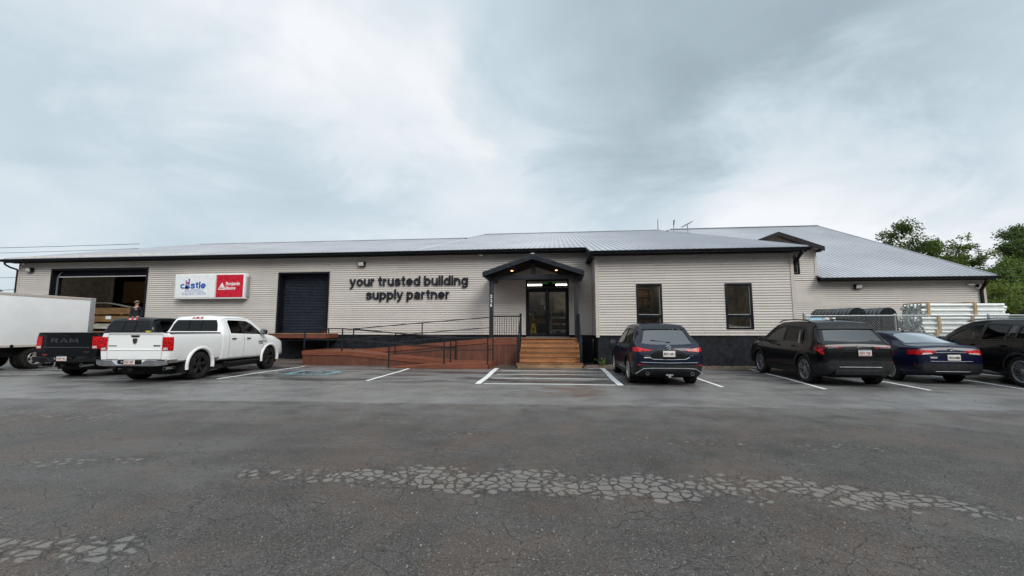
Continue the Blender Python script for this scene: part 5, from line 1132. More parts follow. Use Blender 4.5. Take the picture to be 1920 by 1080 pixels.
mb = MB(); mb.add([(-26.5, 20.0, 2.84), (-24.2, 20.0, 2.86), (-22.9, 20.0, 2.62), (-22.9, 20.4, 2.62), (-24.2, 20.4, 2.86), (-26.5, 20.4, 2.84), (-26.5, 20.0, 2.87), (-24.2, 20.0, 2.89), (-22.9, 20.0, 2.65), (-22.9, 20.4, 2.65), (-24.2, 20.4, 2.89), (-26.5, 20.4, 2.87)], [(0, 1, 4, 5), (1, 2, 3, 4), (6, 7, 10, 11), (7, 8, 9, 10), (0, 1, 7, 6), (1, 2, 8, 7), (5, 4, 10, 11), (4, 3, 9, 10), (2, 3, 9, 8), (0, 5, 11, 6)])
loose('loose_plank', 'pale bent plank lying on top of the lumber pile', 'plank', mb, 'lumber_pale')
loose('paper_tag', 'white paper tag on the brown boards in the bay', 'tag', MB().box(-24.1, -23.8, 19.90, 19.935, 1.98, 2.16), 'signwhite')
# ------------------------------------------------------------------ person in the bay
def skin_obj(name, joints, edges, mat, root=0, subd=2):
    me = bpy.data.meshes.new(name); me.from_pydata([j[0] for j in joints], edges, []); o = bpy.data.objects.new(name, me); col.objects.link(o)
    o.modifiers.new('s', 'SKIN'); sv = me.skin_vertices[0].data
    for i, j in enumerate(joints): r_ = j[1]; sv[i].radius = r_ if isinstance(r_, tuple) else (r_, r_)
    sv[root].use_root = True
    m_ = o.modifiers.new('d', 'SUBSURF'); m_.levels = subd; m_.render_levels = subd
    dg = bpy.context.evaluated_depsgraph_get(); me2 = bpy.data.meshes.new_from_object(o.evaluated_get(dg)); o.modifiers.clear(); o.data = me2; me2.materials.clear(); me2.materials.append(mat); me2.shade_smooth(); return o
P = thing('person', 'person in black jacket and tan cap standing in the open loading bay', 'person', (-21.22, 18.95, 1.09), R(8))
J = [((0, 0, .96), (.15, .10)), ((0, 0, 1.12), (.14, .10)), ((0, 0, 1.30), (.17, .115)), ((0, 0, 1.45), (.13, .09)), ((0, .0, 1.53), .058), ((0, -.01, 1.62), (.070, .085)), ((0, -.005, 1.72), (.074, .092)),
     ((-.19, 0, 1.43), .06), ((-.27, .02, 1.17), .048), ((-.24, -.05, .93), .035), ((-.24, -.07, .86), (.04, .022)),
     ((.19, 0, 1.43), .06), ((.27, .02, 1.17), .048), ((.24, -.05, .93), .035), ((.24, -.07, .86), (.04, .022)),
     ((-.10, 0, .84), .088), ((-.11, -.01, .48), .058), ((-.11, .02, .09), .042), ((-.12, -.12, .04), .036),
     ((.10, 0, .84), .088), ((.11, -.01, .48), .058), ((.11, .02, .09), .042), ((.12, -.12, .04), .036)]
E_ = [(0, 1), (1, 2), (2, 3), (3, 4), (4, 5), (5, 6), (3, 7), (7, 8), (8, 9), (9, 10), (3, 11), (11, 12), (12, 13), (13, 14), (0, 15), (15, 16), (16, 17), (17, 18), (0, 19), (19, 20), (20, 21), (21, 22)]
for s in (-1, 1):      # five fingers on each hand
    b0 = 10 if s < 0 else 14
    for k, (dy, L_) in enumerate(((-.028, .068), (-.010, .078), (.010, .072), (.028, .058))):
        i = len(J); J += [((s * .24, -.075 + dy, .815), .009), ((s * .236, -.08 + dy, .815 - L_), .008)]; E_ += [(b0, i), (i, i + 1)]
    i = len(J); J += [((s * .225, -.11, .85), .011), ((s * .215, -.125, .80), .009)]; E_ += [(b0, i), (i, i + 1)]
body = skin_obj('body', J, E_, M['skin']); body.parent = P
JJ = [((0, 0, .90), (.175, .125)), ((0, 0, 1.12), (.17, .125)), ((0, 0, 1.30), (.20, .135)), ((0, 0, 1.43), (.16, .11)), ((0, 0, 1.535), (.075, .072)),
      ((-.20, 0, 1.42), .078), ((-.28, .02, 1.17), .064), ((-.245, -.05, .93), .050), ((.20, 0, 1.42), .078), ((.28, .02, 1.17), .064), ((.245, -.05, .93), .050)]
o = skin_obj('jacket', JJ, [(0, 1), (1, 2), (2, 3), (3, 4), (3, 5), (5, 6), (6, 7), (3, 8), (8, 9), (9, 10)], M['jacket']); o.parent = P
JJ = [((0, 0, .95), (.16, .115)), ((-.10, 0, .84), .10), ((-.11, -.01, .48), .078), ((-.11, .015, .07), .07), ((.10, 0, .84), .10), ((.11, -.01, .48), .078), ((.11, .015, .07), .07)]
o = skin_obj('trousers', JJ, [(0, 1), (1, 2), (2, 3), (0, 4), (4, 5), (5, 6)], M['trousers']); o.parent = P
mb = MB(); vs = []
for j in range(7):
    a = R(90 * j / 6)
    for i in range(20): t_ = 2 * math.pi * i / 20; vs.append((.092 * math.cos(t_) * math.cos(a), -.01 + .108 * math.sin(t_) * math.cos(a), 1.725 + .095 * math.sin(a)))
mb.add(vs, [(j * 20 + i, j * 20 + (i + 1) % 20, (j + 1) * 20 + (i + 1) % 20, (j + 1) * 20 + i) for j in range(6) for i in range(20)])
mb.add([(-.065, -.09, 1.735), (.065, -.09, 1.735), (.045, -.165, 1.705), (-.045, -.165, 1.705), (-.065, -.09, 1.728), (.065, -.09, 1.728), (.045, -.165, 1.698), (-.045, -.165, 1.698)], [(0, 1, 2, 3), (7, 6, 5, 4), (1, 5, 6, 2), (2, 6, 7, 3), (3, 7, 4, 0)])
o = mb.build('cap', M['capc'], smooth=True); o.parent = P
mb = MB(); mb.box(-.06, -.008, -.108, -.100, 1.665, 1.70); mb.box(.008, .06, -.108, -.100, 1.665, 1.70); mb.box(-.008, .008, -.107, -.103, 1.683, 1.69); o = mb.build('glasses', M['black_plastic'], bevel=.003); o.parent = P
mb = MB(); mb.add([(-.014, -.098, 1.635), (.014, -.098, 1.635), (0, -.122, 1.64), (0, -.10, 1.685)], [(0, 1, 2), (0, 2, 3), (2, 1, 3)]); o = mb.build('nose', M['skin'], smooth=True); o.parent = P
mb = MB(); mb.box(-.024, .024, -.098, -.094, 1.600, 1.608); o = mb.build('mouth', mat_basic('lips', (.35, .12, .10), .5)); o.parent = P
for s in (-1, 1):
    mb = MB(); mb.lathe([(0, -.008), (.02, -.006), (.024, 0), (.018, .006), (0, .006)], 10, 'x', (s * .083, .005, 1.66)); o = mb.build('ear', M['skin'], smooth=True); o.parent = P
mb = MB(); mb.box(.06, .13, -.145, -.138, 1.34, 1.37); o = mb.build('name_tag', M['white_plastic']); o.parent = P
# ------------------------------------------------------------------ vehicles
def pchip(xs, ys, x):
    n = len(xs)
    if x <= xs[0]: return ys[0]
    if x >= xs[-1]: return ys[-1]
    h = [xs[i + 1] - xs[i] for i in range(n - 1)]; d = [(ys[i + 1] - ys[i]) / h[i] for i in range(n - 1)]
    m = [d[0]] + [0 if d[i - 1] * d[i] <= 0 else 2 * d[i - 1] * d[i] / (d[i - 1] + d[i]) for i in range(1, n - 1)] + [d[-1]]
    for i in range(n - 1):
        if x <= xs[i + 1]:
            t = (x - xs[i]) / h[i]; t2, t3 = t * t, t * t * t
            return (2 * t3 - 3 * t2 + 1) * ys[i] + (t3 - 2 * t2 + t) * h[i] * m[i] + (-2 * t3 + 3 * t2) * ys[i + 1] + (t3 - t2) * h[i] * m[i + 1]
def curve(pts): xs = [p[0] for p in pts]; ys = [p[1] for p in pts]; return lambda x: pchip(xs, ys, x)
def lin(pts):
    def f(x):
        if x <= pts[0][0]: return pts[0][1]
        for (a, b), (c, d) in zip(pts, pts[1:]):
            if x <= c: return b + (d - b) * (x - a) / (c - a)
        return pts[-1][1]
    return f
def section(zb, wb, zm, wm, zs, ws, zt, wt, rr, crown, bulge=.012):
    """half cross-section from the bottom centre to the roof centre"""
    P_ = [(0, zb), (wb * .5, zb), (wb * .92, zb), (wb, zb + .05)]
    nlow = 9
    for i in range(1, nlow + 1):                      # flank: sill -> widest -> shoulder
        t = i / nlow; a = (1 - t) ** 2; b = 2 * t * (1 - t); c = t * t
        ctlx = 2 * wm - .5 * wb - .5 * ws; P_.append((a * wb + b * ctlx + c * ws, (1 - t) * (zb + .05) + t * zs))
    n2 = 7; ze = zt - rr
    for i in range(1, n2 + 1):
        t = i / n2; P_.append((ws + (wt - ws) * t + bulge * math.sin(math.pi * t), zs + (ze - zs) * t))
    for i in range(1, 5):
        t = i / 4 * math.pi / 2; P_.append((wt - rr * 1.3 * (1 - math.cos(t)), ze + rr * math.sin(t) * .92))
    x0, z0 = P_[-1]
    for i in range(1, 7):
        t = i / 6; P_.append((x0 * (1 - t), z0 + (zt + crown - z0) * (1 - (1 - t) ** 2)))
    return P_
def loft(ys, sec):
    bm = bmesh.new(); rings = []
    for y in ys:
        s = sec(y); full = [(x, z) for x, z in s] + [(-x, z) for x, z in s[-2:0:-1]]
        rings.append([bm.verts.new((x, y, z)) for x, z in full])
    n = len(rings[0])
    for a, b in zip(rings, rings[1:]):
        for i in range(n):
            j = (i + 1) % n
            try: bm.faces.new((a[i], a[j], b[j], b[i]))
            except ValueError: pass
    # caps as strips between the two halves
    for r_, fl in ((rings[0], 1), (rings[-1], 0)):
        h = n // 2
        for i in range(h):
            q = [r_[i], r_[i + 1], r_[(n - i - 1) % n], r_[(n - i) % n]]; u = []
            for v in q:
                if v not in u: u.append(v)
            if len(u) > 2:
                try: bm.faces.new(u[::-1] if not fl else u)
                except ValueError: pass
    bmesh.ops.recalc_face_normals(bm, faces=bm.faces); return bm
PROJ = {'side': lambda c: (c.y, c.z), 'rear': lambda c: (c.x, c.z), 'top': lambda c: (c.x, c.y)}
PN = {'side': lambda d: Vector((0, -d[1], d[0])), 'rear': lambda d: Vector((-d[1], 0, d[0])), 'top': lambda d: Vector((-d[1], d[0], 0))}
PP = {'side': lambda p: Vector((0, p[0], p[1])), 'rear': lambda p: Vector((p[0], 0, p[1])), 'top': lambda p: Vector((p[0], p[1], 0))}
def inpoly(p, poly):
    x, y = p; c = False; n = len(poly)
    for i in range(n):
        x1, y1 = poly[i]; x2, y2 = poly[(i + 1) % n]
        if (y1 > y) != (y2 > y) and x < (x2 - x1) * (y - y1) / (y2 - y1) + x1: c = not c
    return c
def cut(bm, poly, proj, filt=None, pad=.0):
    pj = PROJ[proj]; u0 = min(p[0] for p in poly); u1 = max(p[0] for p in poly); v0 = min(p[1] for p in poly); v1 = max(p[1] for p in poly)
    def cand():
        out = []
        for f in bm.faces:
            if filt and not filt(f): continue
            q = [pj(v.co) for v in f.verts]
            if max(a for a, b in q) < u0 or min(a for a, b in q) > u1 or max(b for a, b in q) < v0 or min(b for a, b in q) > v1: continue
            out.append(f)
        return out
    n = len(poly)
    for i in range(n):
        a, b = poly[i], poly[(i + 1) % n]; d = Vector((b[0] - a[0], b[1] - a[1]))
        if d.length < 1e-6: continue
        fs = cand(); s0, s1 = min(a[0], b[0]) - .02, max(a[0], b[0]) + .02; t0, t1 = min(a[1], b[1]) - .02, max(a[1], b[1]) + .02
        fs = [f for f in fs if not (max(pj(v.co)[0] for v in f.verts) < s0 or min(pj(v.co)[0] for v in f.verts) > s1 or max(pj(v.co)[1] for v in f.verts) < t0 or min(pj(v.co)[1] for v in f.verts) > t1)]
        if not fs: continue
        ge = set(fs)
        for f in fs: ge.update(f.edges); ge.update(f.verts)
        bmesh.ops.bisect_plane(bm, geom=list(ge), plane_co=PP[proj](a), plane_no=PN[proj](d.normalized()), dist=1e-5)
    return [f for f in bm.faces if (not filt or filt(f)) and inpoly(pj(f.calc_center_median()), poly)]
def side_f(s): return lambda f: f.calc_center_median().x * s > .3 and f.normal.x * s > .15
def rear_f(f): return f.normal.y < -.12
def top_f(f): return f.normal.z > .3
def any_f(f): return True
def extract(bm, faces, name, mat, parent, push=0.0, ang=40):
    if not faces: return None
    fs = set(faces); vm = {}; me = bpy.data.meshes.new(name); V_ = []; F_ = []
    nrm = {}
    for f in fs:
        for v in f.verts: nrm.setdefault(v, Vector()); nrm[v] += f.normal
    for f in fs:
        idx = []
        for v in f.verts:
            if v not in vm: vm[v] = len(V_); V_.append(tuple(v.co + nrm[v].normalized() * push))
            idx.append(vm[v])
        F_.append(idx)
    bmesh.ops.delete(bm, geom=list(fs), context='FACES')
    me.from_pydata(V_, [], F_); me.materials.append(mat); me.shade_smooth()
    try: me.set_sharp_from_angle(angle=R(ang))
    except Exception: pass
    o = bpy.data.objects.new(name, me); col.objects.link(o); o.parent = parent; return o
def finish(bm, name, mat, parent, ang=38):
    me = bpy.data.meshes.new(name)
    loose_v = [v for v in bm.verts if not v.link_faces]; bmesh.ops.delete(bm, geom=loose_v, context='VERTS')
    bm.to_mesh(me); bm.free(); me.materials.append(mat); me.shade_smooth()
    try: me.set_sharp_from_angle(angle=R(ang))
    except Exception: pass
    o = bpy.data.objects.new(name, me); col.objects.link(o); o.parent = parent; return o
def circ(cy, cz, r, n=22, a0=0, a1=360): return [(cy + r * math.cos(R(a0 + (a1 - a0) * i / n)), cz + r * math.sin(R(a0 + (a1 - a0) * i / n))) for i in range(n)]
def archpoly(cy, cz, r, zlow=0.0, n=14):
    return [(cy - r, zlow)] + [(cy - r * math.cos(math.pi * i / n), cz + r * math.sin(math.pi * i / n)) for i in range(n + 1)] + [(cy + r, zlow)]
def strip(a, b, w_=.012):
    d = Vector((b[0] - a[0], b[1] - a[1])).normalized(); nn = Vector((-d.y, d.x)) * w_ / 2
    return [(a[0] + nn.x, a[1] + nn.y), (a[0] - nn.x, a[1] - nn.y), (b[0] - nn.x, b[1] - nn.y), (b[0] + nn.x, b[1] + nn.y)]
def wheel(parent, x, y, r, w_, s, rimr, style, rimmat, spokes=5):
    """x = outer face; s = side sign. wheel (brake and hub) > tyre, rim"""
    xi = x - s * w_
    W_ = MB(); W_.lathe([(0, xi + s * .03), (rimr * .9, xi + s * .03), (rimr * .92, xi + s * .10)], 28, 'x', (0, y, r)); W_.lathe([(0, x - s * .10), (rimr * .72, x - s * .10), (rimr * .72, x - s * .115), (0, x - s * .115)], 24, 'x', (0, y, r))
    wo_ = W_.build('wheel', M['well']); wo_.parent = parent
    T = MB(); k = .025
    T.lathe([(rimr, xi), (rimr * 1.06, xi - s * .004), (r * .93, xi + s * .0), (r * .985, xi + s * .015), (r, xi + s * .035), (r, x - s * .035), (r * .985, x - s * .014), (r * .93, x + s * .002), (rimr * 1.12, x + s * .006), (rimr * 1.03, x - s * .002), (rimr, x - s * .012)], 44, 'x', (0, y, r))
    for i in range(44):   # tread blocks
        t = 2 * math.pi * i / 44
        for off, ph in ((.25, 0), (.75, .5)):
            a = t + ph * 2 * math.pi / 44; c, sn = math.cos(a), math.sin(a); xm = xi + (x - xi) * off
            p = Vector((xm - s * w_ * .17, y + r * c, r + r * sn)); q = Vector((xm + s * w_ * .17, y + r * c, r + r * sn)); T.beam(p, q, .028, .016, up=(0, c, sn))
    o = T.build('tyre', M['rubber'], smooth=True, ang=40); o.parent = wo_
    Rm = MB()
    Rm.lathe([(rimr * 1.01, x - s * .002), (rimr * .985, x + s * .004), (rimr * .94, x - s * .004), (rimr * .92, x - s * .03), (rimr * .90, x - s * .11)], 40, 'x', (0, y, r))
    Rm.lathe([(0, x - s * .012), (.035, x - s * .012), (.045, x - s * .02), (.075, x - s * .028), (.078, x - s * .06)], 20, 'x', (0, y, r))
    def spoke(a, hw0, hw1, xo=0.0, r0=.05, r1=rimr * .95, z0=.03, z1=.010):
        c, sn = math.cos(a), math.sin(a); t_ = Vector((0, -sn, c)); d_ = Vector((0, c, sn)); ctr = Vector((0, y, r)); vs = []
        for rr_, hw, dx in ((r0, hw0, z0), (r1, hw1, z1)):
            for sx, k_ in ((-1, 1), (1, 1), (1, .75), (-1, .75)):
                xx = x - s * (dx + (0 if k_ < 1 else .028)); 
                vs.append(ctr + d_ * rr_ + t_ * (sx * hw * (k_ if k_ < 1 else 1)) + Vector((xx, 0, 0)))
        Rm.add(vs, [(0, 1, 2, 3), (7, 6, 5, 4), (0, 4, 5, 1), (1, 5, 6, 2), (2, 6, 7, 3), (3, 7, 4, 0)])
    for i in range(spokes):
        a = R(90) + 2 * math.pi * i / spokes
        if style == 'wide': spoke(a, .048, .052)
        elif style == 'twin': spoke(a - .17, .014, .016, r0=.045); spoke(a + .17, .014, .016, r0=.045)
        elif style == 'v': spoke(a - .22, .012, .018, r0=.03); spoke(a + .22, .012, .018, r0=.03)
        else: spoke(a, .012, .017)
    for i in range(5):
        a = R(90) + 2 * math.pi * (i + .5) / 5; c, sn = math.cos(a), math.sin(a); Rm.tube((x - s * .03, y + .055 * c, r + .055 * sn), (x - s * .012, y + .055 * c, r + .055 * sn), .010, 6)
    o = Rm.build('rim', M[rimmat], smooth=True, ang=30); o.parent = wo_
    return wo_
def plate(parent, x, y, z, body, w_=.305, h_=.152, style='pei', tilt=0.0, yaw=0.0):
    e_ = MB(); e_.box(-w_ / 2, w_ / 2, -.008, .004, -h_ / 2, h_ / 2); o = e_.build('licence_plate', M['plate'], bevel=.004); o.parent = parent; o.location = (x, y, z); o.rotation_euler = (tilt, 0, yaw)
    q = MB()
    if style == 'pei': q.box(-w_ / 2 + .01, w_ / 2 - .01, -.0095, -.0085, h_ / 2 - .025, h_ / 2 - .008); p = q.build('band', M['plate_blue']); p.parent = o; q = MB(); q.box(-w_ / 2 + .008, w_ / 2 - .008, -.0095, -.0085, -h_ / 2 + .006, -h_ / 2 + .02); p = q.build('band', M['plate_red']); p.parent = o
    t = text('characters', body, M['plate_dark'] if style != 'pei' else M['plate_red'], o, width=w_ * .84, height=h_ * .42, ctr=(0, -.011, -.002), depth=.003, bold=.02); return o
def small(parent, name, mat, fn, **kw):
    q = MB(); fn(q); o = q.build(name, M[mat] if isinstance(mat, str) else mat, **kw); o.parent = parent; return o
def mirror(parent, x, y, z, s, mat, glassmat='chrome', sc_=1.0):
    q = MB(); pr = [(x, -.0, 0), (x + s * .06, 0, .02)]
    vs = []; n_ = 12
    for yy, k in ((-.055, .86), (-.03, 1.0), (.05, .92), (.10, .45)):
        for i in range(n_):
            a = 2 * math.pi * i / n_; ca, sa = math.cos(a), math.sin(a); ex = abs(ca) ** .6 * (1 if ca > 0 else -1); ez = abs(sa) ** .6 * (1 if sa > 0 else -1)
            vs.append((x + s * .15 + ex * .105 * k * sc_, y + yy, z + ez * .075 * k * sc_))
    q.add(vs, [(j * n_ + i, j * n_ + (i + 1) % n_, (j + 1) * n_ + (i + 1) % n_, (j + 1) * n_ + i) for j in range(3) for i in range(n_)]); q.add(vs[-n_:], [tuple(range(n_))])
    q.beam((x - s * .01, y + .02, z - .05), (x + s * .10, y + .02, z - .03), .04, .035, up=(0, 1, 0))
    o = q.build('mirror', mat, smooth=True, ang=50); o.parent = parent
    q = MB(); vv = [(v[0], v[1] - .001, v[2]) for v in vs[:n_]]; q.add(vv, [tuple(range(n_))]); g_ = q.build('mirror_glass', M[glassmat], fix=False); g_.parent = o; return o
def wellbox(parent, axles, hw, r, zc):
    for ay in axles:
        n_ = 12
        for s in (-1, 1):
            q = MB(); xo, xi = s * (hw - .035), s * (hw - .36); vs = []
            for i in range(n_ + 1):
                a = math.pi * i / n_; vs += [(xo, ay - r * math.cos(a), zc + r * math.sin(a)), (xi, ay - r * math.cos(a), zc + r * math.sin(a))]
            q.add(vs, [(2 * i, 2 * i + 1, 2 * i + 3, 2 * i + 2) for i in range(n_)])
            q.add([vs[2 * i + 1] for i in range(n_ + 1)], [tuple(range(n_ + 1))])
            for k in (0, n_): a_, b_ = vs[2 * k], vs[2 * k + 1]; q.quad(a_, b_, (b_[0], b_[1], .22), (a_[0], a_[1], .22))
            o = q.build('wheel_arch_liner', M['well'], fix=False); o.parent = parent
    q = MB(); a0, a1 = axles; q.box(-hw + .42, hw - .42, a0 - .55, a1 + .45, .20, zc + .05); q.tube((-hw + .25, a0, zc - .06), (hw - .25, a0, zc - .06), .045, 8); q.tube((-hw + .25, a1, zc - .06), (hw - .25, a1, zc - .06), .04, 8)
    q.box(-hw + .14, hw - .14, a0 + r + .02, a1 - r - .02, .24, .36)
    o = q.build('underbody', M['well']); o.parent = parent
def interior(parent, y0, y1, zf, zb, hw, rows, color='seat'):
    q = MB(); q.box(-hw, hw, y0, y1, zf, zf + .05)
    q.box(-hw, hw, y1 - .5, y1, zf, zb + .02)
    for y in rows:
        for x in ((-.36, .36) if y == rows[-1] else (-.42, 0, .42)):
            q.box(x - .24, x + .24, y, y + .45, zf + .05, zf + .32)
            q.add([(x - .23, y - .12, zf + .3), (x + .23, y - .12, zf + .3), (x + .21, y - .22, zb + .12), (x - .21, y - .22, zb + .12), (x - .23, y + .02, zf + .3), (x + .23, y + .02, zf + .3), (x + .21, y - .12, zb + .12), (x - .21, y - .12, zb + .12)], [(0, 1, 2, 3), (7, 6, 5, 4), (0, 4, 5, 1), (1, 5, 6, 2), (2, 6, 7, 3), (3, 7, 4, 0)])
            q.box(x - .12, x + .12, y - .24, y - .15, zb + .15, zb + .33)
    o = q.build('seats', M[color], bevel=.02, segs=1); o.parent = parent
    q = MB(); n_ = 18
    for i in range(n_):
        a, b = 2 * math.pi * i / n_, 2 * math.pi * (i + 1) / n_; yc = y1 - .62; q.tube((-.38 + .18 * math.cos(a), yc + .06 * math.sin(a), zb + .02 + .17 * math.sin(a)), (-.38 + .18 * math.cos(b), yc + .06 * math.sin(b), zb + .02 + .17 * math.sin(b)), .014, 6, cap=False)
    o = q.build('steering_wheel', M['seat'], smooth=True); o.parent = parent
def frange(a, b, n): return [a + (b - a) * i / (n - 1) for i in range(n)]

def passenger_car(name, label, cat, loc, rz, S):
    """S: spec dict; local frame: rear at y=0, nose at y=L, x right, z up"""
    T = thing(name, label, cat, loc, rz)
    L, W_ = S['L'], S['W']; hw = W_ / 2; paint = S['paint']
    zt = curve(S['top']); zs = curve(S['belt']); fw = curve(S['plan']); zb = curve(S['bottom']); wt = curve(S['roofw']); rr = lin(S.get('rr', [(0, .05), (L, .05)]))
    def sec(y):
        f = fw(y); t = zt(y); s_ = min(zs(y), t - .012); b = zb(y)
        wm = hw * f; ws = (hw - S.get('tuck', .06)) * f; w_ = min(wt(y), ws - .01)
        if t - zs(y) < .25: k = max(0, (t - zs(y)) / .25); w_ = (ws - .035) * (1 - k) + w_ * k
        r_ = min(rr(y), (t - s_) * .6)
        return section(b, wm * .93, .5, wm, s_, ws, t, w_, max(r_, .006), S.get('crown', .03), S.get('bulge', .02))
    ys = sorted(set([0, .012, .03, .05, .08, .11, .15, .20] + frange(.25, L - .3, 64) + [L - .25, L - .2, L - .15, L - .1, L - .06, L - .03, L - .01, L]))
    bm = loft(ys, sec)
    R_ = S['R']; ax = S['axles']; zc = S['R']; ra = R_ + S.get('archgap', .045)
    for a in ax: bmesh.ops.delete(bm, geom=cut(bm, archpoly(a, zc, ra, -.1), 'side', any_f), context='FACES')
    parts = []
    # black cladding round the arches and along the sills
    if S.get('clad', True):
        fs = []
        for s in (-1, 1):
            for a in ax: fs += cut(bm, archpoly(a, zc, ra + S.get('cladw', .065), -.1), 'side', side_f(s))
            fs += cut(bm, [(ax[0] + .3, 0), (ax[1] - .3, 0), (ax[1] - .3, S['sill']), (ax[0] + .3, S['sill'])], 'side', side_f(s))
        extract(bm, list(set(f for f in fs if f.is_valid)), 'cladding', M[S.get('cladmat', 'cladding')], T, .012)
    # rear: bumper cladding, tailgate items
    for (nm, mt, polys, push) in S['rear']:
        fs = []
        for pj, poly in polys:
            if pj == 'rear': fs += cut(bm, poly, 'rear', rear_f)
            elif pj == 'rear2': fs += cut(bm, poly, 'rear', rear_f) + cut(bm, [(-x, z) for x, z in poly], 'rear', rear_f)
            elif pj == 'side2':
                for s in (-1, 1): fs += cut(bm, poly, 'side', side_f(s))
            elif pj == 'roof': fs += cut(bm, poly, 'top', top_f)
        fs = list({f for f in fs if f.is_valid})
        if nm.endswith('*'):       # split left and right into separate parts
            for s in (-1, 1): extract(bm, [f for f in fs if f.is_valid and f.calc_center_median().x * s > 0], nm[:-1], M[mt] if isinstance(mt, str) else mt, T, push)
        else: extract(bm, fs, nm, M[mt] if isinstance(mt, str) else mt, T, push)
    # windows and doors
    for s in (-1, 1):
        sf = lambda f, s=s: f.calc_center_median().x * s > .25 and f.normal.x * s > .1
        tf = []
        for poly in S['dlo']: tf += cut(bm, poly, 'side', sf)
        tf = [f for f in tf if f.is_valid]
        # glass inside the surround
        glass = []
        for gm, poly in S['glass']:
            g_ = cut(bm, poly, 'side', sf); glass.append((gm, g_))
        gset = {f for _, l in glass for f in l if f.is_valid}
        tf = [f for f in {f for f in bm.faces if sf(f) and any(inpoly(PROJ['side'](f.calc_center_median()), p) for p in S['dlo'])} if f not in gset]
        gm_objs = []
        for gm, l in glass: gm_objs.append((gm, extract(bm, [f for f in l if f.is_valid], 'side_window', M[gm], T, -.008)))
        extract(bm, [f for f in tf if f.is_valid], 'window_surround', M[S.get('surround', 'black_plastic')], T, .003)
        gp = []
        for a, b in S['gaps']: gp += cut(bm, strip(a, b, .011), 'side', side_f(s))
        extract(bm, list({f for f in gp if f.is_valid}), 'panel_gap', M['gap'], T, -.006)
        for dpoly in S['doors']:
            d = extract(bm, [f for f in cut(bm, dpoly, 'side', side_f(s)) if f.is_valid], 'door', paint, T)
            if d:
                cy = sum(p[0] for p in dpoly) / len(dpoly)
                hy, hz = min(p[0] for p in dpoly) + S.get('hoff', .13), S['handle_z']
                # door handle sits proud of the skin
                xw = max((abs(v.co.x) for v in d.data.vertices if abs(v.co.y - hy) < .12 and abs(v.co.z - hz) < .06), default=hw)
                q = MB(); q.box(min(s * (xw + .002), s * (xw + .030)), max(s * (xw + .002), s * (xw + .030)), hy - .0, hy + .19, hz - .014, hz + .014); h = q.build('handle', M['black_plastic'] if S.get('handle_black') else paint, bevel=.008); h.parent = d
                q = MB(); q.box(min(s * (xw - .004), s * (xw + .0035)), max(s * (xw - .004), s * (xw + .0035)), hy + .03, hy + .16, hz - .03, hz + .025); h2 = q.build('handle_cup', M['gap']); h2.parent = d
    # windscreen
    wsf = cut(bm, S['screen'], 'top', lambda f: f.normal.y > .15 and f.normal.z > .1); extract(bm, wsf, 'windscreen', M['glass_green'], T, -.004)
    finish(bm, 'body', paint, T)
    xo = hw - S.get('wheel_in', .03)
    for a in ax:
        for s in (-1, 1): wheel(T, s * xo, a, R_, .225, s, S['rimr'], S['wstyle'], S['rimmat'], S.get('spokes', 5))
    wellbox(T, ax, hw, ra, zc)
    interior(T, S['cab'][0], S['cab'][1], .38, S['belt_in'], hw - .16, S['rows'])
    for s in (-1, 1): mirror(T, s * (hw - .07), S['mirror'][0], S['mirror'][1], s, paint)
    return T

def emblem_ring(parent, name, x, y, z, a, b, t=.008, mat='chrome', n=28, tilt=0.0):
    q = MB()
    for i in range(n):
        p, r_ = 2 * math.pi * i / n, 2 * math.pi * (i + 1) / n
        q.tube((x + a * math.cos(p), y + tilt * b * math.sin(p), z + b * math.sin(p)), (x + a * math.cos(r_), y + tilt * b * math.sin(r_), z + b * math.sin(r_)), t, 6, cap=False)
    o = q.build(name, M[mat], smooth=True); o.parent = parent; return o
def exhaust(parent, x, y, z, r=.04, L=.18):
    q = MB(); q.lathe([(r, y), (r * 1.05, y - .004), (r * .86, y - .004), (r * .84, y + L), (0, y + L)], 18, 'y', (x, 0, z)); q.lathe([(r, y), (r, y + L)], 18, 'y', (x, 0, z))
    o = q.build('exhaust_tip', M['chrome'], smooth=True); o.parent = parent
    q = MB(); q.lathe([(0, y + .03), (r * .85, y + .03)], 14, 'y', (x, 0, z)); p = q.build('bore', M['gap'], fix=False); p.parent = o
    return o
P_navy = mat_paint('navy_blue_paint', (.0035, .0070, .021), .0, .30, .03)
P_navy2 = mat_paint('deep_blue_paint', (.0035, .0055, .024), .0, .30, .02)
P_black = mat_paint('black_paint', (.0022, .0024, .0030), .0, .28, .012)
P_black2 = mat_paint('gloss_black_paint', (.0020, .0026, .0030), .0, .25, .012)
P_black3 = mat_paint('black_truck_paint', (.0030, .0042, .0060), .0, .28, .02)
P_white = mat_paint('white_paint', (.78, .78, .765), 0, .34, .45, (.36, .30, .22))

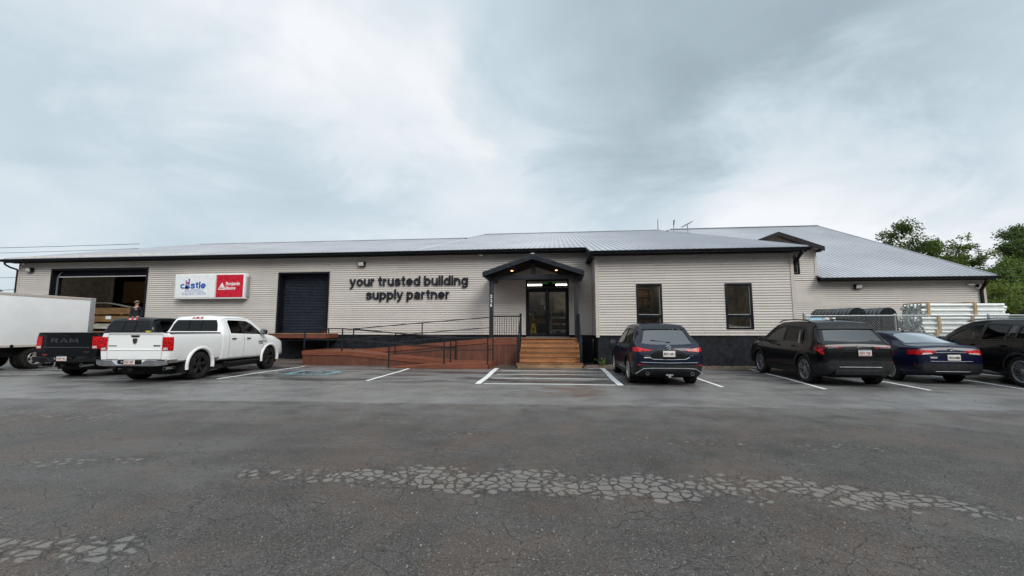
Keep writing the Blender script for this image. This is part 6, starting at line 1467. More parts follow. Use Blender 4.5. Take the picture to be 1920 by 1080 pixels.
# --- midsize suv in dark blue in front of the first window
def mk(L, pts): return pts
S = dict(L=4.55, W=1.84, paint=P_navy, R=.358, rimr=.235, axles=(.93, 3.63), wstyle='twin', rimmat='alloy', spokes=5,
    top=[(0, .78), (.012, .84), (.04, .93), (.09, 1.02), (.16, 1.09), (.25, 1.17), (.40, 1.32), (.55, 1.465), (.68, 1.555), (.85, 1.605), (1.3, 1.64), (1.9, 1.655), (2.4, 1.63), (2.75, 1.555), (3.3, 1.24), (3.55, 1.085), (3.9, 1.04), (4.25, .97), (4.42, .86), (4.52, .72), (4.55, .6)],
    belt=[(0, 1.06), (.3, 1.075), (1.0, 1.06), (2.5, 1.015), (3.4, .98), (4.2, .88), (4.55, .7)],
    plan=[(0, .81), (.012, .85), (.03, .875), (.08, .915), (.2, .965), (.5, .992), (1.0, 1), (3.6, 1), (4.1, .965), (4.4, .87), (4.55, .70)],
    bottom=[(0, .40), (.08, .32), (.3, .25), (.9, .20), (3.7, .20), (4.3, .22), (4.55, .30)],
    roofw=[(0, .70), (.3, .70), (.6, .64), (.9, .61), (2.2, .60), (2.8, .62), (3.4, .72), (4.55, .6)], rr=[(0, .03), (.6, .06), (1.2, .07), (4.55, .06)], tuck=.075, sill=.34, cladw=.055,
    rear=[('rear_bumper', 'cladding', [('rear', [(-.95, .2), (.95, .2), (.95, .50), (.80, .52), (.72, .565), (-.72, .565), (-.80, .52), (-.95, .50)]), ('side2', [(-.1, .2), (.62, .2), (.62, .30), (.45, .44), (.2, .50), (-.1, .50)])], .010),
          ('rear_window', 'glass_rear', [('rear', [(-.66, 1.115), (-.60, 1.20), (-.52, 1.44), (-.44, 1.468), (0, 1.475), (.44, 1.468), (.52, 1.44), (.60, 1.20), (.66, 1.115), (.40, 1.085), (0, 1.075), (-.40, 1.085)])], -.006),
          ('spoiler', 'black_plastic', [('rear', [(-.58, 1.476), (-.44, 1.47), (0, 1.478), (.44, 1.47), (.58, 1.476), (.52, 1.555), (0, 1.58), (-.52, 1.555)])], .012),
          ('quarter_blade', 'black_plastic', [('rear2', [(.50, 1.46), (.56, 1.49), (.70, 1.16), (.655, 1.13)])], .004),
          ('tail_light*', 'red_lens', [('rear2', [(.38, .935), (.55, .905), (.80, .89), (.95, .90), (.95, 1.02), (.80, 1.01), (.60, .965)]), ('side2', [(-.05, .90), (.10, .895), (.30, .95), (.33, .985), (.12, 1.015), (-.05, 1.01)])], .012),
          ('reflector*', 'red_lens', [('rear2', [(.60, .535), (.78, .545), (.80, .575), (.58, .565)])], .012),
          ('panel_gap', 'gap', [('rear', strip((-.70, .64), (.70, .64), .014)), ('rear', strip((-.70, .64), (-.78, .88), .010)), ('rear', strip((.70, .64), (.78, .88), .010))], -.006)],
    dlo=[[(.62, 1.075), (.58, 1.12), (.80, 1.36), (1.05, 1.48), (1.7, 1.535), (2.3, 1.515), (2.75, 1.36), (3.22, 1.09), (3.1, 1.045), (2.0, 1.05), (1.2, 1.06)]],
    glass=[('glass_dark', [(.66, 1.10), (.84, 1.34), (1.03, 1.44), (1.03, 1.095)]), ('glass_dark', [(1.08, 1.095), (1.08, 1.455), (1.7, 1.505), (1.86, 1.50), (1.86, 1.085)]), ('glass_green', [(1.95, 1.08), (1.95, 1.50), (2.3, 1.48), (2.7, 1.345), (3.08, 1.125), (3.02, 1.075)])],
    surround='black_plastic', gaps=[((1.90, .36), (1.90, 1.05)), ((1.05, .98), (1.08, 1.06)), ((1.36, .52), (1.05, .98)), ((1.30, .38), (1.36, .52)), ((3.05, .38), (3.08, 1.03)), ((1.30, .37), (3.05, .37))],
    doors=[[(1.36, .38), (1.895, .38), (1.895, 1.05), (1.10, 1.055), (1.06, .98), (1.37, .52)], [(1.905, .38), (3.04, .38), (3.07, 1.03), (1.905, 1.045)]],
    handle_z=.93, screen=[(-.62, 2.72), (.62, 2.72), (.74, 3.50), (-.74, 3.50)], cab=(.9, 3.3), belt_in=.98, rows=(1.45, 2.25), mirror=(2.98, 1.08))
T = passenger_car('parked_suv', 'dark blue suv parked in front of the window nearer the porch', 'car', (2.80, 10.76, 0), R(.4), S); T.scale = (.96, .96, .96); T['group'] = 'cars parked nose-in along the building'; CARG = T['group']
plate(T, .0, -.018, .845, 'B2C•431', style='on')
emblem_ring(T, 'round_emblem', 0, .022, 1.005, .062, .052, .007)
small(T, 'wing_emblem', 'chrome', lambda q: (q.tube((-.045, .015, 1.025), (0, .015, .99), .006, 6), q.tube((.045, .015, 1.025), (0, .015, .99), .006, 6)))
small(T, 'plate_recess', 'black_plastic', lambda q: q.prism([(-.50, .745), (-.40, .71), (.40, .71), (.50, .745), (.36, .90), (.25, .925), (-.25, .925), (-.36, .90)], 'y', -.003, .05), bevel=.004)
small(T, 'chrome_strip', 'chrome', lambda q: q.path([(-.52, -.002, .755), (-.40, -.014, .705), (0, -.018, .695), (.40, -.014, .705), (.52, -.002, .755)], .006, 6))
small(T, 'lower_strip', 'galv', lambda q: q.path([(-.76, .03, .66), (-.70, .0, .625), (0, -.015, .61), (.70, .0, .625), (.76, .03, .66)], .007, 6))
for x in (-.56, .56): exhaust(T, x, -.015, .34, .042)
small(T, 'tow_hitch', 'galv', lambda q: (q.box(-.03, .03, -.02, .25, .24, .30), q.box(-.09, .09, .0, .02, .29, .32)))
small(T, 'wiper', 'black_plastic', lambda q: (q.beam((.06, .20, 1.13), (-.40, .25, 1.19), .025, .02), q.box(-.02, .08, .17, .24, 1.10, 1.15)))
small(T, 'diffuser', 'siding_trim' if False else 'galv', lambda q: q.path([(-.85, .03, .33), (-.66, -.012, .46), (-.45, -.02, .475), (.45, -.02, .475), (.66, -.012, .46), (.85, .03, .33)], .008, 6))
text('model_badge', 'CX-5', M['chrome'], T, width=.16, height=.035, ctr=(-.56, -.006, .80), depth=.004, bold=.02); text('model_badge', 'AWD', M['chrome'], T, width=.10, height=.025, ctr=(.56, -.006, .80), depth=.004)
small(T, 'dealer_sticker', 'plate', lambda q: q.box(-.63, -.46, -.003, .004, .735, .758))
small(T, 'roof_fin', P_navy, lambda q: q.prism([(.95, 1.655), (1.05, 1.66), (.99, 1.71), (.95, 1.70)], 'x', -.018, .018), bevel=.006)

# --- black suv right of the second window
S2 = dict(L=4.65, W=1.87, paint=P_black, R=.365, rimr=.255, axles=(.86, 3.59), wstyle='v', rimmat='grey_alloy', spokes=5,
    top=[(0, .82), (.012, .88), (.03, .97), (.06, 1.04), (.12, 1.09), (.20, 1.15), (.35, 1.33), (.47, 1.475), (.56, 1.575), (.70, 1.618), (1.2, 1.65), (1.9, 1.665), (2.45, 1.64), (2.8, 1.56), (3.35, 1.25), (3.6, 1.12), (4.0, 1.075), (4.4, 1.0), (4.55, .9), (4.63, .75), (4.65, .62)],
    belt=[(0, 1.08), (.3, 1.09), (1.0, 1.085), (2.5, 1.05), (3.4, 1.02), (4.3, .93), (4.65, .75)],
    plan=[(0, .80), (.012, .84), (.03, .865), (.08, .905), (.2, .955), (.45, .99), (.9, 1), (3.6, 1), (4.2, .97), (4.5, .88), (4.65, .72)],
    bottom=[(0, .40), (.08, .33), (.3, .27), (.9, .22), (3.7, .22), (4.4, .24), (4.65, .32)],
    roofw=[(0, .78), (.3, .73), (.6, .665), (.9, .645), (2.2, .64), (2.8, .66), (3.4, .77), (4.65, .6)], rr=[(0, .03), (.6, .045), (1.2, .05), (4.65, .05)], tuck=.07, sill=.40, cladw=.075,
    rear=[('rear_bumper', 'cladding', [('rear', [(-1, .2), (1, .2), (1, .58), (.80, .60), (.66, .655), (-.66, .655), (-.80, .60), (-1, .58)]), ('side2', [(-.1, .2), (.60, .2), (.60, .30), (.42, .52), (.2, .58), (-.1, .58)])], .012),
          ('rear_window', 'glass_rear', [('rear', [(-.70, 1.14), (-.62, 1.38), (-.58, 1.415), (0, 1.425), (.58, 1.415), (.62, 1.38), (.70, 1.14), (0, 1.11)])], -.006),
          ('spoiler', 'black_plastic', [('rear', [(-.70, 1.42), (-.60, 1.425), (0, 1.435), (.60, 1.425), (.70, 1.42), (.62, 1.575), (0, 1.595), (-.62, 1.575)])], .02),
          ('tail_light*', 'dark_red_lens', [('rear2', [(.36, .965), (.40, .945), (.72, .935), (.80, .945), (.97, .955), (.97, 1.03), (.36, 1.005)]), ('side2', [(-.05, .955), (.14, .965), (.26, 1.0), (.22, 1.03), (-.05, 1.03)])], .012),
          ('tail_light_hook*', 'red_lens', [('rear2', [(.80, .80), (.845, .80), (.90, .935), (.80, .935), (.815, .90)])], .012),
          ('reflector*', 'red_lens', [('rear2', [(.50, .475), (.78, .478), (.78, .505), (.50, .50)])], .018),
          ('panel_gap', 'gap', [('rear', strip((-.78, .68), (.78, .68), .012)), ('rear', strip((-.70, 1.10), (-.80, .68), .008)), ('rear', strip((.70, 1.10), (.80, .68), .008))], -.006)],
    dlo=[[(.70, 1.12), (.66, 1.16), (.84, 1.40), (1.05, 1.50), (1.8, 1.56), (2.35, 1.54), (2.85, 1.37), (3.32, 1.11), (3.2, 1.075), (2.0, 1.09)]],
    glass=[('glass_dark', [(.76, 1.15), (.90, 1.38), (1.03, 1.45), (1.03, 1.14)]), ('glass_dark', [(1.30, 1.135), (1.16, 1.20), (1.20, 1.47), (1.8, 1.52), (1.98, 1.52), (1.98, 1.12)]), ('glass_green', [(2.08, 1.12), (2.08, 1.52), (2.35, 1.50), (2.8, 1.355), (3.16, 1.145), (3.1, 1.105)])],
    surround='black_plastic', gaps=[((2.03, .42), (2.03, 1.08)), ((1.42, .56), (1.12, 1.0)), ((1.12, 1.0), (1.13, 1.1)), ((1.36, .42), (1.42, .56)), ((3.12, .42), (3.16, 1.06)), ((1.36, .41), (3.12, .41))],
    doors=[[(1.43, .42), (2.025, .42), (2.025, 1.08), (1.15, 1.085), (1.14, 1.0), (1.44, .56)], [(2.035, .42), (3.11, .42), (3.15, 1.06), (2.035, 1.08)]],
    handle_z=.97, screen=[(-.62, 2.78), (.62, 2.78), (.76, 3.58), (-.76, 3.58)], cab=(.9, 3.4), belt_in=1.02, rows=(1.5, 2.35), mirror=(3.06, 1.13))
T = passenger_car('parked_suv', 'black suv with roof rails parked right of the right-hand window', 'car', (7.47, 11.20, 0), R(-1.6), S2); T.scale = (.955, .945, .995); T['group'] = CARG
plate(T, .13, -.022, .84, 'KEX 920')
small(T, 'bow_emblem', 'chrome', lambda q: (q.prism([(-.085, .985), (-.075, 1.008), (-.028, 1.008), (-.028, 1.02), (.028, 1.02), (.028, 1.008), (.075, 1.008), (.085, .985), (.028, .985), (.028, .973), (-.028, .973), (-.028, .985)], 'y', .008, .03)), bevel=.003)
bpy.context.view_layer.update()
small(T, 'lower_trim', 'grey_alloy', lambda q: q.path([(-.50, -.018, .49), (.50, -.018, .49)], .012, 6))
small(T, 'diffuser', 'black_plastic', lambda q: q.prism([(-.62, .30), (.62, .30), (.55, .44), (-.55, .44)], 'y', -.012, .1), bevel=.01)
small(T, 'trim_badge', 'red_lens', lambda q: q.box(.70, .78, .0, .02, .615, .628))
for s in (-1, 1):
    small(T, 'roof_rail', 'black_plastic', lambda q: q.path([(s * .60, .95, 1.63), (s * .60, 1.10, 1.685), (s * .60, 1.8, 1.72), (s * .60, 2.5, 1.70), (s * .60, 2.7, 1.64)], .016, 8), smooth=True)
    small(T, 'tail_light_lamp', 'smoke_lens', lambda q: q.prism([(s * .50, .955), (s * .74, .950), (s * .76, .995), (s * .50, .99)], 'y', -.006, .03), bevel=.006)
    small(T, 'pillar_blade', 'grey_alloy', lambda q: q.add([(s * .935, .95, 1.04), (s * .915, 1.05, 1.08), (s * .80, 1.13, 1.42), (s * .80, 1.10, 1.42)], [(0, 1, 2, 3)]))
small(T, 'wiper', 'black_plastic', lambda q: (q.beam((.45, .20, 1.13), (.12, .22, 1.155), .03, .025), q.box(.38, .50, .17, .24, 1.11, 1.15)))
small(T, 'roof_fin', P_black, lambda q: q.prism([(.95, 1.655), (1.10, 1.665), (1.0, 1.72), (.95, 1.71)], 'x', -.018, .018), bevel=.006)
small(T, 'tailgate_crease', 'black_plastic', lambda q: q.path([(-.55, -.004, .72), (-.38, -.015, .88), (.38, -.015, .88), (.55, -.004, .72)], .005, 6))

# --- dark blue saloon
S3 = dict(L=4.62, W=1.78, paint=P_navy2, R=.318, rimr=.215, axles=(1.00, 3.70), wstyle='twin', rimmat='alloy', spokes=8, clad=True, cladw=.004, cladmat='gap', archgap=.03,
    top=[(0, .68), (.012, .78), (.03, .88), (.06, .965), (.10, 1.005), (.16, 1.022), (.30, 1.03), (.50, 1.045), (.62, 1.065), (.85, 1.15), (1.25, 1.30), (1.55, 1.385), (1.9, 1.42), (2.35, 1.43), (2.75, 1.395), (3.05, 1.29), (3.55, 1.02), (3.75, .96), (4.2, .88), (4.45, .77), (4.58, .62), (4.62, .5)],
    belt=[(0, .96), (.3, .975), (1.0, .96), (2.5, .92), (3.4, .89), (4.2, .78), (4.62, .6)],
    plan=[(0, .76), (.012, .80), (.03, .835), (.08, .885), (.2, .945), (.5, .985), (1.0, 1), (3.7, 1), (4.2, .95), (4.45, .85), (4.62, .66)],
    bottom=[(0, .33), (.08, .27), (.3, .22), (.9, .17), (3.7, .17), (4.4, .18), (4.62, .26)],
    roofw=[(0, .72), (.5, .70), (.9, .62), (1.4, .57), (2.2, .56), (2.9, .59), (3.5, .68), (4.62, .6)], rr=[(0, .02), (1.2, .06), (2, .07), (4.62, .05)], tuck=.07, sill=.17,
    rear=[('rear_bumper', 'cladding', [('rear', [(-.62, .30), (.62, .30), (.78, .36), (.80, .52), (.70, .56), (-.70, .56), (-.80, .52), (-.78, .36)])], .008),
          ('tail_light*', 'red_lens', [('rear2', [(.34, .885), (.37, .855), (.60, .80), (.80, .79), (.9, .80), (.9, .93), (.78, .935), (.34, .905)]), ('side2', [(-.02, .80), (.12, .80), (.30, .86), (.34, .90), (.10, .93), (-.02, .93)])], .012),
          ('rear_window', 'glass_saloon', [('roof', [(-.60, .72), (-.50, 1.28), (-.40, 1.44), (.40, 1.44), (.50, 1.28), (.60, .72), (.3, .69), (-.3, .69)])], -.004),
          ('panel_gap', 'gap', [('rear', strip((-.66, .60), (.66, .60), .010)), ('rear', strip((-.66, .60), (-.62, .80), .008)), ('rear', strip((.66, .60), (.62, .80), .008))], -.006)],
    dlo=[[(.98, .985), (1.02, 1.03), (1.35, 1.22), (1.7, 1.325), (2.2, 1.355), (2.65, 1.325), (3.05, 1.17), (3.42, .955), (3.2, .93), (2.0, .955)]],
    glass=[('glass_green', [(1.10, 1.005), (1.38, 1.19), (1.46, 1.215), (1.46, .99)]), ('glass_green', [(1.51, .985), (1.51, 1.235), (1.75, 1.295), (2.14, 1.32), (2.14, .975)]), ('glass_green', [(2.22, .975), (2.22, 1.322), (2.63, 1.295), (3.0, 1.15), (3.28, .975), (3.2, .96)])],
    gaps=[((2.18, .26), (2.18, .95)), ((1.40, .60), (1.22, .95)), ((1.40, .30), (1.40, .60)), ((3.25, .26), (3.28, .93)), ((1.40, .25), (3.25, .25))],
    doors=[[(1.41, .26), (2.175, .26), (2.175, .95), (1.25, .965), (1.23, .93), (1.41, .60)], [(2.185, .26), (3.24, .26), (3.27, .93), (2.185, .945)]],
    handle_z=.83, screen=[(-.55, 2.85), (.55, 2.85), (.68, 3.52), (-.68, 3.52)], cab=(1.2, 3.3), belt_in=.85, rows=(1.75, 2.5), mirror=(3.12, .99))
T = passenger_car('parked_saloon', 'dark blue saloon car parked between two black suvs', 'car', (10.16, 11.93, 0), R(-3), S3); T.scale = (.945, .945, .955); T['group'] = CARG
plate(T, .05, -.015, .725, 'WCA•800', style='on')
emblem_ring(T, 'oval_emblem', .02, .028, .945, .055, .037, .0055); emblem_ring(T, 'oval_emblem', .02, .026, .955, .032, .016, .0045); emblem_ring(T, 'oval_emblem', .02, .026, .945, .016, .033, .0045)
small(T, 'chrome_strip', 'chrome', lambda q: q.path([(-.36, .012, .855), (0, -.004, .865), (.36, .012, .855)], .006, 6))
small(T, 'lower_strip', 'galv', lambda q: q.path([(-.50, .0, .625), (0, -.012, .62), (.50, .0, .625)], .006, 6))
small(T, 'bumper_strip', 'galv', lambda q: q.path([(-.66, .03, .355), (-.3, -.015, .35), (.3, -.015, .35), (.66, .03, .355)], .008, 6))
for s in (-1, 1):
    small(T, 'tail_light_lamp', 'clear_lens', lambda q: q.prism([(s * .42, .825), (s * .60, .80), (s * .70, .80), (s * .66, .845), (s * .46, .85)], 'y', .005, .06), bevel=.006)
    small(T, 'reflector', 'red_lens', lambda q: q.beam((s * .80, .135, .50), (s * .80, .15, .62), .03, .02, up=(0, 1, 0)))
    small(T, 'mud_flap', 'black_plastic', lambda q: q.box(s * .80 - .08, s * .80 + .06, 1.36, 1.37, .12, .38))
text('model_badge', 'COROLLA', M['chrome'], T, width=.20, height=.025, ctr=(-.42, .002, .755), depth=.004, bold=.01); text('model_badge', 'SE', M['chrome'], T, width=.05, height=.025, ctr=(.44, .002, .755), depth=.004)
small(T, 'dealer_sticker', 'plate', lambda q: q.box(-.50, -.34, .0, .006, .705, .728))
small(T, 'roof_fin', P_navy2, lambda q: q.prism([(1.60, 1.40), (1.75, 1.42), (1.66, 1.47), (1.60, 1.455)], 'x', -.015, .015), bevel=.005)

# --- black suv at the right edge
S4 = dict(S2); S4.update(L=4.85, W=1.95, paint=P_black2, R=.378, rimr=.265, axles=(1.00, 3.85), wstyle='single', spokes=16, rimmat='grey_alloy', sill=.36, cladw=.06,
    top=[(0, .85), (.012, .91), (.03, 1.0), (.06, 1.07), (.12, 1.12), (.22, 1.20), (.36, 1.38), (.48, 1.52), (.58, 1.60), (.72, 1.635), (1.3, 1.675), (2.1, 1.69), (2.7, 1.66), (3.1, 1.56), (3.6, 1.28), (3.85, 1.15), (4.2, 1.10), (4.6, 1.02), (4.75, .92), (4.83, .77), (4.85, .64)],
    belt=[(0, 1.14), (.3, 1.15), (1.0, 1.14), (2.5, 1.09), (3.5, 1.05), (4.5, .95), (4.85, .78)],
    plan=[(0, .84), (.012, .88), (.03, .90), (.08, .935), (.2, .97), (.5, .99), (1.0, 1), (3.9, 1), (4.4, .97), (4.7, .88), (4.85, .72)],
    bottom=[(0, .40), (.08, .33), (.3, .27), (.9, .22), (3.9, .22), (4.6, .24), (4.85, .32)],
    roofw=[(0, .76), (.3, .74), (.6, .69), (.9, .665), (2.4, .65), (3.0, .67), (3.6, .77), (4.85, .6)],
    dlo=[[(.62, 1.17), (.60, 1.22), (.80, 1.45), (1.05, 1.535), (2.0, 1.59), (2.6, 1.56), (3.1, 1.39), (3.55, 1.12), (3.4, 1.08), (2.2, 1.12)]],
    glass=[('glass_dark', [(.68, 1.20), (.86, 1.42), (1.10, 1.50), (1.10, 1.19)]), ('glass_green', [(1.17, 1.185), (1.17, 1.51), (1.42, 1.53), (1.42, 1.18)]), ('glass_dark', [(1.46, 1.18), (1.46, 1.535), (2.14, 1.56), (2.14, 1.15)]), ('glass_green', [(2.26, 1.145), (2.26, 1.555), (2.6, 1.53), (3.05, 1.37), (3.40, 1.15), (3.34, 1.11)])],
    gaps=[((2.20, .40), (2.20, 1.11)), ((1.50, .60), (1.20, 1.04)), ((1.20, 1.04), (1.20, 1.15)), ((1.46, .40), (1.50, .60)), ((3.34, .40), (3.38, 1.08)), ((1.46, .39), (3.34, .39))],
    doors=[[(1.51, .40), (2.195, .40), (2.195, 1.11), (1.215, 1.14), (1.215, 1.04), (1.52, .60)], [(2.205, .40), (3.33, .40), (3.37, 1.08), (2.205, 1.10)]],
    handle_z=1.0, screen=[(-.64, 3.02), (.64, 3.02), (.78, 3.82), (-.78, 3.82)], cab=(.9, 3.6), belt_in=1.06, rows=(1.55, 2.5), mirror=(3.32, 1.15))
a_ = R(-9); Lx, Ly = -.945, 1.00     # left rear wheel of the local frame lands on the spot seen in the photo
ox = 11.42 - (Lx * math.cos(a_) - Ly * math.sin(a_)); oy = 11.62 - (Lx * math.sin(a_) + Ly * math.cos(a_))
T = passenger_car('parked_suv', 'large black suv with many-spoked wheels at the right edge', 'car', (ox, oy, 0), a_, S4); T['group'] = CARG
for s in (-1, 1):
    small(T, 'roof_rail', 'galv', lambda q: q.path([(s * .62, .80, 1.66), (s * .62, 1.0, 1.70), (s * .62, 2.0, 1.735), (s * .62, 2.8, 1.70), (s * .62, 3.0, 1.64)], .016, 8), smooth=True)
    small(T, 'sill_trim', 'galv', lambda q: q.add([(s * .93, 1.55, .27), (s * .985, 1.9, .34), (s * .985, 3.2, .36), (s * .94, 3.2, .27)], [(0, 1, 2, 3)]))
# ------------------------------------------------------------------ pickup trucks
def pickup(label, loc, rz, paint, bumper, handle_black, rimmat, chrome, glass_cab):
    T = thing('pickup_truck', label, 'pickup truck', loc, rz); T['group'] = 'pickup trucks parked side by side'
    hw = 1.0; R_ = .408; ax = (1.16, 4.62); ra = R_ + .075; LC = 1.98
    # cargo bed
    def secb(y):
        f = curve([(0, .962), (.02, .975), (.06, .988), (.2, 1), (2.0, 1)])(y)
        return section(.56, .955 * f, .9, 1.0 * f, 1.30, .985 * f, 1.385, .965 * f, .03, .0, .0)
    bm = loft([0, .02, .06, .12, .2] + frange(.28, LC - .02, 16) + [LC], secb)
    bmesh.ops.delete(bm, geom=cut(bm, archpoly(ax[0], R_ + .02, ra, -.1), 'side', any_f), context='FACES')
    fs = cut(bm, [(-.12, .90), (.09, .90), (.11, .95), (.11, 1.255), (.09, 1.275), (-.12, 1.275)], 'side', any_f) ; fs = [f for f in fs if abs(f.calc_center_median().x) > .80]
    fs2 = cut(bm, [(.79, .90), (1.1, .90), (1.1, 1.275), (.79, 1.275)], 'rear', rear_f) + cut(bm, [(-.79, .90), (-1.1, .90), (-1.1, 1.275), (-.79, 1.275)], 'rear', rear_f)
    fs = {f for f in fs + fs2 if f.is_valid and (abs(f.calc_center_median().x) > .79) and f.calc_center_median().y < .2}
    for s in (-1, 1):
        l_ = [f for f in fs if f.is_valid and f.calc_center_median().x * s > 0]
        o = extract(bm, l_, 'tail_light', M['red_lens'], T, .010)
        small(T, 'reversing_lamp', 'clear_lens', lambda q: q.prism([(s * .815, .915), (s * .945, .915), (s * .945, .985), (s * .815, .985)], 'y', -.018, .0), bevel=.006)
    g_ = [strip((-.775, .66), (-.775, 1.38), .010), strip((.775, .66), (.775, 1.38), .010), strip((-.775, .665), (.775, .665), .010)]
    gf = []
    for p in g_: gf += cut(bm, p, 'rear', rear_f)
    extract(bm, list({f for f in gf if f.is_valid}), 'panel_gap', M['gap'], T, -.006)
    tg = extract(bm, [f for f in cut(bm, [(-.77, .67), (.77, .67), (.77, 1.4), (-.77, 1.4)], 'rear', rear_f) if f.is_valid], 'tailgate', paint, T)
    small(tg, 'tailgate_spoiler', paint, lambda q: q.prism([(0, 1.33), (-.025, 1.375), (-.03, 1.392), (.05, 1.392), (.05, 1.33)], 'x', -.765, .765), bevel=.006)
    small(tg, 'crease', paint, lambda q: q.add([(-.74, -.001, .955), (.74, -.001, .955), (.74, -.016, .93), (-.74, -.016, .93), (.74, -.001, .90), (-.74, -.001, .90)], [(0, 1, 2, 3), (3, 2, 4, 5)]))
    small(tg, 'handle', 'black_plastic', lambda q: q.prism([(-.125, 1.325), (.125, 1.325), (.10, 1.275), (-.10, 1.275)], 'y', -.022, .0), bevel=.006)
    # filler side gap at the front of the bed
    finish(bm, 'cargo_bed', paint, T)
    small(T, 'bed_cover', 'black_plastic', lambda q: (q.box(-.93, .93, .05, LC - .03, 1.384, 1.402), q.box(-.985, -.93, .02, LC, 1.380, 1.396), q.box(.93, .985, .02, LC, 1.380, 1.396)), bevel=.006)
    # cab and bonnet
    L = 5.72; top = curve([(2.01, 1.38), (2.02, 1.42), (2.05, 1.50), (2.13, 1.74), (2.19, 1.855), (2.26, 1.90), (2.5, 1.925), (3.0, 1.935), (3.45, 1.915), (3.75, 1.84), (4.1, 1.62), (4.45, 1.38), (4.62, 1.30), (5.1, 1.25), (5.45, 1.17), (5.62, 1.02), (5.70, .86), (5.72, .7)])
    belt = curve([(2.0, 1.31), (3.0, 1.30), (4.2, 1.235), (5.2, 1.10), (5.72, .85)]); plan = curve([(2.0, .985), (2.08, 1.0), (4.9, 1.0), (5.3, .97), (5.55, .90), (5.72, .78)]); bot = curve([(2.0, .50), (4.3, .48), (5.2, .46), (5.72, .50)])
    rw = curve([(2.0, .90), (2.12, .80), (2.3, .745), (3.0, .735), (3.8, .76), (4.4, .86), (5.72, .7)])
    def secc(y):
        f = plan(y); t = top(y); s_ = min(belt(y), t - .012); w_ = min(rw(y), .96 * f)
        if t - belt(y) < .2: k = max(0, (t - belt(y)) / .2); w_ = (.985 * f - .04) * (1 - k) + w_ * k
        return section(bot(y), .955 * f, .85, 1.0 * f, s_, .985 * f, t, w_, min(.075, (t - s_) * .5), .03, .015)
    bm = loft([2.01, 2.02, 2.035, 2.05, 2.08, 2.11, 2.15, 2.19, 2.23, 2.3] + frange(2.4, 5.4, 50) + [5.5, 5.56, 5.62, 5.66, 5.69, 5.71, 5.72], secc)
    bmesh.ops.delete(bm, geom=cut(bm, archpoly(ax[1], R_ + .02, ra, -.1), 'side', any_f), context='FACES')
    rw_ = cut(bm, [(-.80, 1.43), (.80, 1.43), (.74, 1.66), (.66, 1.80), (-.66, 1.80), (-.74, 1.66)], 'rear', rear_f); extract(bm, rw_, 'rear_window', M[glass_cab], T, -.006)
    for xx_ in (-.21, .21): small(T, 'window_divider', 'black_plastic', lambda q: q.beam((xx_, 2.015, 1.43), (xx_, 2.135, 1.80), .012, .012))
    small(T, 'high_brake_light', 'red_lens', lambda q: q.add([(-.19, 2.155, 1.845), (.19, 2.155, 1.845), (.17, 2.20, 1.905), (-.17, 2.20, 1.905), (-.19, 2.20, 1.835), (.19, 2.20, 1.835), (.17, 2.26, 1.895), (-.17, 2.26, 1.895)], [(0, 1, 2, 3), (7, 6, 5, 4), (0, 4, 5, 1), (1, 5, 6, 2), (2, 6, 7, 3), (3, 7, 4, 0)]))
    for a, b_ in ((-.12, -.05), (.05, .12)): small(T, 'cargo_lamp', 'clear_lens', lambda q: q.add([(a, 2.150, 1.852), (b_, 2.150, 1.852), (b_, 2.188, 1.895), (a, 2.188, 1.895)], [(0, 1, 2, 3)]), fix=False)
    B_ = 3.12
    for s in (-1, 1):
        sf = lambda f, s=s: f.calc_center_median().x * s > .4 and f.normal.x * s > .1
        g1 = cut(bm, [(2.44, 1.36), (2.44, 1.74), (2.50, 1.80), (3.00, 1.80), (3.00, 1.345)], 'side', sf); g2 = cut(bm, [(3.14, 1.34), (3.14, 1.80), (3.42, 1.79), (3.66, 1.70), (4.16, 1.35), (4.12, 1.31)], 'side', sf)
        extract(bm, [f for f in g1 if f.is_valid], 'side_window', M['glass_dark'], T, -.01); extract(bm, [f for f in g2 if f.is_valid], 'side_window', M['glass_green'], T, -.01)
        pl = cut(bm, [(3.00, 1.345), (3.00, 1.80), (3.14, 1.80), (3.14, 1.34)], 'side', sf); extract(bm, [f for f in pl if f.is_valid], 'pillar_trim', M['black_plastic'], T, .002)
        gp = []
        for a, b_ in (((2.36, .56), (2.36, 1.78)), ((2.36, 1.78), (2.44, 1.85)), ((B_ - .03, .56), (B_ - .03, 1.33)), ((4.18, .56), (4.20, 1.30)), ((2.36, .56), (4.18, .56)), ((2.44, 1.85), (3.50, 1.86))): gp += cut(bm, strip(a, b_, .011), 'side', side_f(s) if b_[1] < 1.5 else sf)
        extract(bm, list({f for f in gp if f.is_valid}), 'panel_gap', M['gap'], T, -.006)
        for dp, hy in (([(2.37, .57), (B_ - .036, .57), (B_ - .036, 1.335), (2.37, 1.345)], 2.46), ([(B_ - .024, .57), (4.175, .57), (4.19, 1.30), (B_ - .024, 1.33)], 3.22)):
            d = extract(bm, [f for f in cut(bm, dp, 'side', side_f(s)) if f.is_valid], 'door', paint, T)
            if d: h = small(d, 'handle', 'black_plastic' if handle_black else 'chrome', lambda q: q.box(min(s * 1.0, s * 1.028), max(s * 1.0, s * 1.028), hy, hy + .20, 1.165, 1.20), bevel=.01)
        mirror(T, s * .93, 4.02, 1.40, s, M['black_plastic'], sc_=1.35)
    extract(bm, cut(bm, [(-.70, 3.78), (.70, 3.78), (.84, 4.42), (-.84, 4.42)], 'top', lambda f: f.normal.y > .12 and f.normal.z > .1), 'windscreen', M['glass_green'], T, -.004)
    finish(bm, 'cab', paint, T)
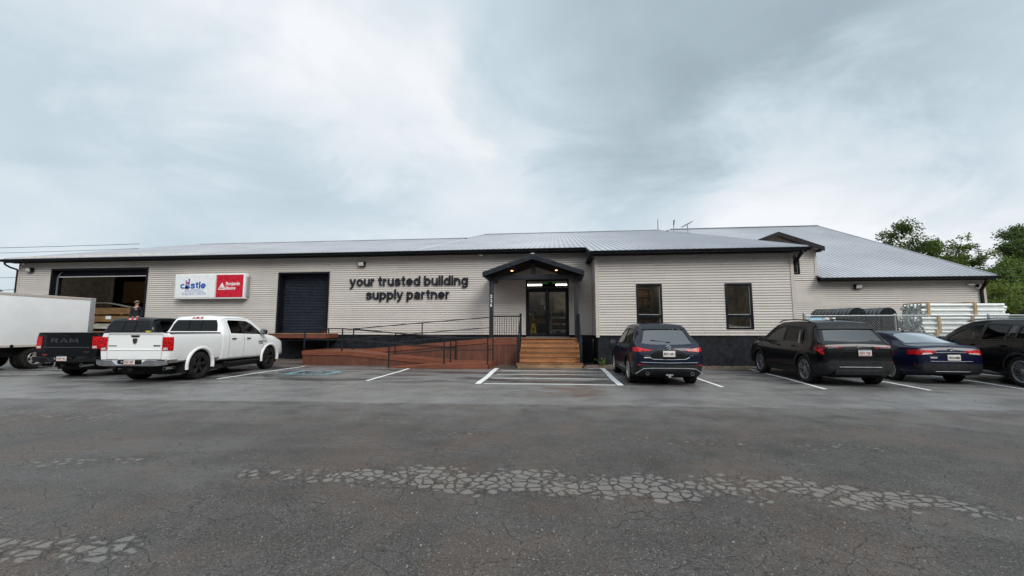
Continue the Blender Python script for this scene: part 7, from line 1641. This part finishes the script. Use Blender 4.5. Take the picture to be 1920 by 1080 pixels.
    # flared arch lips
    for a in ax:
        for s in (-1, 1):
            q = MB(); n_ = 18; vs = []
            for i in range(n_ + 1):
                t_ = math.pi * (i / n_) * 1.12 - .06 * math.pi; c, sn = -math.cos(t_), math.sin(t_)
                for r_, x_ in ((ra + .085, .985), (ra + .06, 1.025), (ra + .01, 1.03), (ra - .012, 1.0), (ra - .012, .95)): vs.append((s * x_, a + r_ * c, R_ + .02 + r_ * sn))
            q.add(vs, [(5 * i + j, 5 * i + j + 1, 5 * i + j + 6, 5 * i + j + 5) for i in range(n_) for j in range(4)]); o = q.build('wheel_arch_flare', paint, smooth=True, ang=60, fix=False); o.parent = T
    # rear bumper with a recess for the plate
    q = MB(); prof = [(-.99, .66), (-.99, .55), (-.95, .49), (.95, .49), (.99, .55), (.99, .66), (.44, .66), (.34, .535), (-.34, .535), (-.44, .66)]
    n_ = len(prof); yb = lambda x: -.155 + .085 * max(0, (abs(x) - .70) / .29) ** 2
    xs_ = [-1.0, -.985, -.94, -.85, -.70, -.46, -.34, -.20, 0, .20, .34, .46, .70, .85, .94, .985, 1.0]; vs = []
    def zt_(x): a = abs(x); return .655 if a > .44 else (.54 if a < .33 else .54 + (a - .33) / .11 * .115)
    for x in xs_:
        zt = zt_(x); zb = .485 + .04 * max(0, (abs(x) - .8) / .2); y0 = yb(x); yi = .0 if abs(x) < .97 else -.02
        vs += [(x, yi, zt), (x, y0 + .015, zt), (x, y0, zt - .012), (x, y0 + .0, (zt + zb) / 2), (x, y0 + .02, zb + .01), (x, yi, zb)]
    q.add(vs, [(6 * i + j, 6 * i + (j + 1) % 6, 6 * (i + 1) + (j + 1) % 6, 6 * (i + 1) + j) for i in range(len(xs_) - 1) for j in range(6)]); q.add([vs[j] for j in range(6)], [tuple(range(6))]); q.add([vs[-6 + j] for j in range(6)], [tuple(range(6))])
    q.box(-.99, -.90, -.07, .30, .56, .655); q.box(.90, .99, -.07, .30, .56, .655)
    bo = q.build('rear_bumper', M[bumper], smooth=True, ang=32); bo.parent = T
    small(bo, 'step_pad', 'black_plastic', lambda q: (q.box(-.96, -.46, -.14, .0, .656, .664), q.box(.46, .96, -.14, .0, .656, .664), q.box(-.33, .33, -.13, -.10, .50, .66)), bevel=.004)
    plate(T, .02, -.145, .60, chrome[1], style='pei' )
    small(T, 'spare_winch_hole', 'galv', lambda q: q.lathe([(.0, -.135), (.022, -.135), (.028, -.132)], 14, 'y', (-.21, 0, .60)))
    for a in ax:
        for s in (-1, 1): wheel(T, s * .985, a, R_, .275, s, .262, 'wide', rimmat, 5)
    wellbox(T, ax, 1.0, ra, R_ + .02)
    interior(T, 2.35, 4.2, .62, 1.25, .82, (2.45, 3.1))
    small(T, 'side_step', 'black_plastic', lambda q: (q.path([(.93, 2.2, .42), (.98, 2.35, .40), (.98, 4.0, .40), (.93, 4.15, .42)], .04, 8), q.path([(-.93, 2.2, .42), (-.98, 2.35, .40), (-.98, 4.0, .40), (-.93, 4.15, .42)], .04, 8)))
    small(T, 'front_bumper', 'bumper_chrome', lambda q: q.prism([(-.93, 5.55), (-.80, 5.76), (.80, 5.76), (.93, 5.55)], 'z', .48, .74), bevel=.03)
    for s in (-1, 1): small(T, 'head_light', 'clear_lens', lambda q: q.add([(s * .955, 5.30, 1.08), (s * .89, 5.56, 1.0), (s * .88, 5.58, .84), (s * .955, 5.38, .88)], [(0, 1, 2, 3)]), fix=False)
    small(T, 'hitch_receiver', 'rubber', lambda q: (q.box(-.04, .04, -.10, .3, .36, .44), q.beam((-.5, .1, .45), (.5, .1, .45), .07, .07)))
    return T, tg
# white truck: rotated a little so the flank shows
rz_ = R(4.6)
T, tg = pickup('white pickup truck with black wheels parked next to the black one', (-11.04, 9.90, 0), rz_, P_white, 'bumper_chrome', True, 'black_alloy', ('w', 'C2C 497'), 'glass_dark')
T.scale = (.945, .945, .955)
# maker's shield badge: a horned head on a shield
small(tg, 'shield_emblem', 'chrome', lambda q: q.prism([(-.065, 1.235), (-.07, 1.17), (-.05, 1.11), (0, 1.075), (.05, 1.11), (.07, 1.17), (.065, 1.235), (0, 1.25)], 'y', -.016, .002), bevel=.006)
small(tg, 'horned_head', 'gap', lambda q: (q.prism([(-.014, 1.20), (-.02, 1.14), (0, 1.10), (.02, 1.14), (.014, 1.20)], 'y', -.020, -.016), q.path([(-.012, -.018, 1.205), (-.045, -.018, 1.225), (-.052, -.018, 1.17), (-.034, -.018, 1.14)], .009, 6), q.path([(.012, -.018, 1.205), (.045, -.018, 1.225), (.052, -.018, 1.17), (.034, -.018, 1.14)], .009, 6)))
text('badge', '4X4', M['black_plastic'], tg, width=.21, height=.04, ctr=(.63, -.010, 1.04), depth=.006, bold=.03, shear=.2); small(tg, 'badge', 'black_plastic', lambda q: q.box(-.745, -.52, -.008, .0, 1.025, 1.045))
for s, f_ in ((1, '+x'),):
    text('badge', 'RAM', M['black_plastic'], T, width=.26, height=.06, ctr=(1.006, 4.02, 1.06), depth=.006, bold=.02, face='+x'); text('badge', '1500', M['black_plastic'], T, width=.24, height=.045, ctr=(1.006, 4.02, .985), depth=.006, bold=.03, face='+x'); text('badge', 'HEMI', M['black_plastic'], T, width=.14, height=.035, ctr=(1.003, 4.30, 1.055), depth=.006, bold=.03, face='+x')
exhaust(T, .72, .20, .40, .045, .4)
# black truck
M['letter_grey'] = mat_basic('dark_badge_grey', (.045, .045, .05), .3, .2)
T, tg = pickup('black pickup truck parked between white pickup and box truck', (-14.33, 10.86, 0), R(6), P_black3, 'black_plastic', True, 'grey_alloy', ('b', 'CWY 701'), 'glass_dark')
T.scale = (.935, .935, .95)
stroke_text('tailgate_lettering', 'RAM', M['letter_grey'], tg, .86, .155, (-.08, -.004, 1.155), .012, .27, .22, world=False)
text('badge', '4X4', M['grey_alloy'], tg, width=.16, height=.03, ctr=(.62, -.006, .80), depth=.004, shear=.2)
for x in (-.66, .62): exhaust(T, x, -.11, .40, .052, .35)
small(T, 'tow_ball', 'chrome', lambda q: (q.box(-.17, -.11, -.20, 0, .37, .42), q.lathe([(0, .50), (.02, .495), (.026, .47), (.018, .45), (.018, .42)], 12, 'z', (-.14, -.17, 0))), smooth=True)
small(T, 'bed_cover_clip', 'yellow', lambda q: q.box(.80, .92, 1.86, 1.94, 1.40, 1.45))
small(T, 'sticker', 'plate_red', lambda q: q.box(-.76, -.60, -.006, .0, .70, .735))

# ------------------------------------------------------------------ white box truck backed up on the left
BT = thing('box_truck', 'white box truck at the left edge beside the black pickup', 'truck', (-19.95, 15.1, 0))
M['boxwhite'] = mat_basic('white_box_panel', (.84, .845, .835), .35, nscale=1.2, namt=.02, dirt=((.42, .38, .30), .10, 1.1))
zb0, zt0, xr, xl, y1, y0 = .80, 2.68, -18.86, -21.1, 15.1, 9.2
pb(MB().box(xl, xr, y0, y1 - .01, zb0 + .08, zt0), 'box_body', M['boxwhite'], BT, bevel=.02)
pb(merge(MB().box(xl - .012, xr + .012, y0 - .01, y1, zb0, zb0 + .085)), 'lower_rail', M['siding_trim'], BT, bevel=.008)
pb(merge(MB().box(xl - .012, xr + .012, y0 - .01, y1 + .01, zt0 - .075, zt0 + .02)), 'roof_rail', M['siding_trim'], BT, bevel=.01)
pb(MB().box(xr - .10, xr + .018, y1 - .16, y1 + .03, zb0 - .02, zt0 + .03), 'rear_post', M['galv'], BT, bevel=.01); pb(MB().box(xl - .018, xl + .1, y1 - .16, y1 + .03, zb0 - .02, zt0 + .03), 'rear_post', M['galv'], BT, bevel=.01)
pb(merge(MB().box(xl + .1, xr - .1, y1 - .02, y1 + .015, zb0, zt0 - .05)), 'rear_door', M['boxwhite'], BT, bevel=.01)
pb(merge(MB().tube((xr + .008, 12.62, zb0 + .045), (xr + .022, 12.62, zb0 + .045), .05, 14)), 'marker_lamp', M['black_plastic'], BT)
pb(merge(MB().box(xl + .35, xr - .35, 9.4, 14.9, .46, .80), MB().box(xl + .15, xr - .2, 9.9, 12.3, .34, .72)), 'chassis', M['well'], BT, bevel=.03)
for ay in (13.35, 10.2):
    for s, x_ in ((1, xr - .03), (-1, xl + .03)):
        wheel(BT, x_ + 19.95, ay - 15.1, .385, .24, s, .215, 'wide', 'alloy', 5); wheel(BT, x_ + 19.95 - s * .30, ay - 15.1, .385, .22, s, .215, 'wide', 'alloy', 5)
pb(merge(MB().box(xl + .15, xr - .15, 7.0, 9.15, .55, 2.15), MB().box(xl + .2, xr - .2, 6.2, 7.05, .55, 1.35)), 'driver_cab', M['boxwhite'], BT, bevel=.12)
pb(merge(MB().box(xl + .22, xr - .22, 6.98, 7.0, 1.35, 2.0), MB().box(xr - .16, xr - .145, 7.3, 8.5, 1.35, 1.95)), 'cab_window', M['glass_dark'], BT)
for x_ in (xr - .22, xl + .22): wheel(BT, x_ + 19.95, 6.9 - 15.1, .385, .24, 1 if x_ > -20 else -1, .215, 'wide', 'alloy', 5)

# ------------------------------------------------------------------ trees
def mat_leaf(name, c1, c2):
    m, n, b = new_mat(name); t = N(n, 'ShaderNodeTexCoord'); g = N(n, 'ShaderNodeNewGeometry')
    nz = noise(n, t.outputs['Object'], .9, 3, .6); wn = N(n, 'ShaderNodeTexWhiteNoise'); s_ = vmath(n, 'SNAP', t.outputs['Object'], (.35, .35, .35)); lk(n, s_.outputs[0], wn.inputs['Vector'])
    f = math_(n, 'ADD', math_(n, 'MULTIPLY', smooth(n, nz.outputs[0], .3, .7), .6), math_(n, 'MULTIPLY', wn.outputs['Value'], .4))
    cc = mix(n, f, c1, c2); lk(n, cc, b.inputs['Base Color']); b.inputs['Roughness'].default_value = .55; b.inputs['Specular IOR Level'].default_value = .25
    tr = N(n, 'ShaderNodeBsdfTranslucent'); lk(n, mix(n, .5, cc, (.16, .22, .02)), tr.inputs[0]); mx = N(n, 'ShaderNodeMixShader'); mx.inputs[0].default_value = .28
    lk(n, b.outputs[0], mx.inputs[1]); lk(n, tr.outputs[0], mx.inputs[2]); lk(n, mx.outputs[0], n.nodes['Material Output'].inputs[0]); return m
M['leaf_a'] = mat_leaf('leaves_mid', (.045, .080, .014), (.155, .205, .040)); M['leaf_b'] = mat_leaf('leaves_dark', (.028, .056, .014), (.090, .135, .030)); M['leaf_c'] = mat_leaf('leaves_fresh', (.055, .105, .016), (.175, .240, .045)); M['leaf_sp'] = mat_leaf('needles', (.016, .034, .014), (.040, .068, .026))
M['bark'] = mat_basic('bark', (.085, .07, .055), .9, nscale=18, namt=.35, bump=.6, bscale=30)
def tree(x, y, h, r, label, leaf='leaf_a', seed=0, base=.22, dens=1.0, lsz=.20, group='trees beyond the right end of the building', squash=1.0):
    rr_ = random.Random(seed); t = thing('broadleaf_tree', label, 'tree', (x, y, 0), 0, None); q = MB()
    th = h * .62; q.tube((0, 0, 0), (.1, 0, th * .5), r * .06 + .06, 8, r * .045 + .04); q.tube((.1, 0, th * .5), (0, .1, th), r * .045 + .04, 8, .05)
    cl = []
    nb = int(15 * (1 + r / 4))
    for k in range(nb):
        a = rr_.uniform(0, 2 * math.pi); zz = h * (base + (1 - base) * rr_.random() ** .8); rel = (zz / h - base) / (1 - base); rad = r * squash * math.sqrt(max(.03, 1 - (rel * 1.75 - .78) ** 2 * .98)) * rr_.uniform(.45, 1.05)
        rad = min(rad, r * 1.05) * (1.0 if rel < .75 else .75)
        e = Vector((rad * math.cos(a), rad * math.sin(a), zz)); s0 = Vector((0, 0, max(h * .12, zz - rad * .75 - .3)))
        q.tube(s0, e, .05 + .012 * r, 5, .02, cap=False); cl.append((e, rr_.uniform(.55, 1.15) * (r * .27 + .25)))
        for j in range(2): m_ = s0.lerp(e, rr_.uniform(.35, .8)) + Vector((rr_.uniform(-1, 1), rr_.uniform(-1, 1), rr_.uniform(-.3, .9))) * r * .18; cl.append((m_, rr_.uniform(.4, .9) * (r * .24 + .2)))
    cl.append((Vector((0, 0, h - .3)), r * .2 + .2))
    o = q.build('trunk', M['bark'], smooth=True, fix=False); o.parent = t
    V_, F_ = [], []
    for c, cr in cl:
        nl = int(150 * dens * (cr / .9) ** 1.6) + 30
        for k in range(nl):
            d = Vector((rr_.gauss(0, 1), rr_.gauss(0, 1), rr_.gauss(0, .8))).normalized() * cr * rr_.random() ** .45; d.z *= .8; p = c + d
            nrm = (d.normalized() * .6 + Vector((rr_.uniform(-1, 1), rr_.uniform(-1, 1), rr_.uniform(-.4, 1.0)))).normalized(); u = nrm.orthogonal().normalized(); u.rotate(Matrix.Rotation(rr_.uniform(0, 6.28), 3, nrm)); v = nrm.cross(u); s_ = lsz * rr_.uniform(.6, 1.3); b = len(V_)
            V_ += [p - u * s_ * .5, p + v * s_ * .3, p + u * s_ * .6, p - v * s_ * .3]; F_.append((b, b + 1, b + 2, b + 3))
    me = bpy.data.meshes.new('crown'); me.from_pydata(V_, [], F_); me.materials.append(M[leaf]); o = bpy.data.objects.new('crown', me); col.objects.link(o); o.parent = t; return t
def spruce(x, y, h, r, label, seed=0):
    rr_ = random.Random(seed); t = thing('spruce_tree', label, 'tree', (x, y, 0)); q = MB().tube((0, 0, 0), (0, 0, h), .14, 7, .015); o = q.build('trunk', M['bark'], fix=False); o.parent = t; V_, F_ = [], []
    z = h * .12
    while z < h - .1:
        rad = r * (1 - z / h) ** .85 + .05
        for k in range(8):
            a = rr_.uniform(0, 6.28); L_ = rad * rr_.uniform(.6, 1.15); d = Vector((math.cos(a), math.sin(a), -.12)); n_ = int(10 + L_ * 16)
            for j in range(n_):
                f = j / n_; p = Vector((0, 0, z)) + d * L_ * f + Vector((0, 0, .22 * L_ * f * f)); w_ = .16 * (1 - f * .6); b = len(V_); u = Vector((-d.y, d.x, 0)) * w_ * rr_.uniform(.5, 1.5) * rr_.choice((-1, 1)); dd = d * .16 + Vector((0, 0, rr_.uniform(-.10, .04)))
                V_ += [p, p + u * .5 + dd * .3, p + u + dd, p + dd * .5]; F_.append((b, b + 1, b + 2, b + 3))
        z += .30 * (1 - .4 * z / h)
    me = bpy.data.meshes.new('crown'); me.from_pydata(V_, [], F_); me.materials.append(M['leaf_sp']); o = bpy.data.objects.new('crown', me); col.objects.link(o); o.parent = t; return t
tree(34.9, 45, 12.2, 2.7, 'tall rounded tree rising alone behind the sloping right roof', 'leaf_b', 11, .35)
tree(38.3, 46, 10.4, 2.3, 'yellow-green tree beside the tall rounded tree behind the roof', 'leaf_c', 12, .25)
tree(40.7, 45, 10.9, 2.0, 'open-crowned tree with a high top left of the small spruce', 'leaf_a', 13, .25, .8)
tree(37.2, 50, 9.8, 2.6, 'dark tree low behind the yellow-green tree', 'leaf_b', 14, .2); tree(42.6, 49, 9.4, 2.4, 'thin airy tree behind the small spruce', 'leaf_a', 15, .2, .6)
spruce(42.2, 45.5, 10.1, 1.5, 'small dark spruce between the broadleaf trees', 5)
tree(44.9, 45, 10.0, 2.9, 'broad tree right of the small spruce', 'leaf_b', 16, .2); tree(48.0, 44, 11.5, 3.0, 'tall tree at the right edge of the picture', 'leaf_a', 17, .25)
tree(50.5, 50, 12.5, 3.4, 'tall dark tree just past the right edge', 'leaf_b', 18, .2)
tree(30.0, 29.5, 5.4, 2.7, 'dense fresh green bushy tree right of the building corner', 'leaf_c', 19, .02, 1.5, .15, squash=1.05)
tree(25.9, 27.5, 3.9, 2.0, 'lower green bushy tree next to the right end wall', 'leaf_a', 20, .02, 1.4, .14)
tree(33.5, 31, 6.2, 2.8, 'tall bushy tree behind the dense fresh green one', 'leaf_c', 21, .02, 1.3, .15)
tree(40.5, 40, 6.8, 3.0, 'dark understorey tree beneath the tall trees', 'leaf_b', 22, .02, 1.2)
tree(36.0, 38, 6.0, 2.6, 'dark rounded shrub tree close behind the right end wall', 'leaf_b', 23, .02, 1.2)
tree(45.5, 39, 7.2, 3.0, 'dark wide tree low at the right edge', 'leaf_b', 24, .02, 1.2)
spruce(-69.8, 45, 6.6, 1.6, 'small evergreen top showing over the box truck at the left edge', 6)
tree(46.6, 46, 9.6, 2.6, 'leafy tree filling the gap left of the tallest right-edge tree', 'leaf_c', 25, .2)
tree(41.5, 42, 7.6, 2.4, 'pale green tree low beneath the small spruce', 'leaf_c', 26, .08, 1.1)
tree(43.8, 41, 8.2, 2.6, 'mid green tree low between the spruce and the right edge', 'leaf_a', 27, .05, 1.1)
# weed at the foot of the wall
q = MB(); rw_2 = random.Random(4)
for k in range(9):
    a = rw_2.uniform(0, 6.28); L_ = rw_2.uniform(.15, .42); p = Vector((0, 0, 0)); d = Vector((math.cos(a) * .5, math.sin(a) * .3, 1)).normalized()
    for j in range(6):
        n_ = p + d * L_ / 6; q.tube(p, n_, .005, 4, cap=False); u = Vector((rw_2.uniform(-1, 1), rw_2.uniform(-1, 1), .3)).normalized() * .06; q.add([n_, n_ + u * .6 + Vector((0, 0, .02)), n_ + u * 1.4, n_ + u * .6 - Vector((0, 0, .02))], [(0, 1, 2, 3)]); p = n_; d = (d + Vector((d.x * .3, d.y * .3, -.12))).normalized()
o = q.build('weed', M['leaf_c'], fix=False); o.location = (1.78, 16.1, .04); tag(o, 'green weed growing at the wall corner by the dark blue suv', 'weed')
# overhead wires
def wirerun(pts, r, lab, grp=None):
    q = MB(); fine = []
    for a, b_ in zip(pts, pts[1:]):
        for i in range(16):
            t_ = i / 16; p = Vector(a).lerp(Vector(b_), t_); p.z -= 4 * .35 * t_ * (1 - t_); fine.append(p)
    fine.append(Vector(pts[-1])); q.path(fine, r, 5); o = q.build('overhead_wire', M['rubber'], fix=False); tag(o, lab, 'wire'); return o
wirerun([(-120, 46, 12.9), (-52, 46, 12.2)], .030, 'highest overhead wire in the left sky above the roof end'); wirerun([(-120, 46, 12.0), (-52, 46, 11.6)], .026, 'second overhead wire just below the highest one on the left')
wirerun([(-120, 46, 8.8), (-40, 46, 8.3)], .026, 'thin overhead wire level with the left floodlight'); wirerun([(-120, 46, 5.4), (-40, 46, 7.8)], .032, 'lowest overhead wire sloping above the box truck')
for k, (z0_, z1_, lab) in enumerate(((8.0, 8.6, 'upper overhead wire in front of the right-hand trees'), (7.4, 7.7, 'middle overhead wire in front of the right-hand trees'), (4.5, 4.4, 'low overhead wire in front of the bushy tree'))):
    wirerun([(24, 37 if k < 2 else 26.5, z0_), (62, 37 if k < 2 else 26.5, z1_)], .020, lab)
